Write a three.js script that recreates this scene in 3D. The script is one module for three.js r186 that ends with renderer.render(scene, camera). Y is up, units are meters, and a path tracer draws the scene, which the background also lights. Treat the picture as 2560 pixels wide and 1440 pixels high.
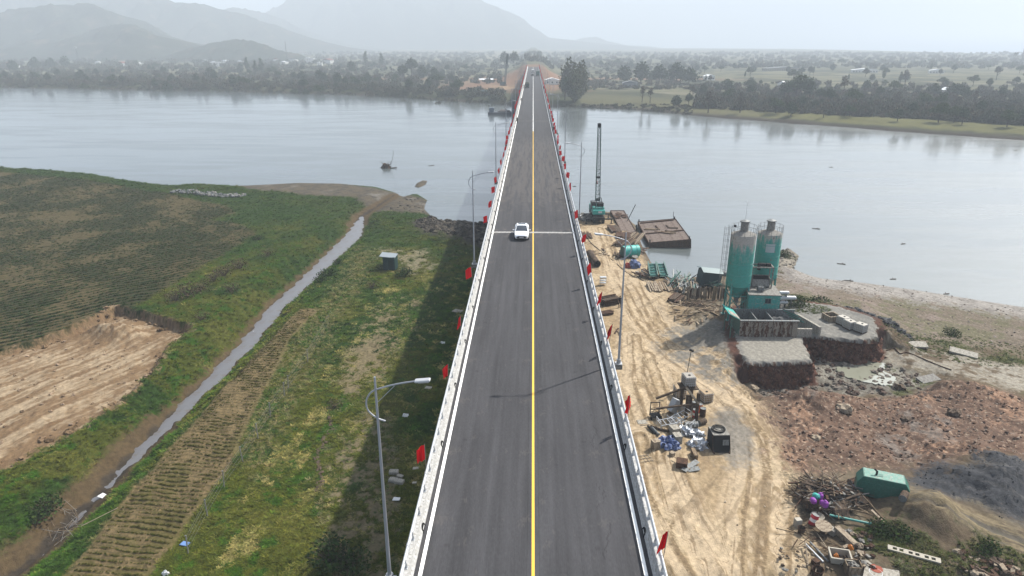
import * as THREE from 'three';
import { mergeGeometries, mergeVertices, toCreasedNormals } from 'three/addons/utils/BufferGeometryUtils.js';
import { RoundedBoxGeometry } from 'three/addons/geometries/RoundedBoxGeometry.js';

// ---------- camera, sky, sun, air, exposure ----------
const scene = new THREE.Scene();
const FOCAL = 1707, W = 2560, H = 1440;                       // survey frame: focal length and frame of the drone's lens
const PITCH = THREE.MathUtils.degToRad(19.75), YAW = THREE.MathUtils.degToRad(1.67);
const camera = new THREE.PerspectiveCamera(2 * Math.atan(720 / FOCAL) * 180 / Math.PI, 16 / 9, 0.5, 14000);
camera.position.set(-0.23, 38, 0);
camera.rotation.order = 'YXZ';
camera.rotation.set(-PITCH, YAW, 0);
camera.updateMatrixWorld();
const SUN = new THREE.Vector3(0.706, 1, -0.535).normalize();
const renderer = new THREE.WebGLRenderer({ antialias: true });
renderer.toneMapping = THREE.LinearToneMapping;
renderer.toneMappingExposure = 1.92;
renderer.shadowMap.enabled = true;
{
  const w = 512, h = 256, a = new Float32Array(w * h * 4);
  for (let j = 0; j < h; j++) for (let i = 0; i < w; i++) {
    const el = ((j + 0.5) / h - 0.5) * Math.PI, az = ((i + 0.5) / w - 0.5) * 2 * Math.PI;
    const d = new THREE.Vector3(Math.cos(el) * Math.cos(az), Math.sin(el), Math.cos(el) * Math.sin(az));
    const g = Math.max(0, d.dot(SUN)), e = Math.max(0, Math.sin(el));
    const t = Math.pow(e, 0.55), glow = 0.85 * Math.pow(g, 2.5) + 0.8 * Math.pow(g, 10);
    const c = [0.40 * (1 - t) + 0.07 * t + glow, 0.455 * (1 - t) + 0.12 * t + glow * 0.98, 0.54 * (1 - t) + 0.23 * t + glow * 0.93];
    const k = 4 * (j * w + i); a[k] = c[0]; a[k + 1] = c[1]; a[k + 2] = c[2]; a[k + 3] = 1;
  }
  const sky = new THREE.DataTexture(a, w, h, THREE.RGBAFormat, THREE.FloatType);
  sky.mapping = THREE.EquirectangularReflectionMapping; sky.magFilter = THREE.LinearFilter; sky.needsUpdate = true;
  scene.background = sky; scene.environment = sky;
}
const sun = new THREE.DirectionalLight(new THREE.Color(1, 0.955, 0.88), 5.0);
sun.position.copy(SUN).multiplyScalar(400); sun.target.position.set(0, 0, -90);
sun.position.add(sun.target.position);
sun.castShadow = true; sun.shadow.radius = 2; sun.shadow.mapSize.set(4096, 4096);
Object.assign(sun.shadow.camera, { left: -220, right: 220, top: 220, bottom: -220, near: 10, far: 900 });
scene.add(sun, sun.target);
scene.fog = new THREE.FogExp2(new THREE.Color(0.82, 0.915, 1.0), 0.00047);

// ---------- helpers ----------
let seed = 12345;
const rnd = () => { seed = (seed * 1664525 + 1013904223) >>> 0; return seed / 4294967296; };
const rr = (a, b) => a + (b - a) * rnd();
const pick = a => a[Math.floor(rnd() * a.length)];
const clamp = (x, a = 0, b = 1) => x < a ? a : x > b ? b : x;
const mix = (a, b, t) => a + (b - a) * t;
const sst = (a, b, x) => { const t = clamp((x - a) / (b - a)); return t * t * (3 - 2 * t); };
const V = (x, y, z) => new THREE.Vector3(x, y, z);

// tileable fractal noise tables
const NS = 512;
function noiseTable(cells, oct, s0) {
  const out = new Float32Array(NS * NS); let amp = 1, tot = 0, n = cells, s = s0;
  const rn = () => { s = (s * 1664525 + 1013904223) >>> 0; return s / 4294967296 * 2 - 1; };
  for (let o = 0; o < oct; o++) {
    const g = new Float32Array(n * n); for (let i = 0; i < n * n; i++) g[i] = rn();
    const step = n / NS;
    for (let j = 0; j < NS; j++) {
      const y = j * step, y0 = Math.floor(y), fy = y - y0, wy = fy * fy * (3 - 2 * fy), r0 = (y0 % n) * n, r1 = ((y0 + 1) % n) * n;
      for (let i = 0; i < NS; i++) {
        const x = i * step, x0 = Math.floor(x), fx = x - x0, wx = fx * fx * (3 - 2 * fx), c0 = x0 % n, c1 = (x0 + 1) % n;
        const a = g[r0 + c0] + (g[r0 + c1] - g[r0 + c0]) * wx, b = g[r1 + c0] + (g[r1 + c1] - g[r1 + c0]) * wx;
        out[j * NS + i] += amp * (a + (b - a) * wy);
      }
    }
    tot += amp; amp *= 0.55; n = Math.min(n * 2, NS);
  }
  let sd = 0; for (let i = 0; i < out.length; i++) sd += out[i] * out[i]; sd = Math.sqrt(sd / out.length);
  for (let i = 0; i < out.length; i++) out[i] = out[i] / (sd * 2);
  return out;
}
const T1 = noiseTable(8, 6, 11), T2 = noiseTable(8, 6, 77), T3 = noiseTable(32, 4, 5);
function nz(T, x, y) {           // x, y in tiles
  x = (x - Math.floor(x)) * NS; y = (y - Math.floor(y)) * NS;
  const x0 = x | 0, y0 = y | 0, fx = x - x0, fy = y - y0, x1 = (x0 + 1) & 511, a = (y0 & 511) * NS, b = ((y0 + 1) & 511) * NS, x00 = x0 & 511;
  const p = T[a + x00] + (T[a + x1] - T[a + x00]) * fx, q = T[b + x00] + (T[b + x1] - T[b + x00]) * fx;
  return p + (q - p) * fy;
}
// a ray through a survey mark, and where it meets a level
const rayDir = (px, py) => V(px - W / 2, H / 2 - py, -FOCAL).applyQuaternion(camera.quaternion).normalize();
function at(px, py, y = 0) { const d = rayDir(px, py), t = (y - camera.position.y) / d.y; return V(camera.position.x + d.x * t, y, camera.position.z + d.z * t); }
const DECK = 15.9;

// textures
const sr = c => c <= 0 ? 0 : c >= 1 ? 255 : (c < 0.0031308 ? c * 12.92 : 1.055 * Math.pow(c, 1 / 2.4) - 0.055) * 255;
const SR = new Uint8Array(4097); for (let i = 0; i <= 4096; i++) SR[i] = Math.round(sr(i / 4096));
function tex(w, h, f, o = {}) {
  const a = new Uint8Array(w * h * 4), c = [0, 0, 0];
  for (let j = 0; j < h; j++) for (let i = 0; i < w; i++) {
    f((i + 0.5) / w, (j + 0.5) / h, c); const k = 4 * (j * w + i);
    for (let q = 0; q < 3; q++) a[k + q] = o.data ? clamp(c[q]) * 255 : SR[(clamp(c[q]) * 4096) | 0];
    a[k + 3] = 255;
  }
  const t = new THREE.DataTexture(a, w, h, THREE.RGBAFormat);
  t.magFilter = THREE.LinearFilter; t.minFilter = THREE.LinearMipmapLinearFilter; t.generateMipmaps = true;
  t.wrapS = t.wrapT = o.clamp ? THREE.ClampToEdgeWrapping : THREE.RepeatWrapping;
  if (!o.data) t.colorSpace = THREE.SRGBColorSpace;
  if (o.rep) t.repeat.set(o.rep[0], o.rep[1]);
  t.needsUpdate = true; return t;
}
const ALB = 0.42;      // the base colours below are noted relative to a white card; this brings them to real reflectances
const lin = (r, g, b) => new THREE.Color().setRGB(r, g, b);
const std = (r, g, b, rough = 0.85, metal = 0, extra = {}) => new THREE.MeshPhysicalMaterial({ color: lin(r * ALB, g * ALB, b * ALB), roughness: rough, metalness: metal, specularIntensity: rough > 0.65 ? 0.25 : 1, side: THREE.DoubleSide, ...extra });
const mottle = (base, spots, o = {}) => {   // base colour with irregular patches of other colours: [colour, threshold, softness, scale, table]
  return tex(o.size || 256, o.size || 256, (u, v, c) => {
    const g = (o.alb ?? ALB) * (1 + 0.16 * nz(T1, u * 2, v * 2) + 0.12 * nz(T3, u * 2, v * 2));
    for (let q = 0; q < 3; q++) c[q] = base[q] * g;
    for (const [col, th, so, sx, sy, T] of spots) {
      const m = sst(th - so, th + so, nz(T || T2, u * sx, v * sy)) ;
      for (let q = 0; q < 3; q++) c[q] = mix(c[q], col[q] * g, m);
    }
  }, o);
};
const bumpFine = tex(512, 512, (u, v, c) => { c[0] = c[1] = c[2] = 0.5 + 0.22 * nz(T1, u, v) + 0.2 * nz(T3, u * 2, v * 2); }, { data: true });
const bumpAt = s => { const t = bumpFine.clone(); t.repeat.set(s, s); t.needsUpdate = true; return t; };
const bump1 = bumpAt(1);
const matOf = (map, rough = 0.85, metal = 0, extra = {}) => new THREE.MeshPhysicalMaterial({ map, roughness: rough, metalness: metal, specularIntensity: rough > 0.65 ? 0.25 : 1, side: THREE.DoubleSide, ...extra });

// geometry
const names = {};
function numbered(n) { names[n] = (names[n] ?? -1) + 1; return names[n] ? `${n}_${String(names[n]).padStart(3, '0')}` : n; }
const UP = V(0, 1, 0);
const nth = n => ['', 'first', 'second', 'third', 'fourth', 'fifth', 'sixth', 'seventh', 'eighth', 'ninth', 'tenth', 'eleventh', 'twelfth'][n] || n + (n % 10 === 1 && n !== 11 ? 'st' : n % 10 === 2 ? 'nd' : n % 10 === 3 ? 'rd' : 'th');
function place(g, x, y, z, rx = 0, ry = 0, rz = 0) { if (rx || ry || rz) g.applyMatrix4(new THREE.Matrix4().makeRotationFromEuler(new THREE.Euler(rx, ry, rz, 'YXZ'))); g.translate(x, y, z); return g; }
function boxUV(g, s = 1) {      // uv in metres by the way each face points
  g = g.index ? g.toNonIndexed() : g; g.computeVertexNormals();
  const p = g.attributes.position, n = g.attributes.normal, uv = new Float32Array(p.count * 2), ou = rnd(), ov = rnd();
  for (let i = 0; i < p.count; i++) {
    const ax = Math.abs(n.getX(i)), ay = Math.abs(n.getY(i)), az = Math.abs(n.getZ(i));
    const [u, v] = ax >= ay && ax >= az ? [p.getZ(i), p.getY(i)] : ay >= az ? [p.getX(i), p.getZ(i)] : [p.getX(i), p.getY(i)];
    uv[2 * i] = u * s + ou; uv[2 * i + 1] = v * s + ov;
  }
  g.setAttribute('uv', new THREE.BufferAttribute(uv, 2)); return g;
}
function B(w, h, d, x = 0, y = 0, z = 0, rx = 0, ry = 0, rz = 0, s = 0.5) { return place(boxUV(new THREE.BoxGeometry(w, h, d), s), x, y, z, rx, ry, rz); }   // centred box
function RB(w, h, d, x, y, z, r = 0.02, rx = 0, ry = 0, rz = 0) { return place(boxUV(new RoundedBoxGeometry(w, h, d, 2, Math.min(r, w / 2.1, h / 2.1, d / 2.1)), 0.5), x, y, z, rx, ry, rz); }
function C(r, h, x = 0, y = 0, z = 0, rx = 0, ry = 0, rz = 0, seg = 14, r2 = r, open = false) { return place(new THREE.CylinderGeometry(r2, r, h, seg, 1, open).toNonIndexed(), x, y, z, rx, ry, rz); }
function bar(a, b, w, w2 = w) {      // square bar between two points
  const d = b.clone().sub(a), L = d.length(), g = boxUV(new THREE.BoxGeometry(w, L, w2), 0.5);
  g.applyQuaternion(new THREE.Quaternion().setFromUnitVectors(UP, d.normalize())); g.translate((a.x + b.x) / 2, (a.y + b.y) / 2, (a.z + b.z) / 2); return g;
}
function rod(a, b, r, seg = 7, r2 = r) {
  const d = b.clone().sub(a), L = d.length(), g = new THREE.CylinderGeometry(r2, r, L, seg, 1).toNonIndexed();
  g.applyQuaternion(new THREE.Quaternion().setFromUnitVectors(UP, d.normalize())); g.translate((a.x + b.x) / 2, (a.y + b.y) / 2, (a.z + b.z) / 2); return g;
}
function tube(pts, r, n = 24, seg = 7) { return new THREE.TubeGeometry(new THREE.CatmullRomCurve3(pts), n, r, seg, false).toNonIndexed(); }
function lathe(prof, seg = 24) { return new THREE.LatheGeometry(prof.map(p => new THREE.Vector2(p[0], p[1])), seg).toNonIndexed(); }
function prism(pts, depth, bevel = 0) {    // outline in xy, pushed out along z, centred
  const s = new THREE.Shape(pts.map(p => new THREE.Vector2(p[0], p[1])));
  const g = new THREE.ExtrudeGeometry(s, { depth: depth - 2 * bevel, bevelEnabled: bevel > 0, bevelThickness: bevel, bevelSize: bevel, bevelSegments: 2, curveSegments: 8 });
  g.translate(0, 0, -depth / 2 + bevel); return boxUV(g, 0.5);
}
function merge(list) {
  list = list.flat(9).map(g => { g = g.index ? g.toNonIndexed() : g; for (const k of Object.keys(g.attributes)) if (!['position', 'normal', 'uv'].includes(k)) g.deleteAttribute(k); return g; });
  return list.length === 1 ? list[0] : mergeGeometries(list);
}
function part(name, geos, m, parent) {
  const o = new THREE.Mesh(Array.isArray(geos) ? merge(geos) : geos, m); o.name = name; o.castShadow = o.receiveShadow = true; parent.add(o); return o;
}
function tag(o, label, category, group) { o.userData = { label, category }; if (group) o.userData.group = group; return o; }
function thing(name, label, category, p, turn = 0, group) {
  const o = new THREE.Group(); o.name = numbered(name); o.position.copy(p); o.rotation.y = turn; scene.add(o); return tag(o, label, category, group);
}
function single(name, label, category, geos, m, p, turn = 0, group) {
  const o = part(numbered(name), geos, m, scene); if (p) o.position.copy(p); o.rotation.y = turn; return tag(o, label, category, group);
}
function structure(name, geos, m) { const o = part(numbered(name), geos, m, scene); o.userData = { kind: 'structure' }; return o; }
function stuff(name, o, label, category) { o.name = numbered(name); o.userData = { kind: 'stuff', label, category }; o.castShadow = o.receiveShadow = true; scene.add(o); return o; }
function copyOf(src, label, p, turn = 0, group) {
  const o = src.clone(); o.name = numbered(src.name.replace(/_\d{3}$/, '')); o.userData = { ...src.userData, label }; if (group) o.userData.group = group;
  o.position.copy(p); o.rotation.set(0, turn, 0); scene.add(o); return o;
}
function instanced(geo, m, list) {   // list of {x,y,z,s,sy,ry,c}
  const o = new THREE.InstancedMesh(geo, m, list.length), M = new THREE.Matrix4(), q = new THREE.Quaternion(), e = new THREE.Euler();
  list.forEach((t, i) => {
    e.set(t.rx || 0, t.ry || 0, t.rz || 0, 'YXZ'); q.setFromEuler(e);
    M.compose(V(t.x, t.y, t.z), q, V(t.s, t.sy || t.s, t.sz || t.s)); o.setMatrixAt(i, M); if (t.c) o.setColorAt(i, t.c);
  });
  return o;
}

// ---------- near banks: height of the ground ----------
const GX0 = -220, GZ0 = -250, GN = 740, GM = 470, GS = 0.5;    // survey grid, 0.5 m
const sdSeg = (px, pz, ax, az, bx, bz) => { const dx = bx - ax, dz = bz - az, t = clamp(((px - ax) * dx + (pz - az) * dz) / (dx * dx + dz * dz || 1e-9)); return [Math.hypot(px - ax - dx * t, pz - az - dz * t), t]; };
function zone(marks, y = 2.6, pad = 6) {      // signed distance to an outline, positive inside
  const P = marks.map(([a, b, h]) => at(a, b, h ?? y)), n = P.length, g = new Float32Array(GN * GM).fill(-99);
  let x0 = 1e9, x1 = -1e9, z0 = 1e9, z1 = -1e9; for (const p of P) { x0 = Math.min(x0, p.x); x1 = Math.max(x1, p.x); z0 = Math.min(z0, p.z); z1 = Math.max(z1, p.z); }
  x0 -= pad; x1 += pad; z0 -= pad; z1 += pad;
  const i0 = Math.max(0, Math.floor((x0 - GX0) / GS)), i1 = Math.min(GN - 1, Math.ceil((x1 - GX0) / GS)), j0 = Math.max(0, Math.floor((z0 - GZ0) / GS)), j1 = Math.min(GM - 1, Math.ceil((z1 - GZ0) / GS));
  for (let j = j0; j <= j1; j++) for (let i = i0; i <= i1; i++) {
    const x = GX0 + i * GS, z = GZ0 + j * GS; let d = 1e9, ins = false;
    for (let k = 0, m = n - 1; k < n; m = k++) {
      const a = P[k], b = P[m]; d = Math.min(d, sdSeg(x, z, a.x, a.z, b.x, b.z)[0]);
      if ((a.z > z) !== (b.z > z) && x < (b.x - a.x) * (z - a.z) / (b.z - a.z) + a.x) ins = !ins;
    }
    g[j * GN + i] = ins ? d : -d;
  }
  return { g, P, x0, x1, z0, z1 };
}
function gs(g, x, z) {
  let u = (x - GX0) / GS, v = (z - GZ0) / GS; u = clamp(u, 0, GN - 1.001); v = clamp(v, 0, GM - 1.001);
  const i = u | 0, j = v | 0, fx = u - i, fz = v - j, k = j * GN + i;
  const a = g[k] + (g[k + 1] - g[k]) * fx, b = g[k + GN] + (g[k + GN + 1] - g[k + GN]) * fx; return a + (b - a) * fz;
}
const inZ = (Z, x, z) => x < Z.x0 || x > Z.x1 || z < Z.z0 || z > Z.z1 ? -99 : gs(Z.g, x, z);

const Z = {
  land: zone([[-900, 395, 3], [-300, 402, 3], [0, 408, 3], [60, 417, 3], [180, 421, 3], [265, 427, 3], [330, 438, 3], [450, 458, 1.5], [620, 464, 0], [750, 457, 0], [850, 459, 0], [940, 467, 0], [990, 482, 0], [1005, 492, 0], [1040, 483, 0], [1068, 500, 0], [1060, 522, 0], [1078, 546, 0], [1130, 556, 0], [1215, 566, 0], [1330, 566, 0], [1450, 546, 0], [1478, 534, 0], [1560, 540, 0], [1592, 566, 0], [1602, 610, 0], [1625, 655, 0], [1660, 692, 0], [1700, 702, 0], [1740, 692, 0], [1790, 684, 0], [1860, 690, 0], [1930, 660, 0], [1936, 632, 0], [1972, 620, 0], [1998, 640, 0], [1988, 662, 0], [1950, 676, 0], [2050, 696, 0], [2150, 706, 0], [2300, 727, 0], [2420, 746, 0], [2560, 768, 0], [2900, 815, 0], [3600, 1000, 0], [3900, 1700, 0], [-1200, 1700, 0]], 0, 40),
  islet: zone([[1034, 468, 0], [1040, 458, 0], [1056, 451, 0], [1071, 453, 0], [1066, 462, 0], [1050, 469, 0]], 0),
  bigField: zone([[-900, 425], [0, 436], [200, 452], [425, 482], [560, 500], [585, 520], [520, 540], [590, 548], [640, 574], [612, 600], [520, 662], [420, 722], [335, 770], [270, 792], [200, 822], [0, 892], [-900, 1100]]),
  strip: zone([[120, 1500], [190, 1412], [262, 1318], [330, 1228], [402, 1150], [478, 1064], [560, 962], [625, 898], [700, 822], [752, 772], [800, 772], [770, 800], [724, 852], [704, 900], [672, 960], [640, 1012], [602, 1104], [580, 1162], [520, 1242], [450, 1342], [372, 1442], [330, 1500]]),
  dig: zone([[-300, 990], [0, 888], [150, 840], [240, 800], [285, 775], [330, 780], [400, 798], [484, 818], [470, 838], [420, 872], [385, 930], [330, 990], [200, 1082], [60, 1162], [0, 1192], [-300, 1300]], 2.2),
  drypath: zone([[905, 610], [935, 640], [900, 720], [850, 800], [800, 900], [740, 1000], [690, 1100], [640, 1200], [600, 1120], [650, 1010], [690, 940], [730, 850], [790, 790], [840, 700]]),
  track: zone([[880, 1050], [960, 1030], [985, 1200], [1000, 1480], [850, 1480], [830, 1300], [820, 1180]]),
  bare1: zone([[960, 620], [1060, 622], [1090, 660], [1040, 680], [960, 650]]),
  bare2: zone([[900, 850], [960, 770], [1035, 740], [1045, 800], [990, 860], [940, 960], [880, 1010], [860, 940]]),
  mud: zone([[560, 462, 0.4], [700, 452, 0.4], [850, 455, 0.4], [1000, 480, 0.4], [1080, 500, 0.4], [1080, 530, 0.6], [1000, 540, 0.8], [930, 525, 0.8], [890, 492, 0.8], [760, 486, 0.8], [640, 478, 0.8]], 0.5),
  clods: zone([[1035, 560], [1080, 540], [1150, 546], [1225, 556], [1400, 560], [1400, 640], [1230, 640], [1180, 620], [1100, 600], [1050, 585]], 1.6),
  sand: zone([[1465, 535, 1.6], [1545, 545, 1.6], [1570, 600, 1.8], [1610, 660, 2], [1680, 745, 2.4], [1720, 800, 2.6], [1800, 850, 3], [1830, 900, 3], [1850, 960, 3], [1930, 1030, 3], [1985, 1120, 3.2], [1985, 1190, 3.2], [1960, 1260, 3.3], [2000, 1330, 3.3], [2040, 1500, 3.4], [1300, 1500, 3.2], [1330, 1100, 3], [1380, 800, 2.6], [1420, 620, 2]], 3),
  gravelDust: zone([[1650, 850], [1700, 815], [1790, 805], [1850, 840], [1850, 920], [1820, 960], [1740, 930], [1690, 890]], 3),
  gravelDust2: zone([[1790, 1030], [1850, 1040], [1880, 1090], [1870, 1160], [1820, 1170], [1770, 1120]], 3.1),
  rubble: zone([[1905, 950], [2040, 975], [2150, 990], [2260, 965], [2400, 950], [2560, 985], [3000, 1050], [3000, 1220], [2560, 1170], [2400, 1190], [2280, 1185], [2100, 1172], [2000, 1195], [1960, 1150], [1930, 1060]], 2.7),
  asphaltHeap: zone([[2240, 1205], [2330, 1180], [2400, 1190], [2450, 1150], [2560, 1170], [3000, 1240], [3000, 1400], [2560, 1325], [2420, 1270], [2330, 1250]], 3.4),
  rills: zone([[2230, 1260], [2330, 1252], [2430, 1275], [2560, 1335], [3000, 1420], [3000, 1500], [2560, 1420], [2420, 1345], [2330, 1320], [2260, 1290]], 3.5),
  weeds: zone([[2170, 1310], [2260, 1320], [2350, 1370], [2460, 1360], [2560, 1390], [2700, 1500], [2300, 1500], [2220, 1420], [2180, 1360]], 3.6),
  flat: zone([[1925, 690, 0.8], [2050, 690, 0], [2300, 720, 0], [2560, 760, 0], [3200, 860, 0], [3200, 1000], [2560, 870, 1.6], [2400, 855, 1.8], [2280, 830, 2], [2180, 790, 2], [2000, 760, 1.8], [1930, 730, 1.2]], 1),
  crust: zone([[1935, 668, 0], [2050, 690, 0], [2300, 720, 0], [2560, 755, 0], [3200, 860, 0], [3200, 900, 0.3], [2560, 795, 0.3], [2400, 770, 0.3], [2200, 745, 0.3], [2050, 722, 0.3], [1950, 690, 0.3]], 0),
  pale: zone([[2180, 865], [2280, 868], [2400, 890], [2560, 915], [3000, 1000], [3000, 1060], [2560, 985], [2480, 960], [2350, 930], [2260, 905]], 2),
  platform: zone([[1838, 772], [1990, 752], [2100, 768], [2185, 796], [2195, 842], [2160, 852], [2006, 836], [2012, 862], [2030, 902], [1868, 908], [1848, 872], [1834, 830]], 4),
  pit: zone([[2000, 885], [2190, 888], [2265, 925], [2330, 950], [2270, 985], [2120, 990], [2030, 975], [1905, 1000], [1892, 960], [1905, 918]], 1.4),
  slab: zone([[1852, 842], [2000, 842], [2008, 862], [2026, 898], [1872, 903], [1856, 872]], 4),
  spit: zone([[1925, 668, 0.3], [1932, 630, 0.3], [1972, 618, 0.3], [2000, 640, 0.3], [1990, 664, 0.3], [1950, 680, 0.3]], 0.3),
  greyRocks: zone([[2090, 780], [2160, 782], [2250, 815], [2275, 842], [2230, 838], [2150, 800]], 2.6),
};
const canal = [[990, 488, 0.25, 0.4], [950, 515, 0.3, 0.25], [905, 541, 0.5, -0.1], [884, 590, 1.5, -0.5], [840, 632, 1.5, -0.5], [790, 680, 1.35, -0.5], [740, 726, 1.25, -0.5], [690, 770, 1.2, -0.5], [655, 815, 1.05, -0.5], [620, 860, 0.95, -0.5], [575, 905, 0.9, -0.5], [530, 955, 0.85, -0.45], [480, 1001, 0.8, -0.4], [430, 1052, 0.72, -0.35], [370, 1112, 0.7, -0.3], [310, 1172, 0.65, -0.2], [268, 1220, 0.55, -0.15], [180, 1312, 0.55, -0.10], [100, 1392, 0.5, -0.06], [0, 1475, 0.5, -0.03], [-100, 1560, 0.5, 0]].map(([a, b, w, bed]) => { const p = at(a, b, 0); return [p.x, p.z, w * 0.72, bed]; });
const digWall = [[290, 778], [340, 782], [400, 800], [484, 818], [470, 838]].map(([a, b]) => at(a, b, 2.6));
const controls = [[-300, 420, 3.2, 4], [0, 430, 3.3, 4], [200, 450, 3.0, 5], [450, 470, 2.4, 7], [620, 485, 1.2, 14], [800, 485, 0.7, 16], [950, 495, 0.7, 8], [1040, 520, 1.0, 5], [980, 565, 2.0, 6], [1150, 590, 1.9, 6], [900, 650, 2.6, 5], [700, 1000, 2.6, 5], [1000, 900, 2.8, 5], [300, 700, 2.9, 5], [0, 1000, 2.8, 5], [600, 1440, 2.8, 5], [1100, 1300, 2.8, 5],
  [1500, 560, 1.5, 2.2], [1560, 640, 1.9, 3], [1650, 740, 2.3, 4], [1560, 900, 2.9, 5], [1750, 1000, 3.1, 5], [1850, 800, 2.9, 5], [1960, 640, 0.8, 6], [1990, 715, 1.0, 14], [2100, 760, 1.7, 14], [2300, 790, 0.9, 22], [2500, 830, 1.1, 25], [2400, 890, 1.9, 20], [2300, 1000, 2.5, 20], [2500, 1100, 2.9, 20], [2000, 1300, 3.3, 6], [2400, 1400, 3.7, 6], [1700, 1400, 3.3, 6]].map(([a, b, h, w]) => { const p = at(a, b, h); return [p.x, p.z, h, w]; });
const mounds = [[288, 812, 1.3, 2.6], [255, 806, 0.8, 2.6], [320, 818, 0.7, 2], [1105, 578, 1.0, 4.5], [1165, 590, 0.9, 4.5], [1215, 585, 1.1, 5], [1010, 512, 0.5, 6], [2300, 1300, 1.3, 3], [2345, 1320, 0.8, 3], [2468, 1205, 0.9, 5.5], [2540, 1215, 1.1, 7], [2410, 1210, 0.4, 4], [2200, 812, 0.7, 4], [2150, 796, 0.5, 3.4], [1968, 640, 0.9, 4], [2330, 948, 0.8, 2.6], [2430, 965, 0.7, 3], [1990, 985, 0.9, 2.4], [2060, 1010, 0.8, 3], [2130, 1000, 0.5, 2], [1842, 1030, 0.5, 2.4], [1700, 770, 0.6, 4], [1740, 790, 0.6, 3]].map(([a, b, h, r]) => { const p = at(a, b, 3); return [p.x, p.z, h, r]; });
const rutLines = [[[1500, 570, 1.6], [1545, 690, 2.2], [1600, 800, 2.8], [1680, 890, 3], [1800, 980, 3.1], [1880, 1070, 3.2], [1895, 1180, 3.3], [1880, 1300, 3.3], [1870, 1500, 3.4]], [[1520, 570, 1.6], [1580, 690, 2.2], [1640, 800, 2.8], [1730, 890, 3], [1850, 980, 3.1], [1925, 1080, 3.2], [1945, 1180, 3.3], [1935, 1300, 3.3], [1925, 1500, 3.4]], [[1620, 880, 3], [1660, 1000, 3.1], [1650, 1150, 3.2], [1700, 1300, 3.3], [1800, 1450, 3.3]], [[1600, 1090, 3.1], [1640, 1240, 3.2], [1720, 1380, 3.3], [1800, 1500, 3.3]], [[1650, 830, 2.8], [1760, 900, 3], [1860, 960, 3.1], [1960, 1060, 3.2], [1990, 1180, 3.3], [1960, 1300, 3.3], [1950, 1500, 3.4]], [[1590, 840, 2.8], [1600, 960, 3], [1640, 1060, 3.1]]].map(l => l.map(([a, b, y]) => at(a, b, y)));
function lineDist(L, x, z) { let d = 1e9, s = 0, at_ = 0; for (let k = 0; k < L.length - 1; k++) { const q = sdSeg(x, z, L[k].x, L[k].z, L[k + 1].x, L[k + 1].z), len = Math.hypot(L[k + 1].x - L[k].x, L[k + 1].z - L[k].z); if (q[0] < d) { d = q[0]; at_ = s + q[1] * len; } s += len; } return [d, at_]; }
// fields on the survey grid: base height, canal distance
const baseH = new Float32Array(GN * GM), canalD = new Float32Array(GN * GM), canalB = new Float32Array(GN * GM), rutD = new Float32Array(GN * GM).fill(9), rutS = new Float32Array(GN * GM), canalW = new Float32Array(GN * GM);
for (let j = 0; j < GM; j++) for (let i = 0; i < GN; i++) {
  const x = GX0 + i * GS, z = GZ0 + j * GS, k = j * GN + i;
  let s = 0, sh = 0, sw = 0; for (const [cx, cz, h, w] of controls) { const d2 = (x - cx) * (x - cx) + (z - cz) * (z - cz) + 4, q = 1 / (d2 * Math.sqrt(d2)); s += q; sh += q * h; sw += q * w; }
  let h = sh / s; const w = sw / s, sd = Math.max(Z.land.g[k], Z.islet.g[k] + 0);
  h = Z.islet.g[k] > -3 && Z.land.g[k] < 0 ? mix(-1.2, 0.5, sst(-2, 1.5, Z.islet.g[k])) : sd > 0 ? mix(0, h, Math.pow(clamp(sd / w), 0.8)) : Math.max(-2.5, sd * 0.35);
  baseH[k] = h;
  let d = 99, bed = 0, cw = 1; for (let c = 0; c < canal.length - 1; c++) { const A = canal[c], Bq = canal[c + 1]; if (Math.abs(x - A[0]) > 30) continue; const q = sdSeg(x, z, A[0], A[1], Bq[0], Bq[1]), e = q[0] - mix(A[2], Bq[2], q[1]); if (e < d) { d = e; bed = mix(A[3], Bq[3], q[1]); } }
  canalD[k] = d; canalB[k] = bed;
  if (x > 0 && x < 60 && z > -150) for (const L of rutLines) { const q = lineDist(L, x, z); if (q[0] < rutD[k]) { rutD[k] = q[0]; rutS[k] = q[1]; } }
}
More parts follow.
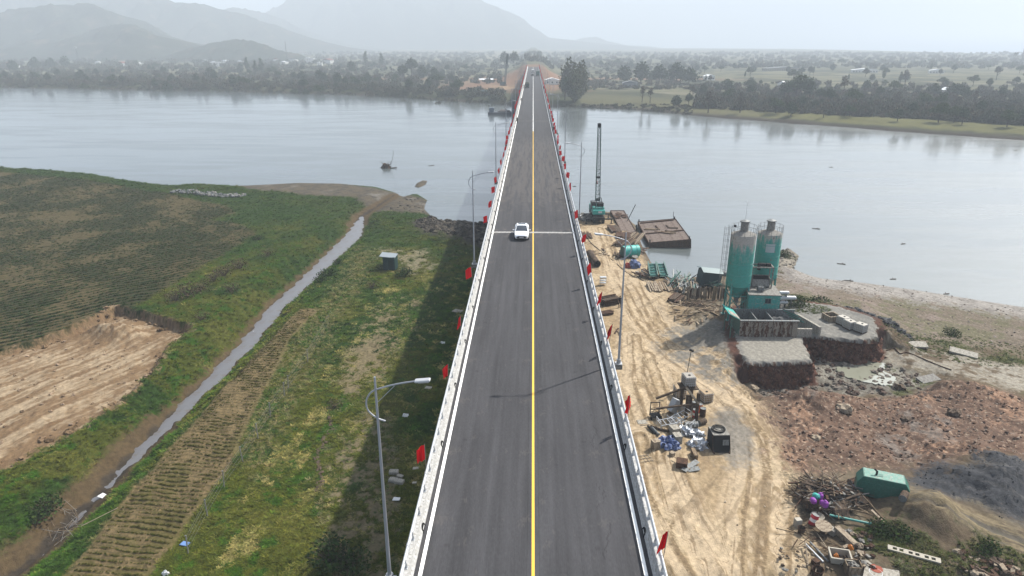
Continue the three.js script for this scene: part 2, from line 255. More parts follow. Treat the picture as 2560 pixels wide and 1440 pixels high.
function hAt(x, z) {
  let h = gs(baseH, x, z);
  const n1 = nz(T1, x / 40, z / 40), n2 = nz(T2, x / 9, z / 9), n3 = nz(T3, x / 6, z / 6);
  if (h > 0.05) h += (0.12 * n1 + 0.07 * n2) * Math.min(1, h);
  if (h > 0.8) h += 0.035 * n3;
  for (const [mx, mz, mh, mr] of mounds) { const d2 = ((x - mx) * (x - mx) + (z - mz) * (z - mz)) / (mr * mr); if (d2 < 4) h += mh * Math.exp(-d2 * 1.6) * (1 + 0.16 * n2 + 0.08 * n3); }
  const dg = inZ(Z.dig, x, z);
  if (dg > -1) { let dw = 1e9; for (let k = 0; k < digWall.length - 1; k++) dw = Math.min(dw, sdSeg(x, z, digWall[k].x, digWall[k].z, digWall[k + 1].x, digWall[k + 1].z)[0]); h -= 1.25 * sst(-0.1 + 0.1 * n3, 0.45, dg) * sst(26, 3, dw); h += 0.05 * n3; }
  const pt = inZ(Z.pit, x, z); if (pt > -4) h = mix(h, 1.35 + 0.12 * n2 + 0.1 * n3, sst(-3.5, 0.5, pt + n2));
  const pf = inZ(Z.platform, x, z); if (pf > -6) { const sl = inZ(Z.slab, x, z); const wd = mix(5.6, 0.75, sst(-4.5, -1.8, pt)); h = mix(h, 4.0 + (sl > 0 ? 0.02 : 0.06 * n2), sst(-wd, 0.02, pf + (0.2 * n3 + nz(T2, x / 8, z / 8) * 0.18) * (wd < 1 ? 1 : 2))); }
  const rb = inZ(Z.rubble, x, z); if (rb > 0) h += Math.min(1, rb) * (0.07 * n3 + 0.10 * n2);
  const cl = inZ(Z.clods, x, z); if (cl > -1) h += sst(-1, 1, cl) * (0.22 * n3 + 0.2 * n2);
  const rl = inZ(Z.rills, x, z); if (rl > 0) h += Math.min(1, rl) * 0.16 * nz(T2, (x * 0.55 - z * 0.83) / 6, (x * 0.83 + z * 0.55) / 60);
  const rd = gs(rutD, x, z); if (rd < 3.4) h -= 0.05 * Math.cos(rd * 5.2) * sst(3.4, 1.2, rd);
  const cd = gs(canalD, x, z); if (cd < 5.5) { const bed = gs(canalB, x, z); h = Math.min(h, mix(bed, h, Math.pow(clamp((cd + 0.75 + 0.35 * n2) / 5.2), 1.15))); if (cd > 0) h += 0.05 * n3; }
  const st = inZ(Z.strip, x, z); if (st > 0) h += 0.05 * Math.sin(stripRow(x, z) * 2 * Math.PI) * Math.min(1, st * 2);
  return h;
}
const stripRow = (x, z) => (-z + 0.10 * x + 0.25 * nz(T2, x / 50, z / 50)) / 0.56;
const fieldRow = (x, z) => ((x + z) * 0.7071 + 0.5 * nz(T2, x / 90, z / 90)) / 1.12;
function on(px, py, lift = 0) { let y = 2.6, p; for (let k = 0; k < 14; k++) { p = at(px, py, y); y = mix(y, Math.max(0, hAt(p.x, p.z)), 0.7); } return V(p.x, hAt(p.x, p.z) + lift, p.z); }
const gnd = (x, z, lift = 0) => V(x, hAt(x, z) + lift, z);

// ---------- near banks: what the ground is made of ----------
function groundColour(x, z, c, zs) {
  const a = nz(T1, x / 31, z / 31), b = nz(T2, x / 8, z / 8), d = nz(T3, x / 5, z / 5), e = nz(T1, x / 2.3 + 0.3, z / 2.3), f = nz(T2, x / 70 + 0.4, z / 70);
  const rag = 0.7 * b + 0.5 * d;
  let r, g, bl;
  const set = (R, G, Bq, m) => { if (m <= 0) return; if (m > 1) m = 1; r += (R - r) * m; g += (G - g) * m; bl += (Bq - bl) * m; };
  const inside = (n, w = 0.5, k = 1) => zs[n] ? sst(-w, w, inZ(Z[n], x, z) + rag * k) : 0;
  const grain = ALB * (1 + 0.16 * e + 0.12 * d);
  if (x + 2.2 * a + 1.6 * b + 0.8 * d < 5.5) {   // meadow side: turf in several greens, straw and bare earth
    r = 0.082; g = 0.098; bl = 0.014;
    set(0.1073, 0.1160, 0.0206, sst(-0.2, 0.7, a + 0.4 * b));
    set(0.0344, 0.0710, 0.0110, sst(0.0, 0.6, f - 0.3 * b + 0.1));
    set(0.0429, 0.0971, 0.0096, sst(0.25, 0.8, b - 0.4 * a));
    set(0.2146, 0.1954, 0.0585, 0.85 * sst(0.55, 0.95, 0.8 * nz(T1, x / 17 + 0.7, z / 22) + 0.45 * d + (x > -24 && z > -110 ? 0.12 : -0.2)));
    set(0.3004, 0.2605, 0.0894, 0.9 * sst(0.85, 1.25, nz(T2, x / 13 + 0.2, z / 19) + 0.5 * d + (x > -24 && z > -120 ? 0.2 : -0.35)));
    set(0.0268, 0.0533, 0.0124, 0.6 * inside('mudFringe'));
    set(0.0376, 0.0686, 0.0151, 0.75 * sst(-95, -150, z + 14 * a));
    const bf = inside('bigField', 0.5, 0.5);
    if (bf > 0) { const ph = fieldRow(x, z), q = 0.5 + 0.5 * Math.sin(ph * 2 * Math.PI), dry = sst(-0.6, 0.6, nz(T1, x / 60 + 0.1, z / 60) + 0.5 * b); set(mix(0.064, 0.150, dry), mix(0.060, 0.115, dry), mix(0.026, 0.054, dry), bf); set(0.0296, 0.0414, 0.0099, bf * (0.75 - 0.3 * dry) * sst(0.35, 0.8, q + 0.3 * d)); }
    const sp = inside('strip', 0.25, 0.25);
    if (sp > 0) { const q = 0.5 + 0.5 * Math.sin(stripRow(x, z) * 2 * Math.PI + 0.6 * d); set(0.26, 0.19, 0.095, sp); set(0.13, 0.105, 0.045, sp * 0.8 * sst(0.45, 0.0, q + 0.2 * d)); set(0.15, 0.135, 0.04, sp * 0.55 * sst(0.0, 0.8, b + a + 0.2)); }
    set(0.215, 0.18, 0.085, 0.75 * inside('drypath', 1.2, 1.6) * sst(-0.5, 0.5, e + d));
    set(0.27, 0.21, 0.135, 0.8 * inside('track', 1.0, 1.5) * sst(-0.5, 0.5, b + e));
    set(0.34, 0.285, 0.19, 0.85 * inside('bare1', 1.0, 1.8) * sst(-0.4, 0.4, d + b));
    set(0.30, 0.235, 0.14, 0.85 * inside('bare2', 1.2, 2) * sst(-0.3, 0.5, d + b + a));
    const dg = inside('dig', 0.5, 0.7);
    if (dg > 0) { set(0.300, 0.195, 0.108, dg); set(0.22, 0.135, 0.075, dg * 0.7 * sst(0.2, 0.9, b + 0.6 * d)); const st = nz(T2, (x * 0.96 + z * 0.28) / 5, (z * 0.96 - x * 0.28) / 60), st2 = nz(T1, (x * 0.99 + z * 0.1) / 3, (z * 0.99 - x * 0.1) / 45); set(0.540, 0.415, 0.272, dg * sst(-0.4, 0.9, st + 0.5 * a + 0.15 * b + 0.1) * sst(0, 4, inZ(Z.dig, x, z) + 2.5 * b)); set(0.217, 0.138, 0.072, dg * 0.45 * sst(0.5, 1.1, st2 + 0.4 * d)); }
    let md = inside('mud', 1.2, 1); if (zs.islet) md = Math.max(md, sst(-2, 0, inZ(Z.islet, x, z)));
    if (md > 0) { set(0.165, 0.135, 0.095, md); set(0.095, 0.085, 0.07, md * sst(0.1, 0.6, b + 0.5 * d)); set(0.30, 0.28, 0.25, md * 0.7 * sst(0.5, 0.9, a + 0.5 * d)); }
    const cl = inside('clods', 1.5, 1.3); if (cl > 0) { set(0.135, 0.115, 0.09, cl); set(0.075, 0.065, 0.055, cl * sst(0, 0.7, d + b)); }
    const cd = gs(canalD, x, z);
    if (cd < 4) { const w = gs(canalB, x, z); set(0.14, 0.098, 0.052, sst(w > -0.35 ? 2.3 : 1.35, w > -0.35 ? 1.2 : 0.55, cd + 0.35 * b + 0.3 * d)); set(0.075, 0.06, 0.045, sst(0.5, -0.1, cd + 0.25 * b)); }
  } else {       // yard side: earth, sand, dust, gravel, rubble
    r = 0.20; g = 0.15; bl = 0.10;
    set(0.26, 0.215, 0.15, sst(-0.3, 0.6, a + 0.4 * b));
    const fl = inside('flat', 3, 2); if (fl > 0) { set(0.267, 0.215, 0.163, fl); set(0.338, 0.267, 0.221, fl * sst(-0.2, 0.6, a + 0.3 * d)); set(0.208, 0.195, 0.111, fl * 0.8 * sst(0.2, 0.8, f + 0.5 * b)); set(0.546, 0.481, 0.390, fl * 0.5 * sst(0.7, 1.1, d + 0.4 * e)); }
    const sd = inside('sand', 1.2, 1.5);
    if (sd > 0) {
      set(0.576, 0.432, 0.264, sd); set(0.448, 0.320, 0.192, sd * 0.8 * sst(0, 0.8, b + 0.4 * d)); set(0.704, 0.552, 0.360, sd * sst(0, 0.8, a - 0.3 * b + 0.2 * e));
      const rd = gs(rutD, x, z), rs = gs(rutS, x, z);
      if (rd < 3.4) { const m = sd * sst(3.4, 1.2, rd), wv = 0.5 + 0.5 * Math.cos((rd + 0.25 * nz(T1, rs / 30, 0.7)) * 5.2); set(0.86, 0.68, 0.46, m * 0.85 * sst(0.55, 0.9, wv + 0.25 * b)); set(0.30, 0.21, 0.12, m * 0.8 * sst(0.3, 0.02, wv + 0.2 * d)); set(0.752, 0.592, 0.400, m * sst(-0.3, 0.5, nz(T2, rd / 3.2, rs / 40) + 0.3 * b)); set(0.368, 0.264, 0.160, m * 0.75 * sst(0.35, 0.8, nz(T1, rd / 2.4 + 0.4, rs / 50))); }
      const cr = nz(T2, (x * 0.8 + z * 0.6) / 5, (z * 0.8 - x * 0.6) / 40); set(0.352, 0.256, 0.160, sd * 0.55 * sst(0.5, 0.9, cr + 0.2 * d));
    }
    set(0.260, 0.254, 0.234, 0.85 * inside('gravelDust', 1.5, 1.8) * sst(-0.6, 0.5, b + a + 0.4)); set(0.299, 0.286, 0.260, 0.8 * inside('gravelDust2', 1, 1));
    const rb = inside('rubble', 1.5, 1.5);
    if (rb > 0) { set(0.258, 0.164, 0.118, rb); set(0.180, 0.118, 0.088, rb * sst(0, 0.6, b + 0.5 * d)); set(0.421, 0.258, 0.172, rb * sst(0.2, 0.8, a + 0.4 * e)); set(0.530, 0.421, 0.312, rb * 0.75 * sst(0.6, 0.9, d + 0.35 * e)); set(0.281, 0.258, 0.234, rb * 0.6 * sst(0.4, 0.9, f - 0.4 * b)); }
    const pt = inside('pit', 1, 1); if (pt > 0) { set(0.260, 0.240, 0.202, pt); set(0.416, 0.390, 0.325, pt * sst(0, 0.6, a + b)); set(0.117, 0.081, 0.058, pt * 0.8 * sst(0.35, 0.8, d + b)); }
    const pl = inside('pale', 1, 1.4); if (pl > 0) { set(0.520, 0.474, 0.390, pl * sst(-0.7, 0.2, b + a + 0.2)); set(0.260, 0.208, 0.143, pl * 0.7 * sst(0.5, 0.9, d + b)); }
    if (x > 40 && z < -55) set(0.094, 0.111, 0.039, 0.85 * sst(0.15, 0.7, nz(T1, x / 26 + 0.15, z / 12) + 0.5 * d) * sst(-2, 3, inZ(Z.flat, x, z) < 0 ? 4 : -1) * (1 - pl) * (1 - rb));
    const pf = inZ(Z.platform, x, z), n3c = nz(T3, x / 6, z / 6);
    if (pf > -2.2) { set(0.390, 0.370, 0.332, sst(-0.1, 0.05, pf + 0.2 * n3c + 0.18 * b)); set(0.260, 0.254, 0.234, sst(0, 0.4, pf) * 0.8 * sst(-0.1, 0.7, b + d)); { const q = pf + 0.2 * n3c + 0.18 * b; set(0.163, 0.081, 0.058, sst(-0.02, -0.14, q) * sst(-1.5, -0.8, q)); set(0.091, 0.052, 0.042, 0.8 * sst(-6, -4, inZ(Z.pit, x, z)) * sst(-0.02, -0.14, q) * sst(-1.2, -0.7, q) * sst(0, 0.7, d + b)); } if (zs.slab) set(0.468, 0.436, 0.370, inside('slab', 0.3, 0.4) * (0.8 + 0.2 * d)); }
    const ah = inside('asphaltHeap', 1.2, 1.4); if (ah > 0) { set(0.098, 0.100, 0.108, ah); set(0.169, 0.163, 0.156, ah * 0.7 * sst(0.2, 0.8, nz(T2, (x * 0.55 - z * 0.83) / 5, (x * 0.83 + z * 0.55) / 40) + 0.3 * d)); }
    const ri = inside('rills', 1.2, 1); if (ri > 0) { const q = nz(T2, (x * 0.55 - z * 0.83) / 6, (x * 0.83 + z * 0.55) / 60); set(0.325, 0.260, 0.163, ri); set(0.156, 0.124, 0.091, ri * sst(0.1, 0.6, q + 0.2 * d)); set(0.117, 0.114, 0.111, ri * 0.7 * sst(0.3, 0.8, -q + 0.4 * a)); }
    set(0.072, 0.088, 0.031, 0.8 * inside('weeds', 1.2, 2) * sst(-0.5, 0.4, b + d));
    set(0.111, 0.113, 0.117, 0.85 * inside('greyRocks', 1, 1));
    const cr = inside('crust', 2, 3); if (cr > 0) { set(0.520, 0.481, 0.436, cr); set(0.338, 0.305, 0.273, cr * sst(0.1, 0.7, b + 0.5 * d)); }
    const spz = inside('spit', 1, 1); if (spz > 0) { set(0.468, 0.416, 0.338, spz); set(0.208, 0.182, 0.143, spz * sst(0.1, 0.7, b + d)); }
  }
  c[0] = r * grain; c[1] = g * grain; c[2] = bl * grain;
}
function groundTile(x0, x1, d0, d1, px, step) {
  const nx = Math.round((x1 - x0) / step), nd = Math.round((d1 - d0) / step), pos = [], uv = [], idx = [], row = nx + 1;
  for (let j = 0; j <= nd; j++) for (let i = 0; i <= nx; i++) { const x = x0 + (x1 - x0) * i / nx, z = -(d0 + (d1 - d0) * j / nd); pos.push(x, hAt(x, z), z); uv.push(i / nx, j / nd); }
  for (let j = 0; j < nd; j++) for (let i = 0; i < nx; i++) { const a = j * row + i; idx.push(a, a + 1, a + row, a + 1, a + row + 1, a + row); }
  const rim = []; for (let i = 0; i < nx; i++) rim.push([i, i + 1], [nd * row + i + 1, nd * row + i]); for (let j = 0; j < nd; j++) rim.push([(j + 1) * row, j * row], [j * row + nx, (j + 1) * row + nx]);
  const g = new THREE.BufferGeometry(); g.setAttribute('position', new THREE.Float32BufferAttribute(pos, 3)); g.setAttribute('uv', new THREE.Float32BufferAttribute(uv, 2)); g.setIndex(idx); g.computeVertexNormals();
  const zs = {}; for (const k in Z) if (Z[k].x0 < x1 && Z[k].x1 > x0 && Z[k].z0 < -d0 && Z[k].z1 > -d1) zs[k] = true;
  const ph = Math.round(px * (d1 - d0) / (x1 - x0)), c3 = [0, 0, 0];
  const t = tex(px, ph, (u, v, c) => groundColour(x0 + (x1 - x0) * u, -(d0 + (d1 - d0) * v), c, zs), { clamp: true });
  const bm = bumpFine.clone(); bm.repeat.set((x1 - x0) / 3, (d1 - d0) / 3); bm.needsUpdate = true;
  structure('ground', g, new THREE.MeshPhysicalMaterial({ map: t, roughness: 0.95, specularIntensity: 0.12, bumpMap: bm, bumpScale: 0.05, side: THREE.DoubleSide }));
}
const FAST = false;
for (const [a, b, c, d, px, st] of [[-66, 0, -14, 26, 384, 1], [0, 66, -14, 26, 384, 1], [-66, 0, 26, 96, 1536, 0.35], [0, 66, 26, 96, 1536, 0.35], [-66, 0, 96, 166, 1024, 0.5], [0, 66, 96, 166, 1024, 0.5], [-136, -66, 26, 96, 640, 0.7], [-136, -66, 96, 166, 896, 0.5], [-216, -136, 96, 246, 512, 1], [-136, 0, 166, 246, 896, 1], [66, 140, 26, 166, 640, 0.7]]) groundTile(a, b, c, d, FAST ? px >> 2 : px, st);
console.log('ground done');

// ---------- river ----------
{
  const g = new THREE.PlaneGeometry(3400, 760, 1, 1); g.rotateX(-Math.PI / 2); g.translate(0, 0, -400);
  const bt = tex(512, 512, (u, v, c) => { c[0] = c[1] = c[2] = 0.5 + 0.2 * nz(T1, u, v) + 0.12 * nz(T2, u * 3, v * 3); }, { data: true, rep: [3400 / 60, 760 / 26] });
  const mt = tex(512, 512, (u, v, c) => { const n = nz(T1, u, v * 2) + 0.5 * nz(T2, u * 2, v * 7) + 0.2 * nz(T1, u * 1.0 + 0.3, v * 12); const k = 1 + 0.09 * n; c[0] = 0.030 * k; c[1] = 0.043 * k; c[2] = 0.042 * k; }, { rep: [3400 / 420, 760 / 300] });
  const rt = tex(512, 512, (u, v, c) => { const n = nz(T2, u, v * 3) + 0.5 * nz(T1, u * 2, v * 8); c[0] = c[1] = c[2] = clamp(0.68 + 0.32 * sst(-0.6, 0.9, n)); }, { data: true, rep: [3400 / 300, 760 / 200] });
  structure('river_water', g, new THREE.MeshPhysicalMaterial({ map: mt, roughness: 0.62, roughnessMap: rt, clearcoatRoughnessMap: rt, ior: 1.5, clearcoat: 1, clearcoatRoughness: 0.17, bumpMap: bt, bumpScale: 0.06, side: THREE.DoubleSide }));
}

{
  const pos = [], uv = [], idx = []; let s = 0; const P = canal.slice(2);
  const cv = new THREE.CatmullRomCurve3(P.map(p => V(p[0], p[2], p[1]))), n = 160;
  for (let i = 0; i <= n; i++) { const p = cv.getPointAt(i / n), t = cv.getTangentAt(i / n), l = Math.hypot(t.x, t.z), w = p.y + 0.9; s += 0.7; for (const q of [-1, 1]) { pos.push(p.x - q * t.z / l * w, 0.035, p.z + q * t.x / l * w); uv.push(q * 0.5, s / 4); } if (i < n) idx.push(2 * i, 2 * i + 1, 2 * i + 2, 2 * i + 1, 2 * i + 3, 2 * i + 2); }
  const g = new THREE.BufferGeometry(); g.setAttribute('position', new THREE.Float32BufferAttribute(pos, 3)); g.setAttribute('uv', new THREE.Float32BufferAttribute(uv, 2)); g.setIndex(idx); g.computeVertexNormals();
  structure('ditch_water', g, new THREE.MeshPhysicalMaterial({ map: tex(128, 512, (u, v, c) => { const k = 1 + 0.07 * nz(T1, u * 0.3, v * 0.6) + 0.04 * nz(T2, u * 0.4, v * 2), m = sst(0.4, 1.0, nz(T2, u * 0.3 + 0.4, v)); c[0] = mix(0.082, 0.072, m) * k; c[1] = mix(0.080, 0.060, m) * k; c[2] = mix(0.082, 0.047, m) * k; }), roughness: 0.45, clearcoat: 0.55, clearcoatRoughness: 0.12, side: THREE.DoubleSide }));
}

// ---------- bridge ----------
const BEND = 705, BNEAR = -12;      // deck runs from behind the camera to the far abutment
const M = {};
{
  const L = BEND - BNEAR;
  const asph = tex(512, 2048, (u, v, c) => {       // 11 m across, 90 m along
    const x = (u - 0.5) * 10.6, s = nz(T1, u * 1.2, v * 0.5) * 0.5 + nz(T2, u * 5, v * 2) * 0.35, lane = Math.abs(Math.abs(x) - 2.5);
    const wheel = Math.exp(-Math.pow((lane - 0.85) / 0.35, 2)), fine = nz(T3, u * 3.3, v * 28), streak = nz(T2, u * 9, v * 1.0);
    let k = 0.041 * (1 + 0.10 * s + 0.13 * fine + 0.07 * streak + 0.05 * wheel);
    const dust = sst(0.75, 1.2, nz(T1, u * 2 + 0.3, v * 7) + 0.5 * fine) * 0.35 + 0.28 * sst(4.2, 5.2, Math.abs(x)) * sst(-0.4, 0.8, nz(T2, u * 4, v * 12));
    c[0] = mix(k * 1.01, 0.085, dust); c[1] = mix(k, 0.077, dust); c[2] = mix(k * 1.07, 0.07, dust);
    const patch = nz(T3, u * 11, v * 90); if (patch > 1.5) { c[0] = c[1] = c[2] = 0.11; }
  });
  M.asphalt = matOf(asph, 0.9, 0, { bumpMap: bumpAt(6), bumpScale: 0.006 });
  const conc = mottle([0.62, 0.61, 0.585], [[[0.42, 0.40, 0.36], 0.7, 0.35, 2, 3], [[0.74, 0.73, 0.71], 0.35, 0.3, 1, 2, T1]], { size: 256, alb: 0.52 });
  M.parapet = matOf(conc, 0.8); M.concrete = matOf(mottle([0.36, 0.345, 0.315], [[[0.24, 0.225, 0.2], 0.4, 0.4, 2, 2], [[0.46, 0.445, 0.41], 0.5, 0.3, 3, 3, T1]]), 0.9, 0, { bumpMap: bump1, bumpScale: 0.01 });
  const paint = tex(128, 1024, (u, v, c) => { const w = sst(0.9, 1.3, nz(T3, u * 0.4, v * 9) + 0.4 * nz(T2, u, v * 6)); const k = 1 + 0.05 * nz(T1, u, v * 4); c[0] = mix(0.80 * k, 0.3, w); c[1] = mix(0.80 * k, 0.29, w); c[2] = mix(0.78 * k, 0.28, w); });
  M.whitePaint = matOf(paint, 0.7);
  M.yellowPaint = new THREE.MeshStandardMaterial({ map: tex(128, 1024, (u, v, c) => { const w = sst(0.9, 1.3, nz(T3, u * 0.4, v * 9) + 0.4 * nz(T2, u + 0.3, v * 6)); const k = 1 + 0.06 * nz(T1, u, v * 4); c[0] = mix(0.56 * k, 0.2, w); c[1] = mix(0.345 * k, 0.16, w); c[2] = mix(0.028 * k, 0.08, w); }), roughness: 0.7 });
  M.galv = std(1.0, 1.03, 1.06, 0.4, 0.5); M.lampGrey = std(0.62, 0.64, 0.68, 0.45, 0.5); M.darkHole = std(0.02, 0.02, 0.02, 0.9); M.galvDull = std(0.85, 0.87, 0.9, 0.5, 0.4);
  const bridge = thing('road_bridge', 'long straight two-lane concrete road bridge crossing the river', 'bridge', V(0, 0, 0));
  const strip = (x0, x1, d0, d1, y, su = 1, sv = 1) => { const g = new THREE.PlaneGeometry(x1 - x0, d1 - d0, 1, Math.max(1, Math.round((d1 - d0) / 20))); g.rotateX(-Math.PI / 2); g.translate((x0 + x1) / 2, y, -(d0 + d1) / 2); const uv = g.attributes.uv; for (let i = 0; i < uv.count; i++) uv.setXY(i, uv.getX(i) * su, uv.getY(i) * sv); return g; };
  const nearTex = tex(640, 2048, (u, v, c) => {      // the first 240 m, surveyed patch by patch
    const x = (u - 0.5) * 10.56, d = BNEAR + v * 240, lane = Math.abs(Math.abs(x) - 2.45), s1 = nz(T1, x / 9, d / 45), s2 = nz(T2, x / 3, d / 30), streak = nz(T2, x / 1.6 + 0.3, d / 70), fine = nz(T3, x / 2.2, d / 2.2), blot = nz(T1, x / 4 + 0.5, d / 6);
    let k = 0.043 * (1 + 0.10 * s1 + 0.06 * s2 + 0.11 * streak + 0.10 * fine);
    k *= 1 - 0.12 * Math.exp(-Math.pow((lane - 0.8) / 0.3, 2)) * sst(-0.6, 0.5, s2) + 0.07 * Math.exp(-Math.pow(x / 0.5, 2)) * sst(-0.2, 0.6, s1);
    if (Math.abs(Math.abs(x) - 0.28 - 0.02 * s1) < 0.02) k *= 0.8;                 // paving seam
    let dust = 0.45 * sst(90, 108, d + 6 * blot) * sst(182, 150, d + 10 * blot) * sst(-0.9, 0.5, s2 + 0.5 * streak) + 0.3 * sst(4.3, 5.2, Math.abs(x)) * sst(-0.3, 0.8, blot) + 0.25 * sst(0.8, 1.2, blot + 0.4 * fine);
    dust += 0.5 * sst(3.2, 0.4, Math.abs(d - 82)) * sst(-0.1, 0.8, blot + 0.5 * fine);
    const crack = x > 2.6 && x < 4.4 && d < 38 ? sst(0.05, 0.0, Math.abs(x - 3.5 - 0.45 * nz(T2, 0.3, d / 14) - 0.12 * nz(T3, 0.2, d / 3))) * sst(0.0, 0.5, nz(T1, 0.6, d / 9) + 0.3) : 0; k *= 1 - 0.4 * crack;
    const stain = sst(1.15, 1.45, nz(T1, x / 7 + 0.2, d / 9)); k *= 1 - 0.22 * stain;
    c[0] = mix(k, 0.088, dust); c[1] = mix(k * 0.985, 0.078, dust); c[2] = mix(k * 1.05, 0.071, dust); const chip = nz(T3, x / 1.1, d / 1.1); if (chip > 1.75) { c[0] = c[1] = c[2] = 0.12; }
  }, { clamp: true });
  part('asphalt', strip(-5.28, 5.28, BNEAR, 228, DECK, 1, 1), matOf(nearTex, 0.9, 0, { bumpMap: bumpAt(6), bumpScale: 0.006 }), bridge);
  part('asphalt', strip(-5.28, 5.28, 228, BEND, DECK, 1, (BEND - 228) / 90), M.asphalt, bridge);
  // box girder with cantilevered slab
  const sec = [[-5.75, -0.03], [-5.75, -0.35], [-3.2, -0.7], [-2.6, -2.6], [2.6, -2.6], [3.2, -0.7], [5.75, -0.35], [5.75, -0.03]];
  const gird = prism(sec, L); gird.translate(0, DECK, -(BNEAR + BEND) / 2); part('girder', gird, M.concrete, bridge);
  for (const s of [-1, 1]) {
    const pr = [[5.27, 0.001], [5.27, 0.09], [5.36, 0.26], [5.43, 0.60], [5.72, 0.60], [5.76, -0.42], [5.751, -0.42], [5.751, 0.001]].map(([x, y]) => [s * x, y]); if (s < 0) pr.reverse();
    const g = prism(pr, L); g.translate(0, DECK, -(BNEAR + BEND) / 2); const p = part('parapet', g, M.parapet, bridge);
    for (let d = 5.2, k = 0; d < 240; d += 7.25, k++) {          // half-round scuppers through the foot of the parapet
      const t = 0.062, ring = new THREE.TorusGeometry(0.23, 0.035, 6, 12, Math.PI), disc = new THREE.CircleGeometry(0.23, 14, 0, Math.PI);
      const gg = merge([ring.toNonIndexed(), disc.toNonIndexed()]); gg.rotateY(-s * Math.PI / 2); gg.rotateZ(s * -0.35); gg.scale(1, 1.25, 1.15);
      gg.translate(s * 5.255, DECK + 0.005, -d); part('drain_opening', gg, M.darkHole, p);
    }
    // handrail: two round rails on cast posts
    for (const [y, r] of [[1.06, 0.06], [0.84, 0.045]]) part('rail', rod(V(s * 5.58, DECK + y, -BNEAR), V(s * 5.58, DECK + y, -BEND), r, 8), M.galv, bridge);
    const post = merge([prism([[-0.10, 0], [0.12, 0], [0.09, 0.18], [0.05, 0.34], [0.05, 0.47], [-0.05, 0.47], [-0.06, 0.3], [-0.10, 0.16]].map(([x, y]) => [s * x, y]), 0.05, 0.008), B(0.26, 0.02, 0.2, 0, 0.012, 0)]);
    const farPosts = [];
    for (let d = 2.1; d < BEND; d += 1.8) {
      if (d < 235) { const q = part('rail_post', post, M.galv, bridge); q.position.set(s * 5.58, DECK + 0.60, -d); }
      else farPosts.push(post.clone().translate(s * 5.58, DECK + 0.60, -d));
    }
    const fp = part('far_rail_posts', farPosts, M.galv, bridge); fp.userData.kind = 'stuff';
    // rail joint sleeves
    for (let d = 3; d < 160; d += 5.4) part('rail_sleeve', [C(0.075, 0.22, s * 5.58, DECK + 1.06, -d, Math.PI / 2), C(0.06, 0.2, s * 5.58, DECK + 0.84, -d, Math.PI / 2)], M.galvDull, bridge);
    part('edge_line', strip(Math.min(s * 4.9, s * 5.07), Math.max(s * 4.9, s * 5.07), BNEAR, BEND, DECK + 0.005, 1, L / 30), M.whitePaint, bridge);
  }
  part('centre_line', strip(-0.07, 0.07, BNEAR, 185, DECK + 0.005, 1, 7), M.yellowPaint, bridge);
  part('centre_line', strip(-0.07, 0.07, 185, BEND, DECK + 0.005, 1, 17), M.whitePaint, bridge);
  for (const d of [39.5 - 0, 82, 210, 290, 370, 450, 530, 610]) if (d > 40) part('expansion_joint', [B(10.4, 0.012, 0.26, 0, DECK + 0.008, -d + 0.2), B(10.4, 0.012, 0.2, 0, DECK + 0.008, -d - 0.14)], d === 82 ? M.parapet : M.concrete, bridge);
  for (let d = 40; d < BEND; d += 42) {     // piers
    const p = thing('bridge_pier', `${nth(1 + Math.round((d - 40) / 42))} concrete pier from the camera under the bridge girder`, 'pier', V(0, 0, -d), 0, 'piers under the bridge');
    part('cap', B(6.4, 1.1, 2.4, 0, DECK - 3.16, 0), M.concrete, p);
    for (const s of [-1, 1]) part('column', C(0.85, DECK - 1.7, s * 2, (DECK - 3.7 - 2) / 2 - 1 + 0.0, 0, 0, 0, 0, 18), M.concrete, p);
  }
}
// street lamps on brackets outside the parapets
{
  const proto = thing('street_lamp', 'x', 'street lamp', V(0, 0, 0), 0, 'lamps along the bridge');
  part('pole', [C(0.09, 9.9, 0, 4.95, 0, 0, 0, 0, 12, 0.045), C(0.16, 0.35, 0, 0.17, 0)], M.lampGrey, proto);
  part('base_plate', B(0.5, 0.05, 0.5, 0, 0.02, 0), M.galvDull, proto);
  part('bracket', [B(0.75, 0.35, 0.55, -0.12, -0.2, 0)], M.concrete, proto);
  const arm = part('arm', tube([V(-0.30, 7.95, 0), V(0.02, 8.08, 0), V(0.36, 8.42, 0), V(0.40, 8.85, 0), V(0.16, 9.25, 0), V(-0.3, 9.45, 0), V(-1.0, 9.64, 0), V(-1.62, 9.75, 0)], 0.036, 40, 8), M.lampGrey, proto);
  part('strut', rod(V(0, 8.75, 0), V(-0.75, 9.52, 0), 0.015, 5), M.lampGrey, arm);
  const head = part('lamp_head', [RB(0.62, 0.1, 0.26, -1.86, 9.78, 0, 0.045, 0, 0, -0.1)], M.galvDull, proto);
  part('lens', [RB(0.42, 0.03, 0.2, -1.9, 9.722, 0, 0.012, 0, 0, -0.1)], std(0.75, 0.75, 0.72, 0.3), head);
  let n = 0;
  const ord = ['first', 'second', 'third', 'fourth', 'fifth', 'sixth'];
  for (const s of [-1, 1]) for (let d = s < 0 ? 23.6 : 45.4, k = 0; d < 700; d += 45.4, k++) {
    const side = s < 0 ? 'meadow' : 'construction-yard';
    const label = `galvanised street lamp on the ${side} side of the bridge, ${nth(k + 1)} from the camera`;
    const p = V(s * 6.25, DECK, -d), turn = s < 0 ? Math.PI : 0;
    if (!n++) { proto.position.copy(p); proto.rotation.y = turn; proto.userData.label = label; } else copyOf(proto, label, p, turn);
  }
}
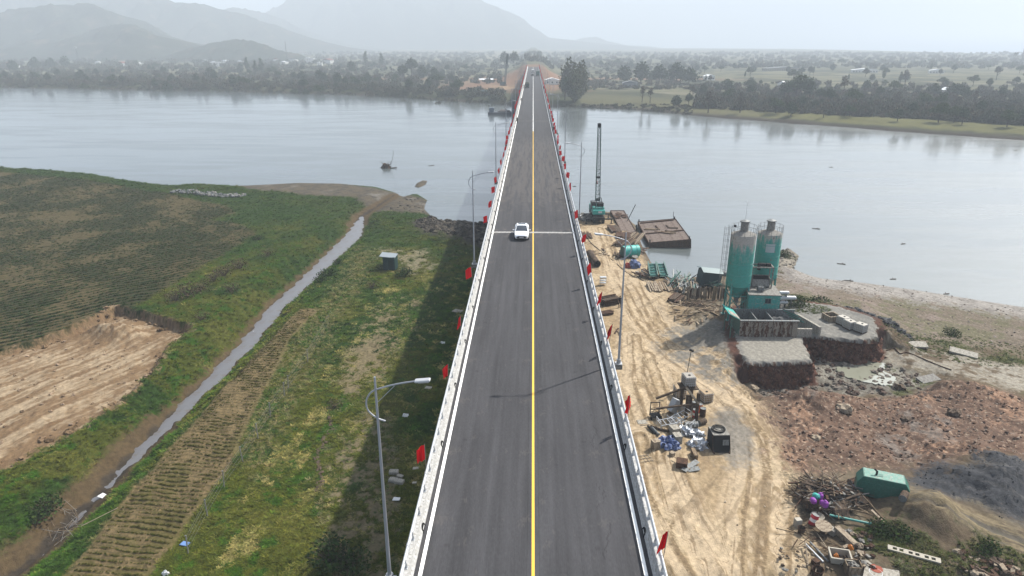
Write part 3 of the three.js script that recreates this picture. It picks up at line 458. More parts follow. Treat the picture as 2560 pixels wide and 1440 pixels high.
// red flags on the handrails
{
  const red = std(1.6, 0.012, 0.02, 0.85), poleM = std(0.45, 0.40, 0.33, 0.7);
  const protos = [];
  const cloth = k => {      // [how wide it hangs, fold, lean]
    const [wd, fold, tip] = [[0.58, 0.06, 0.22], [0.48, 0.10, 0.35], [0.30, 0.10, 0.5], [0.62, 0.05, 0.10], [0.42, 0.10, 0.45], [0.5, 0.2, 0.28], [0.24, 0.16, 0.62], [0.55, 0.16, 0.02]][k];
    const g = new THREE.PlaneGeometry(1, 1, 12, 8), p = g.attributes.position;
    for (let i = 0; i < p.count; i++) { const u = p.getX(i) + 0.5, v = p.getY(i) + 0.5; p.setXYZ(i, u * wd, 0.92 + v * 1.0 - tip * u * (0.6 + 0.4 * u), fold * Math.sin(u * 9 + v * 3 + k) * Math.min(1, u * 3) + 0.12 * u * Math.sin(v * 4 + k * 2)); }
    const back = g.clone(); g.computeVertexNormals(); return g;
  };
  for (let k = 0; k < 8; k++) { const f = thing('red_flag', 'x', 'flag', V(0, 0, 0), 0, 'red flags tied along the bridge handrails'); part('pole', rod(V(0, -0.15, 0), V(0, 1.95, 0), 0.02, 6), poleM, f); part('cloth', cloth(k), red, f); protos.push([f, 0]); }
  const rowL = [30.6, 40.3, 48.9, 60.2, 81.4, 89.7, 98.8], rowR = [24.3, 36.1, 47.0, 54.2, 61.9, 72.8, 83.4, 101.6, 110.0];
  const ord = ['first', 'second', 'third', 'fourth', 'fifth', 'sixth', 'seventh', 'eighth', 'ninth'];
  for (const [s, row] of [[-1, rowL], [1, rowR]]) {
    const ds = row.slice(); for (let d = row[row.length - 1] + 8.5; d < 690; d += 8.2 + rr(-0.6, 0.6)) ds.push(d);
    ds.forEach((d, k) => {
      const v = k === 0 && s < 0 ? 1 : s > 0 && k === 0 ? 2 : Math.floor(rnd() * 8), e = protos[v];
      const side = s < 0 ? 'meadow-side' : 'yard-side';
      const label = `red flag on the ${side} bridge rail, ${nth(k + 1)} from the camera`;
      const p = V(s * 5.66, DECK + 0.66, -d), turn = s < 0 ? Math.PI + rr(-0.5, 0.4) : rr(-0.4, 0.6) + 2.4, lean = rr(-0.14, 0.14);
      let f; if (!e[1]++) { f = e[0]; f.position.copy(p); f.rotation.y = turn; f.userData.label = label; } else f = copyOf(e[0], label, p, turn);
      f.rotation.z = lean; f.scale.setScalar(rr(0.82, 1.0));
    });
  }
}

// ---------- far bank ----------
const shore = [[-2200, 160], [-1200, 192], [-600, 206], [0, 219], [300, 224], [600, 229], [860, 236], [1050, 247], [1200, 257], [1290, 265], [1420, 268], [1560, 273], [1656, 280], [1720, 288], [1850, 299], [2000, 310], [2270, 331], [2560, 351], [3200, 398], [4200, 470]].map(([a, b]) => at(a, b, 0));
function shoreZ(x) { let k = 0; while (k < shore.length - 2 && shore[k + 1].x < x) k++; const a = shore[k], b = shore[k + 1]; return mix(a.z, b.z, (x - a.x) / (b.x - a.x)); }
function farH(x, z) {
  const t = shoreZ(x) + 2.5 * nz(T1, x / 60, 0.2) - z; if (t < 0) return Math.max(-2, t * 0.3);
  let h = 3.0 * Math.pow(clamp(t / (x > 30 ? 26 : 10)), x > 30 ? 0.55 : 0.8) + 0.6 * nz(T1, x / 220, z / 220) * clamp(t / 60);
  const e = Math.abs(x); if (t > 20) h = Math.max(h, mix(DECK - 0.3, h, sst(7, 34, e + 3 * nz(T2, x / 30, z / 30))) * sst(-600, -690, z) + h * (1 - sst(-600, -690, z)));  // approach embankment
  if (z < -1200) h += sst(-1200, -3000, z) * 4;
  return h;
}
{
  const ts = [-8, -3, 0, 1, 2.5, 4, 6, 8, 10, 13, 17, 22, 28, 36, 46, 60, 78, 100, 125, 150, 180, 210, 240, 270, 300, 340, 390, 450, 520, 620, 760, 940, 1200, 1500, 1900, 2400, 3000, 3800, 4800], xs = [];
  for (let k = 0; k <= 150; k++) { const u = k / 75 - 1; xs.push(Math.sign(u) * (200 * Math.abs(u) + (u < 0 ? 2000 : 1250) * Math.pow(Math.abs(u), 2.7))); }
  const pos = [], uv = [], idx = [];
  for (const t of ts) for (const x of xs) { const z = shoreZ(x) - t; pos.push(x, farH(x, z), z); uv.push((x + 1250) / 2500, (-z - 250) / 1250); }
  for (let j = 0; j < ts.length - 1; j++) for (let i = 0; i < xs.length - 1; i++) { const a = j * xs.length + i, n = xs.length; idx.push(a, a + 1, a + n, a + 1, a + n + 1, a + n); }
  const g = new THREE.BufferGeometry(); g.setAttribute('position', new THREE.Float32BufferAttribute(pos, 3)); g.setAttribute('uv', new THREE.Float32BufferAttribute(uv, 2)); g.setIndex(idx); g.computeVertexNormals();
  const t = tex(2048, 1024, (u, v, c) => {
    const x = u * 2500 - 1250, z = -(v * 1250 + 250), a = nz(T1, x / 160, z / 160), b = nz(T2, x / 40, z / 40), f = nz(T1, x / 500 + 0.3, z / 500), in_ = shoreZ(x) - z;
    let r = 0.062, gg = 0.072, bl = 0.034; const set = (R, G, Bq, m) => { m = clamp(m); r = mix(r, R, m); gg = mix(gg, G, m); bl = mix(bl, Bq, m); };
    set(0.10, 0.10, 0.05, sst(0, 0.8, a + 0.3 * b));
    const plot = nz(T3, Math.floor(x / 46 + 2 * f) * 0.173, Math.floor(z / 30 + f) * 0.291); if (in_ > 130) set(mix(0.09, 0.30, clamp(plot + 0.4)), mix(0.11, 0.27, clamp(plot + 0.4)), mix(0.05, 0.18, clamp(plot + 0.3)), 0.75 * sst(0.1, 0.3, plot + 0.2));
    if (x > 30) { set(0.17, 0.165, 0.06, sst(-2, 4, in_ - 7 + 2 * b) * sst(52, 38, in_ + 8 * a) * sst(55, 95, x)); set(0.16, 0.15, 0.075, 0.8 * sst(100, 60, in_ + 20 * b) * sst(150, 100, x)); }
    set(0.085, 0.070, 0.055, sst(x > 30 ? 9 : 3, 1, in_ + b));
    const e = Math.hypot((x + 10) / 1.1, (z + 660) / 2.2); set(0.30, 0.165, 0.095, 0.95 * sst(75, 42, e + 16 * b)); 
    const yard = Math.hypot((x + 40) / 40, (z + 590) / 48); set(0.27, 0.16, 0.10, sst(1.15, 0.75, yard + 0.25 * b)); set(0.42, 0.29, 0.17, 0.8 * sst(0.35, 0.15, Math.abs(yard - 0.45) + 0.15 * b) * sst(-60, -25, x));
    set(0.24, 0.15, 0.10, sst(14, 8, Math.hypot(x - 22, (z + 418) / 1.3) + 3 * b));
    set(0.34, 0.20, 0.12, 0.9 * sst(24, 12, Math.abs(z + 735 + 8 * b) ) * sst(260, 120, Math.abs(x)));
    const k = ALB * (1 + 0.14 * nz(T3, x / 30, z / 30) + 0.1 * b); c[0] = r * k; c[1] = gg * k; c[2] = bl * k;
  }, { clamp: true });
  structure('far_terrain', g, new THREE.MeshPhysicalMaterial({ map: t, roughness: 0.95, specularIntensity: 0.12, side: THREE.DoubleSide }));
}
// hills behind the village
{
  const hillM = new THREE.MeshPhysicalMaterial({ roughness: 1, specularIntensity: 0.1, side: THREE.DoubleSide, map: tex(512, 512, (u, v, c) => { const k = ALB * (1 + 0.35 * nz(T3, u * 2, v * 2)), s = sst(0.2, 0.9, nz(T1, u * 2, v * 2)); c[0] = mix(0.040, 0.115, s) * k; c[1] = mix(0.052, 0.095, s) * k; c[2] = mix(0.030, 0.062, s) * k; }) });
  const hill = (marks, dist, deep, rough) => {
    const R = marks.map(([a, b]) => { const d = rayDir(a, b), t = dist / -d.z; return [d.x * t, Math.max(0, camera.position.y + d.y * t)]; });
    const n = 110, m = 34, pos = [], uv = [], idx = [], x0 = R[0][0], x1 = R[R.length - 1][0];
    const ridge = x => { let k = 0; while (k < R.length - 2 && R[k + 1][0] < x) k++; const a = R[k], b = R[k + 1], t = clamp((x - a[0]) / (b[0] - a[0])); return mix(a[1], b[1], t * t * (3 - 2 * t) * 0.4 + t * 0.6); };
    for (let j = 0; j <= m; j++) for (let i = 0; i <= n; i++) {
      const x = mix(x0, x1, i / n), v = j / m * 2 - 1, top = ridge(x), edge = sst(0, 0.12, i / n) * sst(1, 0.88, i / n);
      const gul = nz(T1, x / 520 + dist, v * 0.5) , z = -dist - v * deep - 60 * nz(T2, x / 700, dist / 900) * (1 - Math.abs(v));
      const s = Math.pow(clamp(1 - Math.pow(Math.abs(v), 1.35)), 1.1);
      const h = top * edge * s * (1 + rough * gul * Math.min(1, Math.abs(v) * 2.5)) + top * 0.025 * nz(T3, x / 260, v * 3) * s + 4.0 - 5 * (1 - s);
      pos.push(x, h, z); uv.push(x / 420, z / 420);
    }
    for (let j = 0; j < m; j++) for (let i = 0; i < n; i++) { const a = j * (n + 1) + i; idx.push(a, a + 1, a + n + 1, a + 1, a + n + 2, a + n + 1); }
    const g = new THREE.BufferGeometry(); g.setAttribute('position', new THREE.Float32BufferAttribute(pos, 3)); g.setAttribute('uv', new THREE.Float32BufferAttribute(uv, 2)); g.setIndex(idx); g.computeVertexNormals();
    structure('hill', g, hillM);
  };
  hill([[-700, 120], [-450, 75], [-200, 45], [0, 35], [100, 24], [190, 12], [230, 14], [300, 42], [390, 82], [480, 112], [560, 128], [680, 138]], 1900, 300, 0.22);
  hill([[-260, 142], [-100, 134], [80, 112], [160, 92], [235, 68], [290, 62], [336, 67], [403, 87], [437, 100], [500, 118], [560, 130], [660, 140]], 1650, 200, 0.2);
  hill([[400, 141], [440, 134], [480, 123], [540, 109], [575, 103], [620, 107], [655, 118], [690, 130], [730, 138], [780, 142]], 1500, 110, 0.12);
  hill([[-340, 80], [-200, 20], [100, -18], [300, -8], [370, 0], [413, 2], [450, 10], [504, 13], [544, 26], [588, 34], [680, 62], [760, 92], [860, 118], [1000, 128]], 2700, 380, 0.22);
  hill([[400, 105], [480, 60], [540, 32], [588, 21], [638, 30], [700, 48], [800, 92], [900, 118], [1000, 126]], 3500, 300, 0.16);
  hill([[380, 122], [500, 112], [560, 92], [640, 52], [700, 18], [760, -20], [850, -42], [950, -52], [1080, -30], [1190, 0], [1250, 22], [1300, 45], [1340, 75], [1375, 96], [1420, 101], [1480, 108], [1560, 116], [1700, 122]], 4300, 600, 0.22);
  hill([[1380, 119], [1430, 104], [1460, 96], [1490, 94], [1520, 105], [1570, 115], [1660, 119]], 5000, 300, 0.16);
}
// trees of the far bank
const leafMats = [[0.040, 0.072, 0.024], [0.06, 0.098, 0.028], [0.095, 0.105, 0.045], [0.085, 0.072, 0.045]].map(c => new THREE.MeshPhysicalMaterial({ color: lin(...c.map(v => v * ALB * 1.3)), roughness: 0.9, specularIntensity: 0.2, transmission: 0.25, side: THREE.DoubleSide, vertexColors: true }));
const barkM = std(0.085, 0.065, 0.048, 0.95);
function crown(lobes, n, size, flat = 1) {      // leaf-clump faces spread through the lobes; lobes [x,y,z,rx,ry]
  const pos = [], col = [], tot = lobes.reduce((s, l) => s + l[3] * l[3] * l[4], 0);
  for (const [lx, ly, lz, rx, ry] of lobes) {
    const k = Math.round(n * rx * rx * ry / tot);
    for (let i = 0; i < k; i++) {
      const u = rr(-1, 1), th = rr(0, 6.283), rad = Math.pow(rnd(), 0.42), q = Math.sqrt(1 - u * u) * rad;
      const p = V(lx + q * Math.cos(th) * rx, ly + u * rad * ry, lz + q * Math.sin(th) * rx), nn = V(rr(-1, 1), rr(-0.4, 1) * flat, rr(-1, 1)).normalize();
      const a = V(rr(-1, 1), rr(-1, 1), rr(-1, 1)).cross(nn).normalize(), b = nn.clone().cross(a), s = size * rr(0.55, 1.25), tone = rr(0.7, 1.3), warm = rr(0.85, 1.2);
      const c = [p.clone().addScaledVector(a, s), p.clone().addScaledVector(b, s * 0.75), p.clone().addScaledVector(a, -s), p.clone().addScaledVector(b, -s * 0.75)];
      for (const m of [0, 1, 2, 0, 2, 3]) { pos.push(c[m].x, c[m].y, c[m].z); col.push(tone * warm, tone, tone); }
    }
  }
  const g = new THREE.BufferGeometry(); g.setAttribute('position', new THREE.Float32BufferAttribute(pos, 3)); g.setAttribute('color', new THREE.Float32BufferAttribute(col, 3)); g.computeVertexNormals(); return g;
}
function limbs(h, r, n, spread) { const g = [rod(V(0, -0.5, 0), V(rr(-0.2, 0.2), h * 0.75, rr(-0.2, 0.2)), r, 7, r * 0.45)]; for (let k = 0; k < n; k++) { const y = h * rr(0.35, 0.65), a = rr(0, 6.28); g.push(rod(V(0, y, 0), V(Math.cos(a) * spread, y + h * rr(0.15, 0.3), Math.sin(a) * spread), r * 0.45, 5, r * 0.2)); } return g; }
const treeProtos = [];
{
  const kinds = [
    ['round_tree', [[0, 6.2, 0, 2.8, 2.4], [1.6, 5.2, 0.8, 1.9, 1.6], [-1.7, 5.4, -0.5, 2.0, 1.7], [0.2, 7.9, 0.2, 1.6, 1.5], [-0.4, 4.4, 1.6, 1.6, 1.3]], 620, 0.42, 0, 9.4],
    ['spreading_tree', [[0, 5.6, 0, 2.4, 1.6], [2.6, 5.0, 0.5, 2.1, 1.3], [-2.7, 5.2, 0.3, 2.2, 1.4], [0.5, 6.9, -1, 2.0, 1.2], [-1, 4.4, 2, 1.8, 1.1], [1.2, 4.6, -2.1, 1.7, 1.1]], 640, 0.42, 1, 8.2],
    ['tall_tree', [[0, 7.5, 0, 1.5, 2.6], [0.8, 5.2, 0.5, 1.5, 1.9], [-0.9, 6.0, -0.4, 1.3, 1.8], [0.2, 10.0, 0, 1.0, 1.7], [-0.2, 3.7, 0.3, 1.2, 1.2]], 520, 0.38, 1, 11.8],
    ['thin_tree', [[0, 6.5, 0, 1.7, 1.8], [1.4, 5.4, 0.4, 1.2, 1.2], [-1.3, 5.8, -0.6, 1.3, 1.2], [0.2, 8.2, 0.2, 1.1, 1.1]], 240, 0.34, 3, 9.4],
    ['dense_tree', [[0, 4.2, 0, 3.0, 2.8], [1.9, 3.2, 1, 2.2, 2.0], [-2.0, 3.4, -0.8, 2.2, 2.1], [0, 6.2, 0, 2.0, 1.8]], 700, 0.45, 0, 8.2],
    ['bamboo_clump', [[0, 6, 0, 2.6, 3.6], [1.6, 8.6, 0.3, 1.5, 2.4], [-1.5, 8.2, -0.2, 1.6, 2.6], [0.2, 10.6, 0, 1.2, 1.9], [2.3, 5.0, 0, 1.6, 2.4], [-2.4, 5.0, 0, 1.6, 2.4], [0, 2.4, 0, 2.6, 2.2], [1.8, 1.8, 0.5, 1.6, 1.7], [-1.8, 1.8, -0.3, 1.6, 1.7]], 1200, 0.42, 2, 12.6]];
  for (const [name, lobes, n, s, mi, h] of kinds) {
    const t = thing(name, 'x', 'tree', V(0, 0, 0), 0, 'trees on the far bank'); part('trunk', limbs(h * 0.75, 0.16 + h * 0.012, 5, h * 0.18), barkM, t); part('crown', crown(lobes, n, s), leafMats[mi], t);
    treeProtos.push({ t, h, used: 0 });
  }
}
function tree(kind, p, h, label) { const k = treeProtos[kind], s = h / k.h; let o; if (!k.used++) { o = k.t; o.position.copy(p); o.userData.label = label; } else o = copyOf(k.t, label, p, 0); o.rotation.y = rr(0, 6.28); o.scale.set(s * rr(0.9, 1.15), s, s * rr(0.9, 1.15)); return o; }
const farAt = (px, py) => { let y = 3, p; for (let k = 0; k < 8; k++) { p = at(px, py, y); y = mix(y, Math.max(0, farH(p.x, p.z)), 0.6); } p.y = farH(p.x, p.z); return p; };
{
  // [kind, x, top, base, label]
  const T = [
    [4, 90, 140, 172, 'large dark tree beside the white houses at the edge of the far village'], [4, 130, 142, 172, 'dark tree next to the large one at the edge of the far village'], [4, 165, 138, 170, 'dark round tree at the end of the dark clump by the far village'],
    [4, 35, 148, 180, 'dark tree below the gabled white house on the far bank'], [2, 618, 140, 182, 'tall light green tree standing above the far woods'], [2, 655, 142, 184, 'second tall light green tree standing above the far woods'], [2, 640, 148, 190, 'light green tree between two taller ones above the far woods'],
    [4, 528, 165, 198, 'dark round tree in front of the white houses on the far bank'], [4, 205, 172, 204, 'dark tree low in the far riverside woods'], [4, 800, 172, 206, 'dark round tree at the top of the far river bank'], [4, 845, 178, 214, 'broad dark tree above the reed bank across the river'],
    [0, 1008, 160, 200, 'tall dark tree left of the far crane'], [0, 1030, 142, 192, 'taller round tree behind the dark one near the far crane'], [4, 1055, 160, 196, 'dark bushy tree between the far crane and the tall round tree'], [2, 915, 125, 168, 'tall hazy tree left of the far bridge approach'], [2, 955, 130, 170, 'slim hazy tree beside the tall one behind the far bank'], [0, 1085, 165, 200, 'round tree on the slope above the moored pontoon'], [0, 880, 150, 186, 'round tree in the hazy wood before the mountain'],
    [0, 1262, 128, 172, 'big hazy tree standing beside the far bridge approach'], [0, 1285, 126, 172, 'second big hazy tree beside the far bridge approach'],
    [5, 1420, 140, 236, 'tall bamboo clump beside the far end of the bridge'], [5, 1452, 146, 240, 'tall bamboo clump on the meadow beside the far bridge end'], [5, 1438, 160, 252, 'lower leafy clump in front of the tall bamboo by the bridge'], [0, 1412, 190, 258, 'round bush-like tree at the foot of the tall bamboo'],
    [4, 1560, 160, 208, 'dark tree on the meadow behind the bamboo clump'], [4, 1602, 150, 206, 'tallest dark tree behind the far meadow'], [4, 1648, 158, 206, 'dark tree at the back of the far meadow'], [4, 1690, 152, 208, 'broad dark tree at the back of the far meadow, beside the tallest'], [4, 1722, 164, 212, 'dark tree at the outer edge of the far meadow'],
    [1, 1988, 184, 250, 'tall spreading tree above the green river strip'], [0, 2016, 190, 252, 'tall round tree beside the spreading one above the green strip'], [3, 2106, 186, 246, 'thin open-crowned tree standing alone above the woods'], [0, 1960, 200, 248, 'dark tree below the tall spreading tree across the river'], [0, 2070, 218, 262, 'round tree in the woods behind the green river strip'], [1, 2130, 220, 266, 'spreading tree in the woods behind the green river strip'],
    [4, 2335, 205, 242, 'dark tree in front of a small house on the far plain'], [4, 2380, 205, 244, 'dark tree beside the small house on the far plain'], [4, 2410, 214, 248, 'lower dark tree beside the small house on the far plain'], [3, 2262, 172, 212, 'hazy thin tree on the far plain'], [3, 2490, 164, 200, 'lone hazy tree far out on the plain'], [2, 2250, 176, 210, 'slim hazy tree on the far plain'],
    [3, 1770, 225, 282, 'thin pale tree at the water edge where the green strip begins'], [3, 1850, 228, 282, 'thin leafless tree among the reeds across the river'], [0, 2450, 248, 290, 'bushy tree at the back of the green river strip'], [3, 1605, 212, 256, 'thin hazy tree on the far meadow'], [3, 1625, 216, 258, 'second thin hazy tree on the far meadow'], [4, 1690, 235, 268, 'dark bush-like tree at the edge of the far meadow'],
  ];
  for (const [k, x, top, base, label] of T) { const p = farAt(x, base), q = rayDir(x, top), t = (p.z - camera.position.z) / q.z, h = camera.position.y + q.y * t - p.y; tree(k, p, clamp(h, 4, 34), label); }
  const spot = (px, py, where, kind) => {
    const kd = ['round', 'spreading', 'slim', 'thin', 'dense', 'bamboo'][kind];
    if (where === 'left') { const a = [[150, 'below the gabled white house'], [300, 'below the dark tree clump'], [420, 'below the red-roofed house'], [520, 'left of the wide white house'], [640, 'below the wide white house'], [760, 'below the village mast'], [880, 'below the long pink-roofed house'], [1000, 'left of the tall dark tree'], [1100, 'near the tall dark tree'], [9999, 'beside the red-earth yard']].find(q => px < q[0])[1]; return `${kd} tree in the far woods ${a}, ${py < 182 ? 'rear rows' : py < 200 ? 'middle rows' : 'bank side'}`; }
    if (where === 'right') { const a = [[1850, 'where the green strip begins'], [1960, 'left of the tall spreading tree'], [2060, 'around the tall spreading tree'], [2180, 'near the open-crowned tree'], [2320, 'before the short white shed'], [2440, 'before the small house'], [9999, 'at the frame edge']].find(q => px < q[0])[1]; return `${kd} tree in woods behind the green strip ${a}, ${py < 240 ? 'rear row' : 'front row'}`; }
    const a = [[1620, 'behind the bamboo clumps'], [1780, 'behind the far meadow'], [1950, 'before the very long shed'], [2100, 'beyond the tall spreading tree'], [2250, 'around the long white shed'], [2400, 'around the short white shed'], [9999, 'near the tank on legs']].find(q => px < q[0])[1]; return `hazy ${kd} tree on the plain ${a}, ${py < 160 ? 'faintest' : py < 185 ? 'midway' : 'nearer edge'}`;
  };
  // the rest of the woodland, tree by tree where it stands free
  for (let k = 0; k < 130; k++) { const px = rr(-60, 1180), py = rr(166, 224 + px * 0.012), p = farAt(px, py); if (Math.hypot((p.x + 40) / 40, (p.z + 590) / 48) < 1) continue; const kd = pick([0, 0, 1, 3, 4, 0]); tree(kd, p, rr(6, 11), spot(px, py, 'left', kd)); }
  for (let k = 0; k < 70; k++) { const px = rr(1720, 2640), py = rr(212, 278 + (px - 1720) * 0.05), p = farAt(px, py); const kd = pick([0, 1, 3, 3, 4, 0]); tree(kd, p, rr(5, 10), spot(px, py, 'right', kd)); }
  for (let k = 0; k < 70; k++) { const px = rr(1500, 2640), py = rr(142, 205), p = farAt(px, py); const kd = pick([0, 1, 4, 2]); tree(kd, p, rr(7, 12), spot(px, py, 'plain', kd)); }
}
// undergrowth and woods too thick to count
{
  const bush = crown([[0, 0.9, 0, 1.5, 1.0], [1, 0.7, 0.4, 1, 0.8], [-0.9, 0.8, -0.5, 1.1, 0.8]], 130, 0.3), L = [], R = [], F = [];
  const tone = () => { const g = rr(0.65, 1.25), w = rr(0.85, 1.5); return lin(g * w, g, g * 0.9); };
  for (let k = 0; k < 2600; k++) { const px = rr(-120, 1260), py = rr(172, 1) ; const t = rnd(), y = mix(168, 219 + px * 0.027 + (px > 860 ? (px - 860) * 0.05 : 0), t), p = farAt(px, y); if (Math.abs(p.x) < 16 || Math.hypot((p.x + 40) / 40, (p.z + 590) / 48) < 1) continue; const s = rr(0.8, 2.0) * (t > 0.85 ? 0.7 : 1.15); L.push({ x: p.x, y: p.y - 0.2, z: p.z, s, sy: s * rr(0.8, 1.6), ry: rr(0, 6.3), c: tone() }); }
  for (let k = 0; k < 2200; k++) { const px = rr(1740, 2700), y = mix(205, 270 + (px - 1740) * 0.052, Math.sqrt(rnd())), p = farAt(px, y), s = rr(0.8, 2.0); R.push({ x: p.x, y: p.y - 0.2, z: p.z, s, sy: s * rr(0.8, 1.8), ry: rr(0, 6.3), c: tone() }); }
  for (let k = 0; k < 500; k++) { const px = rr(1410, 1760), y = rr(160, 225), p = farAt(px, y), s = rr(0.8, 1.8); R.push({ x: p.x, y: p.y - 0.2, z: p.z, s, sy: s, ry: rr(0, 6.3), c: tone() }); }
  for (let k = 0; k < 240; k++) { const px = rr(1400, 1730), y = mix(262, 266 + (px - 1400) * 0.06, rnd()), p = farAt(px, y), s = rr(0.4, 0.9); R.push({ x: p.x, y: p.y - 0.2, z: p.z, s, sy: s, ry: rr(0, 6.3), c: tone() }); }
  for (let k = 0; k < 3600; k++) { const px = rr(-200, 2760), y = mix(133, 172, Math.pow(rnd(), 1.6)), p = farAt(px, y); if (Math.abs(p.x) < 40 && p.z > -900) continue; const s = rr(1.6, 3.6); F.push({ x: p.x, y: p.y - 0.4, z: p.z, s, sy: s * rr(0.7, 1.6), ry: rr(0, 6.3), c: tone() }); }
  const m1 = new THREE.MeshStandardMaterial({ color: lin(0.036, 0.042, 0.019), roughness: 1, side: THREE.DoubleSide, vertexColors: true }), m2 = new THREE.MeshStandardMaterial({ color: lin(0.042, 0.046, 0.023), roughness: 1, side: THREE.DoubleSide, vertexColors: true });
  stuff('undergrowth', instanced(bush, m1, L), 'thick scrub on the far river bank below the village', 'undergrowth');
  stuff('undergrowth', instanced(bush, m2, R), 'thick scrub behind the green river strip', 'undergrowth');
  stuff('distant_woods', instanced(bush, m1, F), 'hazy woods and hedges spread over the far plain', 'woods');
}
// village and sheds
{
  const wallM = [std(1.4, 1.38, 1.3), std(0.62, 0.58, 0.48), std(0.55, 0.58, 0.60)], roofM = { red: std(0.36, 0.10, 0.07), grey: std(0.34, 0.36, 0.38), white: std(1.5, 1.53, 1.56, 0.5), brown: std(0.26, 0.17, 0.12) }, dark = std(0.05, 0.055, 0.06, 0.4);
  const house = (px, py, w, h, dp, roof, wm, flat, label, turn) => {
    const o = thing('house', label, 'house', farAt(px, py), turn ?? rr(-0.5, 0.5)); part('wall', B(w, h, dp, 0, h / 2 - 0.3, 0), wallM[wm], o);
    const rf = part('roof', flat ? [B(w + 0.5, 0.25, dp + 0.5, 0, h - 0.17, 0), B(w * 0.4, h * 0.3, dp * 0.6, -w * 0.2, h + 0.1, 0)] : [prism([[-w / 2 - 0.5, 0], [w / 2 + 0.5, 0], [0, h * 0.42]], dp + 0.9).rotateY(dp > w ? 0 : 0).translate(0, h - 0.3, 0)], roofM[roof], o);
    for (let k = 0; k < Math.max(2, Math.round(w / 3.5)); k++) { const x = -w / 2 + (k + 0.5) * w / Math.max(2, Math.round(w / 3.5)); for (let f = 0; f < Math.round(h / 3.2); f++) part('window', B(1.2, 1.3, 0.1, x, 1.6 + f * 3.1, dp / 2 + 0.03), dark, o); }
  };
  house(20, 168, 9, 5.5, 8, 'brown', 0, false, 'white gabled house at the edge of the far village, by dark trees'); house(42, 172, 7, 4, 6, 'white', 0, false, 'small white outbuilding beside the gabled house in the far village');
  house(308, 165, 10, 5, 8, 'red', 0, false, 'white house with a bright red roof in the far village'); house(350, 166, 8, 5, 7, 'white', 0, true, 'small flat-roofed white house near the red-roofed one');
  house(540, 166, 15, 6.5, 9, 'white', 0, true, 'wide white flat-roofed house under the wooded knoll'); house(566, 160, 12, 6, 8, 'white', 0, true, 'white house behind the wide one under the wooded knoll'); house(512, 158, 9, 5, 8, 'grey', 0, false, 'pale house beside the wide white one under the knoll'); house(604, 160, 13, 5, 9, 'white', 1, true, 'cream house under the end of the wooded knoll');
  house(712, 164, 10, 6, 8, 'white', 0, true, 'white house near the lattice mast in the far village'); house(735, 158, 14, 7, 9, 'grey', 0, true, 'tall white house just behind the lattice mast'); house(775, 156, 16, 8, 9, 'white', 0, true, 'largest white house of the far village, beside the mast'); house(820, 158, 20, 6, 10, 'red', 0, false, 'long white house with a pinkish roof right of the village mast'); house(800, 164, 8, 5, 7, 'white', 0, true, 'small white house in front of the long pink-roofed one'); house(690, 154, 9, 5, 8, 'red', 0, false, 'hazy red-roofed house behind the village mast'); house(245, 160, 8, 4, 7, 'white', 0, false, 'small hazy house between the dark trees and the red roof');
  house(1955, 220, 7, 4, 6, 'white', 0, false, 'small white-roofed shed under the tall spreading tree'); house(2365, 238, 6, 4, 5, 'white', 0, false, 'small white house between dark trees on the far plain', 0.1); house(1772, 200, 9, 4, 7, 'white', 0, false, 'pale shed on the far plain behind the woods'); house(1574, 218, 12, 4, 8, 'grey', 2, false, 'grey shed on the far meadow under the dark trees'); house(2160, 182, 30, 4, 10, 'white', 0, false, 'long white shed far out on the plain'); house(2340, 184, 16, 4, 8, 'white', 0, false, 'short white shed far out on the plain'); house(1960, 178, 60, 4, 12, 'grey', 1, false, 'very long pale greenhouse shed on the far plain'); house(1380, 204, 12, 4, 7, 'white', 0, false, 'white site shed beside the far bridge approach');
  // site of the far abutment
  const rs = thing('site_shed', 'open shed with pale tin roof in the far red-earth yard', 'shed', farAt(1216, 208), 0.1); part('roof', B(13, 0.2, 6, 0, 3.6, 0, 0.12), roofM.white, rs); for (const x of [-6, -2, 2, 6]) for (const z of [-2.6, 2.6]) part('post', B(0.2, 3.5, 0.2, x, 1.75, z), roofM.grey, rs);
  const ct = thing('shipping_container', 'blue-green shipping container on the far river bank', 'container', farAt(1206, 236), 0.15); part('body', RB(8, 2.9, 2.8, 0, 1.5, 0, 0.06), std(0.10, 0.20, 0.21, 0.6), ct); for (let k = 0; k < 12; k++) part('corrugation', B(0.16, 2.5, 0.06, -3.6 + k * 0.65, 1.5, 1.42), std(0.085, 0.17, 0.18, 0.6), ct);
  const hut = thing('site_hut', 'low grey hut beside the blue-green container across the river', 'hut', farAt(1182, 235), 0.1); part('wall', B(4, 2.2, 2.6, 0, 1.1, 0), wallM[2], hut); part('roof', B(4.6, 0.15, 3.2, 0, 2.3, 0, 0.1), roofM.white, hut);
}
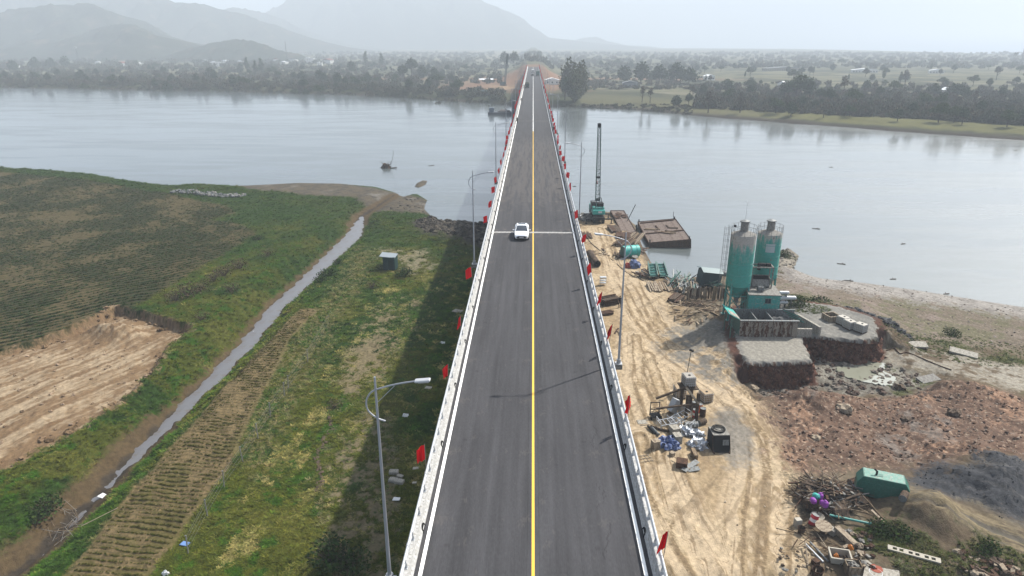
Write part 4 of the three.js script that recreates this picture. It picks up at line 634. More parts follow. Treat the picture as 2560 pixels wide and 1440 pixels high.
// masts and the far crane
const lattice = (L, w0, w1, n, t) => {       // four chords and zigzag lacing along +y
  const g = [], at_ = (k, i) => { const w = mix(w0, w1, i / n) / 2; return V([-1, 1, 1, -1][k] * w, L * i / n, [-1, -1, 1, 1][k] * w); };
  for (let k = 0; k < 4; k++) { g.push(bar(at_(k, 0), at_(k, n), t)); for (let i = 0; i < n; i++) { g.push(bar(at_(k, i), at_((k + 1) % 4, i + 1), t * 0.6)); g.push(bar(at_(k, i), at_((k + 1) % 4, i), t * 0.6)); } }
  return g;
};
{
  const steel = std(0.13, 0.15, 0.16, 0.6, 0.3), green = std(0.03, 0.10, 0.085, 0.6);
  const a = thing('lattice_mast', 'tall thin lattice mast rising from the far village', 'mast', farAt(718, 156)); part('tower', lattice(38, 2.2, 0.5, 16, 0.16), steel, a); part('antenna', [rod(V(0, 38, 0), V(0, 43, 0), 0.08)], steel, a);
  const b = thing('water_tower', 'white tank tower standing against the left hill', 'tower', farAt(197, 160)); part('leg_frame', lattice(26, 2, 1.2, 10, 0.18), steel, b); part('tank', [C(1.6, 2.6, 0, 27.4, 0), C(1.6, 0.7, 0, 29, 0, 0, 0, 0, 14, 0.3)], std(0.7, 0.7, 0.7), b);
  const c = thing('water_tower', 'hazy tank on legs far out on the plain', 'tower', farAt(2535, 160)); part('leg_frame', lattice(16, 4, 4, 5, 0.3), steel, c); part('tank', C(3.2, 3, 0, 17.5, 0), steel, c);
  const d = thing('lattice_mast', 'hazy thin mast beside the tank on legs on the plain', 'mast', farAt(2552, 160)); part('tower', lattice(40, 1.6, 0.5, 12, 0.2), steel, d);
  const e = thing('crawler_crane', 'green lattice-boom crawler crane in the far red-earth yard', 'crane', farAt(1258, 214), 0.5);
  for (const s of [-1, 1]) part('track', [RB(5, 1, 0.8, 0, 0.5, s * 1.5, 0.3)], std(0.05, 0.05, 0.05), e); part('cab', [RB(4.2, 1.9, 2.8, -0.4, 2.1, 0, 0.1), RB(1.2, 1.5, 1, 1.6, 2.4, 0.9, 0.1)], green, e);
  const bo = lattice(24, 1.3, 0.9, 16, 0.2).map(g => g.applyMatrix4(new THREE.Matrix4().makeRotationZ(-0.12).setPosition(1.5, 2.2, 0))); const boom = part('boom', bo, steel, e); part('boom_tip', lattice(8, 1.1, 0.8, 6, 0.4).map(g => g.applyMatrix4(new THREE.Matrix4().makeRotationZ(-0.12).setPosition(3.5, 18, 0))), green, boom); part('cable', [rod(V(-1.5, 3, 0), V(4.3, 26, 0), 0.04, 4), rod(V(4.6, 26, 0), V(5.2, 6, 0), 0.04, 4)], steel, e);
  // pontoon with machines under the far span
  const p = thing('work_pontoon', 'dark work pontoon with spoil and machinery moored by the far bank', 'pontoon', at(1258, 286, 0.1), 0.12); part('hull', RB(17, 1.6, 6, 0, 0.5, 0, 0.15), std(0.085, 0.10, 0.13, 0.7), p);
  part('deck_house', RB(2.6, 2.4, 2.6, -6.6, 2.5, 0.4, 0.08), std(0.10, 0.16, 0.24, 0.6), p); part('spoil_heap', [place(new THREE.IcosahedronGeometry(1.9, 2).toNonIndexed(), 0, 1.5, 0).scale(1.8, 0.8, 1), place(new THREE.IcosahedronGeometry(1.2, 2).toNonIndexed(), 3, 1.3, 0.6)], std(0.22, 0.19, 0.18), p);
  part('drill_rig', [B(1.6, 6.6, 1.6, 5.8, 4.6, -1), B(2.4, 1.6, 2.2, 6, 2, 0.8), B(0.3, 9, 0.3, 5.4, 5.6, 0.2)], std(0.09, 0.11, 0.16, 0.6), p);
}

// ---------- construction yard ----------
Object.assign(M, {
  teal: matOf(mottle([0.022, 0.27, 0.235], [[[0.10, 0.26, 0.23], 0.5, 0.4, 2, 1], [[0.16, 0.10, 0.06], 1.05, 0.2, 3, 1.5], [[0.30, 0.29, 0.26], 0.85, 0.3, 1, 3, T1]], { alb: 0.75 }), 0.55),
  tealClean: matOf(mottle([0.03, 0.36, 0.31], [[[0.05, 0.44, 0.38], 0.4, 0.4, 1, 2]], { alb: 0.75 }), 0.5),
  greenDark: matOf(mottle([0.018, 0.11, 0.085], [[[0.05, 0.10, 0.08], 0.4, 0.3, 2, 2], [[0.13, 0.08, 0.05], 1.0, 0.2, 4, 3]], { alb: 0.7 }), 0.55),
  genset: matOf(mottle([0.014, 0.165, 0.115], [[[0.04, 0.18, 0.13], 0.6, 0.35, 1, 2]], { alb: 0.5 }), 0.55),
  rust: matOf(mottle([0.15, 0.085, 0.055], [[[0.075, 0.045, 0.034], 0.3, 0.4, 2, 2], [[0.26, 0.14, 0.08], 0.7, 0.3, 3, 3, T1]]), 0.9, 0, { bumpMap: bump1, bumpScale: 0.008 }),
  rustPale: matOf(mottle([0.46, 0.40, 0.33], [[[0.16, 0.075, 0.045], 0.25, 0.18, 1.2, 0.5], [[0.10, 0.05, 0.035], 0.75, 0.15, 2.5, 1.1, T1]]), 0.85, 0, { bumpMap: bump1, bumpScale: 0.008 }),
  rustDeck: matOf(mottle([0.30, 0.235, 0.20], [[[0.15, 0.10, 0.08], 0.3, 0.3, 1, 1], [[0.40, 0.33, 0.28], 0.5, 0.3, 2, 1, T1]]), 0.9),
  wood: matOf(mottle([0.42, 0.31, 0.20], [[[0.24, 0.17, 0.11], 0.25, 0.4, 5, 0.6], [[0.52, 0.42, 0.31], 0.5, 0.3, 6, 0.8, T1]]), 0.9),
  woodDark: matOf(mottle([0.17, 0.12, 0.085], [[[0.09, 0.065, 0.05], 0.2, 0.4, 5, 0.6], [[0.27, 0.2, 0.14], 0.6, 0.3, 6, 0.8, T1]]), 0.9),
  tan: matOf(mottle([0.56, 0.46, 0.34], [[[0.33, 0.25, 0.18], 0.4, 0.4, 2, 1]]), 0.9),
  steelGrey: matOf(mottle([0.26, 0.28, 0.28], [[[0.15, 0.11, 0.08], 0.6, 0.3, 2, 2], [[0.36, 0.38, 0.38], 0.4, 0.3, 2, 3, T1]]), 0.6, 0.2),
  dustGrey: matOf(mottle([0.46, 0.44, 0.40], [[[0.32, 0.30, 0.27], 0.3, 0.4, 2, 2]]), 0.9),
  black: std(0.03, 0.03, 0.032, 0.7), tyre: std(0.045, 0.045, 0.045, 0.9), glassDark: std(0.04, 0.06, 0.075, 0.12), white: std(1.3, 1.3, 1.28, 0.7), cream: std(0.72, 0.66, 0.55, 0.8), red: std(0.75, 0.03, 0.03, 0.5), orange: std(0.95, 0.30, 0.03, 0.5), blue: std(0.02, 0.06, 0.38, 0.5), purple: std(0.42, 0.06, 0.55, 0.5), foil: std(0.95, 1.0, 1.08, 0.34, 0.6), tarpBlue: matOf(mottle([0.08, 0.15, 0.42], [[[0.42, 0.46, 0.55], 0.5, 0.3, 3, 2], [[0.03, 0.07, 0.25], 0.5, 0.3, 2, 4, T1]]), 0.6), concreteLight: matOf(mottle([0.62, 0.58, 0.50], [[[0.42, 0.38, 0.32], 0.4, 0.4, 2, 2]]), 0.9),
});
// lumpy draped or heaped surface
function lump(rx, ry, rz, rough = 0.3, det = 3, s = 1) {
  const g = new THREE.IcosahedronGeometry(1, det), p = g.attributes.position, o = rnd() * 9;
  for (let i = 0; i < p.count; i++) { const v = V(p.getX(i), p.getY(i), p.getZ(i)), k = 1 + rough * (nz(T2, v.x * 0.3 * s + o, v.z * 0.3 * s + v.y * 0.21) + 0.6 * nz(T3, v.x * 0.3 * s, v.z * 0.3 * s + o + v.y * 0.2)) * 0.6; p.setXYZ(i, v.x * rx * k, Math.max(v.y, -0.15) * ry * k, v.z * rz * k); }
  return boxUV(g.index ? g.toNonIndexed() : g, 0.5);
}
const rockGeo = k => { const g = new THREE.IcosahedronGeometry(1, 1), p = g.attributes.position, o = k * 1.7; for (let i = 0; i < p.count; i++) { const v = V(p.getX(i), p.getY(i), p.getZ(i)), q = 1 + 0.38 * nz(T2, v.x * 0.35 + o, v.z * 0.35 + v.y * 0.3 + o); p.setXYZ(i, v.x * q, v.y * q * 0.7, v.z * q); } const n = g.index ? g.toNonIndexed() : g; n.computeVertexNormals(); return n; };
const rocks = [0, 1, 2].map(rockGeo);

// --- truck crane ---
{
  const o = thing('truck_crane', 'teal truck crane with upright lattice boom parked at the river end of the yard', 'truck crane', on(1495, 556), 0.05);
  part('chassis', [B(2.3, 0.7, 8.4, 0, 1.15, -2.4)], M.black, o);
  for (const s of [-1, 1]) for (const z of [0.9, -0.4, -4.2, -5.6]) { const w = part('wheel', C(0.55, 0.42, s * 0.98, 0.55, z, 0, 0, Math.PI / 2, 18), M.tyre, o); part('hub', C(0.24, 0.44, s * 0.99, 0.55, z, 0, 0, Math.PI / 2, 12), M.steelGrey, w); }
  for (const [z, y] of [[1.1, 1.0], [-3.2, 1.1]]) for (const s of [-1, 1]) { const b = part('outrigger', [B(1.7, 0.26, 0.34, s * 1.95, y, z), B(0.18, 0.95, 0.18, s * 2.7, y - 0.45, z), B(0.5, 0.08, 0.5, s * 2.7, 0.05, z)], M.black, o); }
  part('carrier_cab', [RB(2.3, 1.5, 1.6, 0, 1.9, -6.2, 0.12)], M.teal, o);
  part('turntable', C(1.0, 0.3, 0, 1.65, -1.4, 0, 0, 0, 20), M.black, o);
  const hs = part('house', [RB(2.5, 1.5, 2.9, 0, 2.6, -1.3, 0.1)], M.teal, o); part('counterweight', [RB(2.7, 1.0, 0.6, 0, 2.35, 0.45, 0.12)], M.tealClean, o); part('plate', B(0.8, 0.4, 0.03, 0.25, 2.42, 0.77), M.white, hs);
  const cab = part('operator_cab', [RB(1.0, 1.6, 1.6, -0.95, 3.5, -1.9, 0.1)], M.steelGrey, o); part('window', [B(0.9, 0.7, 0.03, -0.95, 3.8, -1.09), B(0.03, 0.7, 1.2, -1.46, 3.8, -1.9)], M.glassDark, cab);
  part('engine_cover', [RB(1.3, 0.8, 1.6, 0.5, 3.7, -1.2, 0.08)], M.black, o);
  const up = lattice(17.0, 0.95, 0.62, 19, 0.085).map(g => g.applyMatrix4(new THREE.Matrix4().makeRotationX(-0.13).setPosition(0.1, 2.9, -2.4)));
  const boom = part('boom', up, M.greenDark, o); part('boom_head', [RB(0.7, 0.9, 0.8, 0.1, 20.0, -4.7, 0.08), C(0.35, 0.1, 0.1, 20.2, -4.4, 0, 0, Math.PI / 2)], M.black, boom); part('joint', [RB(0.95, 0.35, 0.95, 0.1, 9.2, -3.25, 0.05), RB(0.98, 0.35, 0.98, 0.1, 4.4, -2.62, 0.05)], M.black, boom);
  part('gantry', [bar(V(-0.7, 3.3, 0.1), V(-0.3, 5.3, -0.3), 0.12), bar(V(0.8, 3.3, 0.1), V(0.5, 5.3, -0.3), 0.12), bar(V(-0.3, 5.3, -0.3), V(0.5, 5.3, -0.3), 0.12)], M.black, o);
  part('cable', [rod(V(-0.1, 5.3, -0.3), V(0, 19.9, -4.6), 0.03, 4), rod(V(0.3, 5.3, -0.3), V(0.2, 19.9, -4.6), 0.03, 4), rod(V(0.1, 20, -5), V(0.1, 8, -5), 0.025, 4)], M.black, o);
  part('hook_block', [RB(0.35, 0.6, 0.3, 0.1, 7.7, -5, 0.06)], M.red, o);
}
// --- barges ---
function barge(name, label, c0, c1, c2, yTop, depth, tilt, deckM) {      // front-left, front-right, back-left survey marks
  const A = at(...c0, yTop), Bq = at(...c1, yTop), Cq = at(...c2, yTop), ex = Bq.clone().sub(A), ez = A.clone().sub(Cq), w = ex.length(), L = ez.length();
  const o = thing(name, label, 'barge', A.clone().add(Bq).multiplyScalar(0.5).addScaledVector(ez, -0.5).setY(0), -Math.atan2(ex.z, ex.x)); o.rotation.z = tilt[0]; o.rotation.x = tilt[1];
  const skew = (ez.dot(ex) / w) ; part('hull', [B(w, depth, L, 0, yTop - depth / 2, 0)], M.rust, o); part('deck', B(w - 0.2, 0.03, L - 0.2, 0, yTop + 0.016, 0), deckM, o);
  for (let k = 0; k <= 5; k++) part('hull_rib', [B(0.14, depth * 0.98, 0.09, -w / 2 + 0.1 + k * (w - 0.2) / 5, yTop - depth / 2, L / 2 + 0.045)], M.woodDark, o);
  for (const s of [-1, 1]) part('gunwale', [B(w, 0.14, 0.12, 0, yTop + 0.075, s * (L / 2 - 0.07)), B(0.12, 0.14, L - 0.28, s * (w / 2 - 0.07), yTop + 0.075, 0)], M.rust, o);
  return [o, w, L];
}
{
  const [o, w, L] = barge('rusty_barge', 'rusty flat barge with loose beams on deck, listing in the river beside the yard', [1618, 602], [1724, 603], [1600, 552], 1.35, 2.6, [0.095, 0.012], M.rustDeck);
  for (const [z, x0, x1] of [[-L * 0.42, -w * 0.45, w * 0.42], [L * 0.1, -w * 0.46, w * 0.48]]) part('cross_beam', [B((x1 - x0), 0.22, 0.3, (x0 + x1) / 2, 1.36 + 0.13, z, 0, 0.04)], M.rust, o);
  for (const [x, z, l, a] of [[-0.4, 2.0, 3.6, 0.9], [0.15, 2.1, 3.8, 0.86], [0.8, 1.9, 3.4, 0.92], [1.3, 1.5, 2.6, 0.8], [-1.9, -1.2, 3.2, 1.1], [-2.5, -1.0, 2.6, 1.15], [1.4, -2.4, 2.4, 0.1], [-0.8, -2.2, 3.0, 0.05], [2.2, -0.9, 2.2, 1.2]]) part('loose_beam', B(0.24, 0.2, l, x, 1.48, z, 0, a), pick([M.rust, M.woodDark, M.wood]), o);
  for (const [x, z] of [[-w / 2 + 0.3, L / 2 - 0.3], [w / 2 - 0.3, L / 2 - 0.3], [w / 2 - 0.3, -L / 2 + 0.3], [-w / 2 + 0.3, -L / 2 + 0.3]]) part('bollard', [C(0.12, 0.6, x, 1.66, z), C(0.17, 0.08, x, 1.95, z)], M.black, o);
  part('mast', [rod(V(w / 2 - 0.5, 1.3, -L / 2 + 0.3), V(w / 2 - 0.5, 3.1, -L / 2 + 0.3), 0.05)], M.black, o);
  const [b2, w2, L2] = barge('sunken_barge', 'broken rust-brown barge hull grounded beside the truck crane', [1538, 580], [1577, 580], [1540, 530], 1.75, 2.2, [0, 0.03], M.rustDeck);
  for (let k = 0; k < 5; k++) part('bent_plate', B(rr(0.8, 1.5), 0.06, rr(1, 2.2), rr(-1, 1), 1.95 + rr(0, 0.3), rr(-L2 / 3, L2 / 3), rr(-0.2, 0.2), rr(0, 3), rr(-0.2, 0.3)), M.rust, b2);
  part('mast', rod(V(w2 / 2 - 0.6, 1.7, -0.5), V(w2 / 2 + 1.1, 5.2, -1.2), 0.09), M.steelGrey, b2);
  single('mooring_post', 'dark steel mooring post standing in the water between barge and bank', 'post', [C(0.16, 3.4, 0, 1.2, 0, 0, 0, 0.03)], M.black, at(1590, 596, 0));
}
// --- stacked steel, timber, tanks along the quay ---
function pileOf(name, label, cat, p, turn, n, f) { const o = thing(name, label, cat, p, turn); for (let k = 0; k < n; k++) f(k, o); return o; }
pileOf('pole_stack', 'stack of long pale poles leaning down the bank by the teal tank', 'pole stack', on(1582, 606), -0.42, 30, (k, o) => { const x = (k % 10) * 0.26 - 1.2 + rr(-0.06, 0.06), y = 0.25 + Math.floor(k / 10) * 0.22 + rr(0, 0.08); part('pole', rod(V(x, y + 0.3, -3.6 + rr(-0.7, 0.7)), V(x * 1.25 + rr(-0.15, 0.15), y - 0.05, 3.4 + rr(-0.9, 0.7)), rr(0.07, 0.11), 6), pick([M.wood, M.tan, M.woodDark, M.rust]), o); });
pileOf('sheet_pile_stack', 'dark bundle of upright-lying sheet piles behind the pale poles', 'steel stack', on(1536, 578), 0.1, 12, (k, o) => part('sheet_pile', B(0.32, 0.16, rr(4.2, 5.2), (k % 6) * 0.36 - 0.9, 0.2 + Math.floor(k / 6) * 0.35, rr(-0.3, 0.3), 0.02), pick([M.rust, M.woodDark]), o));
pileOf('sheet_pile_stack', 'reddish rusty sheet piles stacked right behind the pale poles', 'steel stack', on(1558, 592), -0.1, 14, (k, o) => part('sheet_pile', B(0.36, 0.14, rr(3.2, 4), (k % 7) * 0.4 - 1.2, 0.2 + Math.floor(k / 7) * 0.3, rr(-0.3, 0.3), 0.02), M.rust, o));
pileOf('scrap_beams', 'short rusty beams lying at the foot of the pale poles', 'beams', on(1556, 640), -0.3, 12, (k, o) => part('beam', B(rr(0.16, 0.26), 0.18, rr(1.6, 2.8), rr(-1.4, 1.4), 0.15 + 0.16 * (k % 3), rr(-1.2, 1.2), rr(-0.1, 0.1), rr(-0.4, 0.4)), pick([M.rust, M.woodDark, M.rust]), o));
{
  const o = thing('storage_tank', 'large turquoise cylinder tank lying on its side on the bank', 'tank', on(1575, 642), 0.32); const r = 1.05, L = 3.0;
  part('shell', [C(r, L, 0, r, 0, 0, 0, Math.PI / 2, 32, r, true)], M.tealClean, o); part('end_cap', [C(r * 0.995, 0.04, L / 2, r, 0, 0, 0, Math.PI / 2, 32)], M.tealClean, o); part('open_end', [C(r * 0.97, 0.04, -L / 2 + 0.12, r, 0, 0, 0, Math.PI / 2, 32)], M.greenDark, o); part('lid', [C(0.55, 0.06, 0.2, 0.5, 1.5, 0.25, 0, 0, 20)], M.dustGrey, o); for (const x of [-0.9, 0, 0.9]) part('hoop', place(new THREE.TorusGeometry(r + 0.01, 0.025, 6, 32).toNonIndexed(), x, r, 0, 0, Math.PI / 2), M.teal, o);
}
{ const o = thing('tarpaulin_bundle', 'blue and red tarpaulin bundle on the bank below the turquoise tank', 'tarpaulin', on(1582, 668)); part('blue_sheet', lump(0.95, 1.0, 0.8, 0.5).translate(0.25, 0.2, 0), M.tarpBlue, o); part('red_sheet', lump(0.6, 0.7, 0.6, 0.5).translate(-0.85, 0.15, 0.2), std(0.5, 0.07, 0.05, 0.7), o); }
const trough = (label, px, py, turn) => {
  const o = thing('steel_trough', label, 'steel frame', on(px, py, 0.75), turn); o.rotation.x = 0.16; const L = 4.6;
  part('base', B(1.25, 0.06, L, 0, 0.3, 0), M.greenDark, o); for (const s of [-1, 1]) part('side_rail', [B(0.08, 0.42, L, s * 0.62, 0.5, 0), B(0.16, 0.05, L, s * 0.62, 0.73, 0)], M.greenDark, o); for (let k = 0; k < 8; k++) part('cross_rib', B(1.18, 0.12, 0.1, 0, 0.42, -L / 2 + 0.3 + k * (L - 0.6) / 7), M.teal, o); for (const z of [-1.9, 1.9]) part('support', B(1.3, 1.0, 0.14, 0, -0.2, z), M.woodDark, o);
};
trough('dark green steel trough section with cross ribs, nearer the tarpaulin', 1630, 690, -0.08); trough('dark green steel trough section with cross ribs, beside the tangled beams', 1653, 690, -0.02);
pileOf('timber_stack', 'pale sawn timbers stacked under the green trough sections', 'timber stack', on(1668, 722), 0.05, 34, (k, o) => part('plank', B(rr(0.2, 0.3), 0.17, rr(2.6, 3.6), (k % 17) * 0.34 - 2.9, 0.15 + Math.floor(k / 17) * 0.24, rr(-0.4, 0.4), 0.12, rr(-0.05, 0.05)), pick([M.tan, M.tan, M.wood, M.woodDark]), o));
pileOf('beam_tangle', 'tangled heap of grey-green steel beams beside the trough sections', 'steel heap', on(1698, 712), -0.2, 46, (k, o) => { const l = rr(1.8, 4.6); part('beam', B(rr(0.1, 0.22), rr(0.1, 0.2), l, rr(-1.8, 1.9), rr(0.25, 1.35), rr(-0.9, 0.9), rr(-0.25, 0.35), rr(-0.6, 0.35), rr(-0.3, 0.3)), pick([M.steelGrey, M.steelGrey, M.greenDark, M.greenDark, M.dustGrey]), o); });
{
  const o = thing('site_cabin', 'dark teal site cabin tilted on the bank before the silos', 'cabin', on(1768, 716, 0.3), 0.12); o.rotation.z = -0.13; part('wall', B(3.1, 2.2, 2.2, 0, 1.2, 0), std(0.03, 0.085, 0.10, 0.6), o); part('roof', [B(3.3, 0.08, 1.5, 0, 2.5, 0.62, 0.28), B(3.3, 0.08, 1.5, 0, 2.5, -0.72, -0.2)], std(0.09, 0.20, 0.22, 0.5), o); part('door', B(0.8, 1.8, 0.04, -0.8, 1.05, 1.12), std(0.02, 0.06, 0.075, 0.6), o);
  single('steel_casing', 'brown steel casing pipe lying between the tilted cabin and the silos', 'pipe', [C(0.42, 3.6, 0, 0, 0, 0, 0, Math.PI / 2 - 0.12, 20, 0.42, true), C(0.38, 3.55, 0, 0, 0, 0, 0, Math.PI / 2 - 0.12, 20, 0.38, true)], M.steelGrey, on(1804, 712, 1.9));
  pileOf('netting_heap', 'heap of dark green netting and bars behind the row of standing planks', 'heap', on(1790, 722), 0, 18, (k, o2) => part('bar', B(0.12, 0.1, rr(1, 2.4), rr(-1.2, 1.2), rr(0.3, 1.1), rr(-0.6, 0.6), rr(-0.4, 0.4), rr(0, 3)), pick([M.greenDark, M.steelGrey]), o2));
}
pileOf('plank_fence', 'row of pale and brown planks standing upright before the tilted cabin', 'fence', on(1766, 748), 0.04, 26, (k, o) => part('plank', B(rr(0.14, 0.26), rr(1.5, 2.3), 0.06, -2.9 + k * 0.235 + rr(-0.04, 0.04), rr(0.8, 1.0), rr(-0.12, 0.12), rr(-0.15, 0.1), 0, rr(-0.07, 0.07)), pick([M.tan, M.tan, M.wood, M.woodDark, M.rust]), o));
pileOf('pile_bundle', 'brown bundle of timber piles lying on the sand, nearer the quay', 'timber bundle', on(1690, 752), -0.55, 16, (k, o) => part('timber', B(0.24, 0.2, rr(2.8, 3.4), (k % 6) * 0.27 - 0.7, 0.13 + Math.floor(k / 6) * 0.23, rr(-0.2, 0.2)), pick([M.woodDark, M.rust, M.wood]), o));
pileOf('sheet_pile_heap', 'dark brown heap of sheet piles right beside the bridge parapet', 'steel heap', on(1523, 760), 0.5, 22, (k, o) => part('sheet_pile', B(rr(2.6, 3.2), 0.1, 0.3, rr(-0.15, 0.15), 0.1 + Math.floor(k / 3) * 0.14, (k % 3 - 1) * 0.5 + rr(-0.15, 0.15), rr(-0.1, 0.1), rr(-0.06, 0.06)), pick([M.rust, M.woodDark]), o));
pileOf('sheet_pile_heap', 'low rusty heap of sheet piles just below the larger heap by the bridge', 'steel heap', on(1514, 786), 0.4, 9, (k, o) => part('sheet_pile', B(2.2, 0.1, 0.28, rr(-0.2, 0.2), 0.1 + Math.floor(k / 3) * 0.12, (k % 3 - 1) * 0.4, 0, rr(-0.1, 0.1)), M.rust, o));
pileOf('steel_strip_pile', 'pale rusty strips lying by the crane along the bridge side', 'steel strips', on(1466, 590), 0.02, 14, (k, o) => part('strip', B(0.22, 0.12, rr(3, 5), (k % 7) * 0.28 - 0.8, 0.1 + Math.floor(k / 7) * 0.15, rr(-1, 1)), pick([M.rust, M.woodDark, M.wood]), o));
pileOf('concrete_block_heap', 'grey heap of broken blocks beside the crane under the bridge lamp', 'rubble', on(1462, 548), 0, 16, (k, o) => { const r = part('block', rocks[k % 3], M.dustGrey, o); r.position.set(rr(-2, 1.5), rr(0.1, 0.8), rr(-1.4, 1.4)); r.scale.setScalar(rr(0.3, 0.65)); r.rotation.set(rr(0, 3), rr(0, 3), 0); });
single('steel_casing', 'open-ended steel casing pipe with black mouth beside the bridge', 'pipe', [C(0.62, 6.5, 0, 0, 0, Math.PI / 2, 0, 0, 24, 0.62, true), C(0.57, 6.4, 0, 0, 0, Math.PI / 2, 0, 0, 24, 0.57, true), place(new THREE.RingGeometry(0.57, 0.62, 24).toNonIndexed(), 0, 0, 3.25)], M.woodDark, on(1483, 655, 0.66), 0.12);
{ const o = thing('steel_rack', 'small silver rack standing on the sand near the bridge', 'rack', on(1507, 712), 0.1); for (const s of [-1, 1]) part('frame', [B(0.05, 1.3, 0.05, s * 0.45, 0.65, 0.3), B(0.05, 1.3, 0.05, s * 0.45, 0.65, -0.3)], M.galv, o); for (const y of [0.35, 0.75, 1.15, 1.3]) part('shelf', B(0.95, 0.04, 0.65, 0, y, 0), M.galv, o); }
for (const [px, py, n, sp, lab] of [[1745, 782, 26, 3.0, 'scattered planks and offcuts on the ground before the standing planks'], [1712, 762, 18, 2.0, 'broken boards scattered around the brown timber bundle'], [1790, 770, 18, 2.0, 'loose planks scattered at the foot of the silos'], [1508, 830, 12, 2.2, 'broken pale boards on the sand beside the bridge parapet'], [1480, 630, 14, 2.5, 'offcuts scattered around the open casing pipe']])
  pileOf('scattered_boards', lab, 'boards', on(px, py), 0, n, (k, o) => { const x = rr(-sp, sp), z = rr(-sp * 0.7, sp * 0.7); part('board', B(rr(0.1, 0.24), 0.06, rr(0.8, 2.6), x, hAt(o.position.x + x, o.position.z + z) - o.position.y + 0.06 + rr(0, 0.12), z, rr(-0.08, 0.08), rr(0, 3.1)), pick([M.wood, M.woodDark, M.tan, M.rust, M.wood]), o); });

pileOf('pole_stack', 'second stack of dark poles behind the turquoise tank, ends toward the river', 'pole stack', on(1562, 612), -0.5, 26, (k, o) => { const x = (k % 9) * 0.28 - 1.2 + rr(-0.08, 0.08), y = 0.2 + Math.floor(k / 9) * 0.22; part('pole', rod(V(x, y + 0.15, -2.8 + rr(-0.5, 0.5)), V(x * 1.2, y, 2.4 + rr(-0.6, 0.6)), rr(0.07, 0.12), 6), pick([M.woodDark, M.rust, M.wood, M.rust]), o); });
pileOf('beam_tangle', 'tangle of dark steel sections between tarpaulin and green troughs', 'steel heap', on(1608, 690), 0.3, 24, (k, o) => part('section', B(rr(0.12, 0.25), rr(0.1, 0.2), rr(1.2, 3.0), rr(-1.3, 1.3), rr(0.15, 0.7), rr(-1.0, 1.0), rr(-0.2, 0.2), rr(-0.6, 0.6)), pick([M.rust, M.woodDark, M.steelGrey, M.wood]), o));
pileOf('beam_tangle', 'heap of long grey-green channels sloping toward the standing planks', 'steel heap', on(1722, 728), -0.35, 30, (k, o) => part('channel', B(rr(0.12, 0.24), rr(0.1, 0.22), rr(2.2, 4.2), rr(-1.5, 1.5), rr(0.2, 1.0), rr(-0.7, 0.7), rr(-0.1, 0.3), rr(-0.5, 0.4)), pick([M.steelGrey, M.greenDark, M.steelGrey, M.dustGrey, M.tan]), o));
pileOf('plank_pile', 'pile of pale planks on edge between the channels and the cabin', 'plank pile', on(1742, 738), 0.15, 26, (k, o) => part('plank', B(0.2, 0.12, rr(1.8, 3), (k % 9) * 0.26 - 1.1, 0.1 + Math.floor(k / 9) * 0.16, rr(-0.3, 0.3), 0.06, rr(-0.1, 0.1)), pick([M.tan, M.wood, M.woodDark]), o));
pileOf('brushwood', 'heap of brushwood and broken slats below the standing planks', 'brushwood', on(1752, 768), 0, 70, (k, o) => { const t = rr(0, 6.28), l = rr(0.4, 1.4), x = rr(-2.4, 2.4), z = rr(-1.1, 1.1), y = 0.1 + rr(0, 0.5); part('stick', k % 3 ? rod(V(x - Math.cos(t) * l, y, z - Math.sin(t) * l), V(x + Math.cos(t) * l, y + rr(-0.1, 0.3), z + Math.sin(t) * l), rr(0.02, 0.05), 5) : B(0.14, 0.05, l * 1.6, x, y, z, rr(-0.15, 0.15), t), pick([M.woodDark, M.wood, M.tan, M.rust, M.woodDark]), o); });
pileOf('rusty_plates', 'rusty plates and bars strewn along the quay edge by the barge', 'scrap', on(1600, 628), -0.3, 22, (k, o) => part('plate', B(rr(0.3, 0.8), 0.08, rr(0.8, 2.2), rr(-0.9, 0.9), 0.1 + 0.07 * (k % 4), rr(-2.2, 2.2), rr(-0.1, 0.1), rr(0, 3)), pick([M.rust, M.woodDark, M.rust]), o));
single('power_cable', 'black cable lying across the sand from bridge to timber stacks', 'cable', [tube([[1462, 586], [1480, 610], [1530, 650], [1580, 690], [1640, 712], [1720, 726]].map(([a, b]) => on(a, b, 0.06)), 0.05, 60, 5)], M.black, V(0, 0, 0));

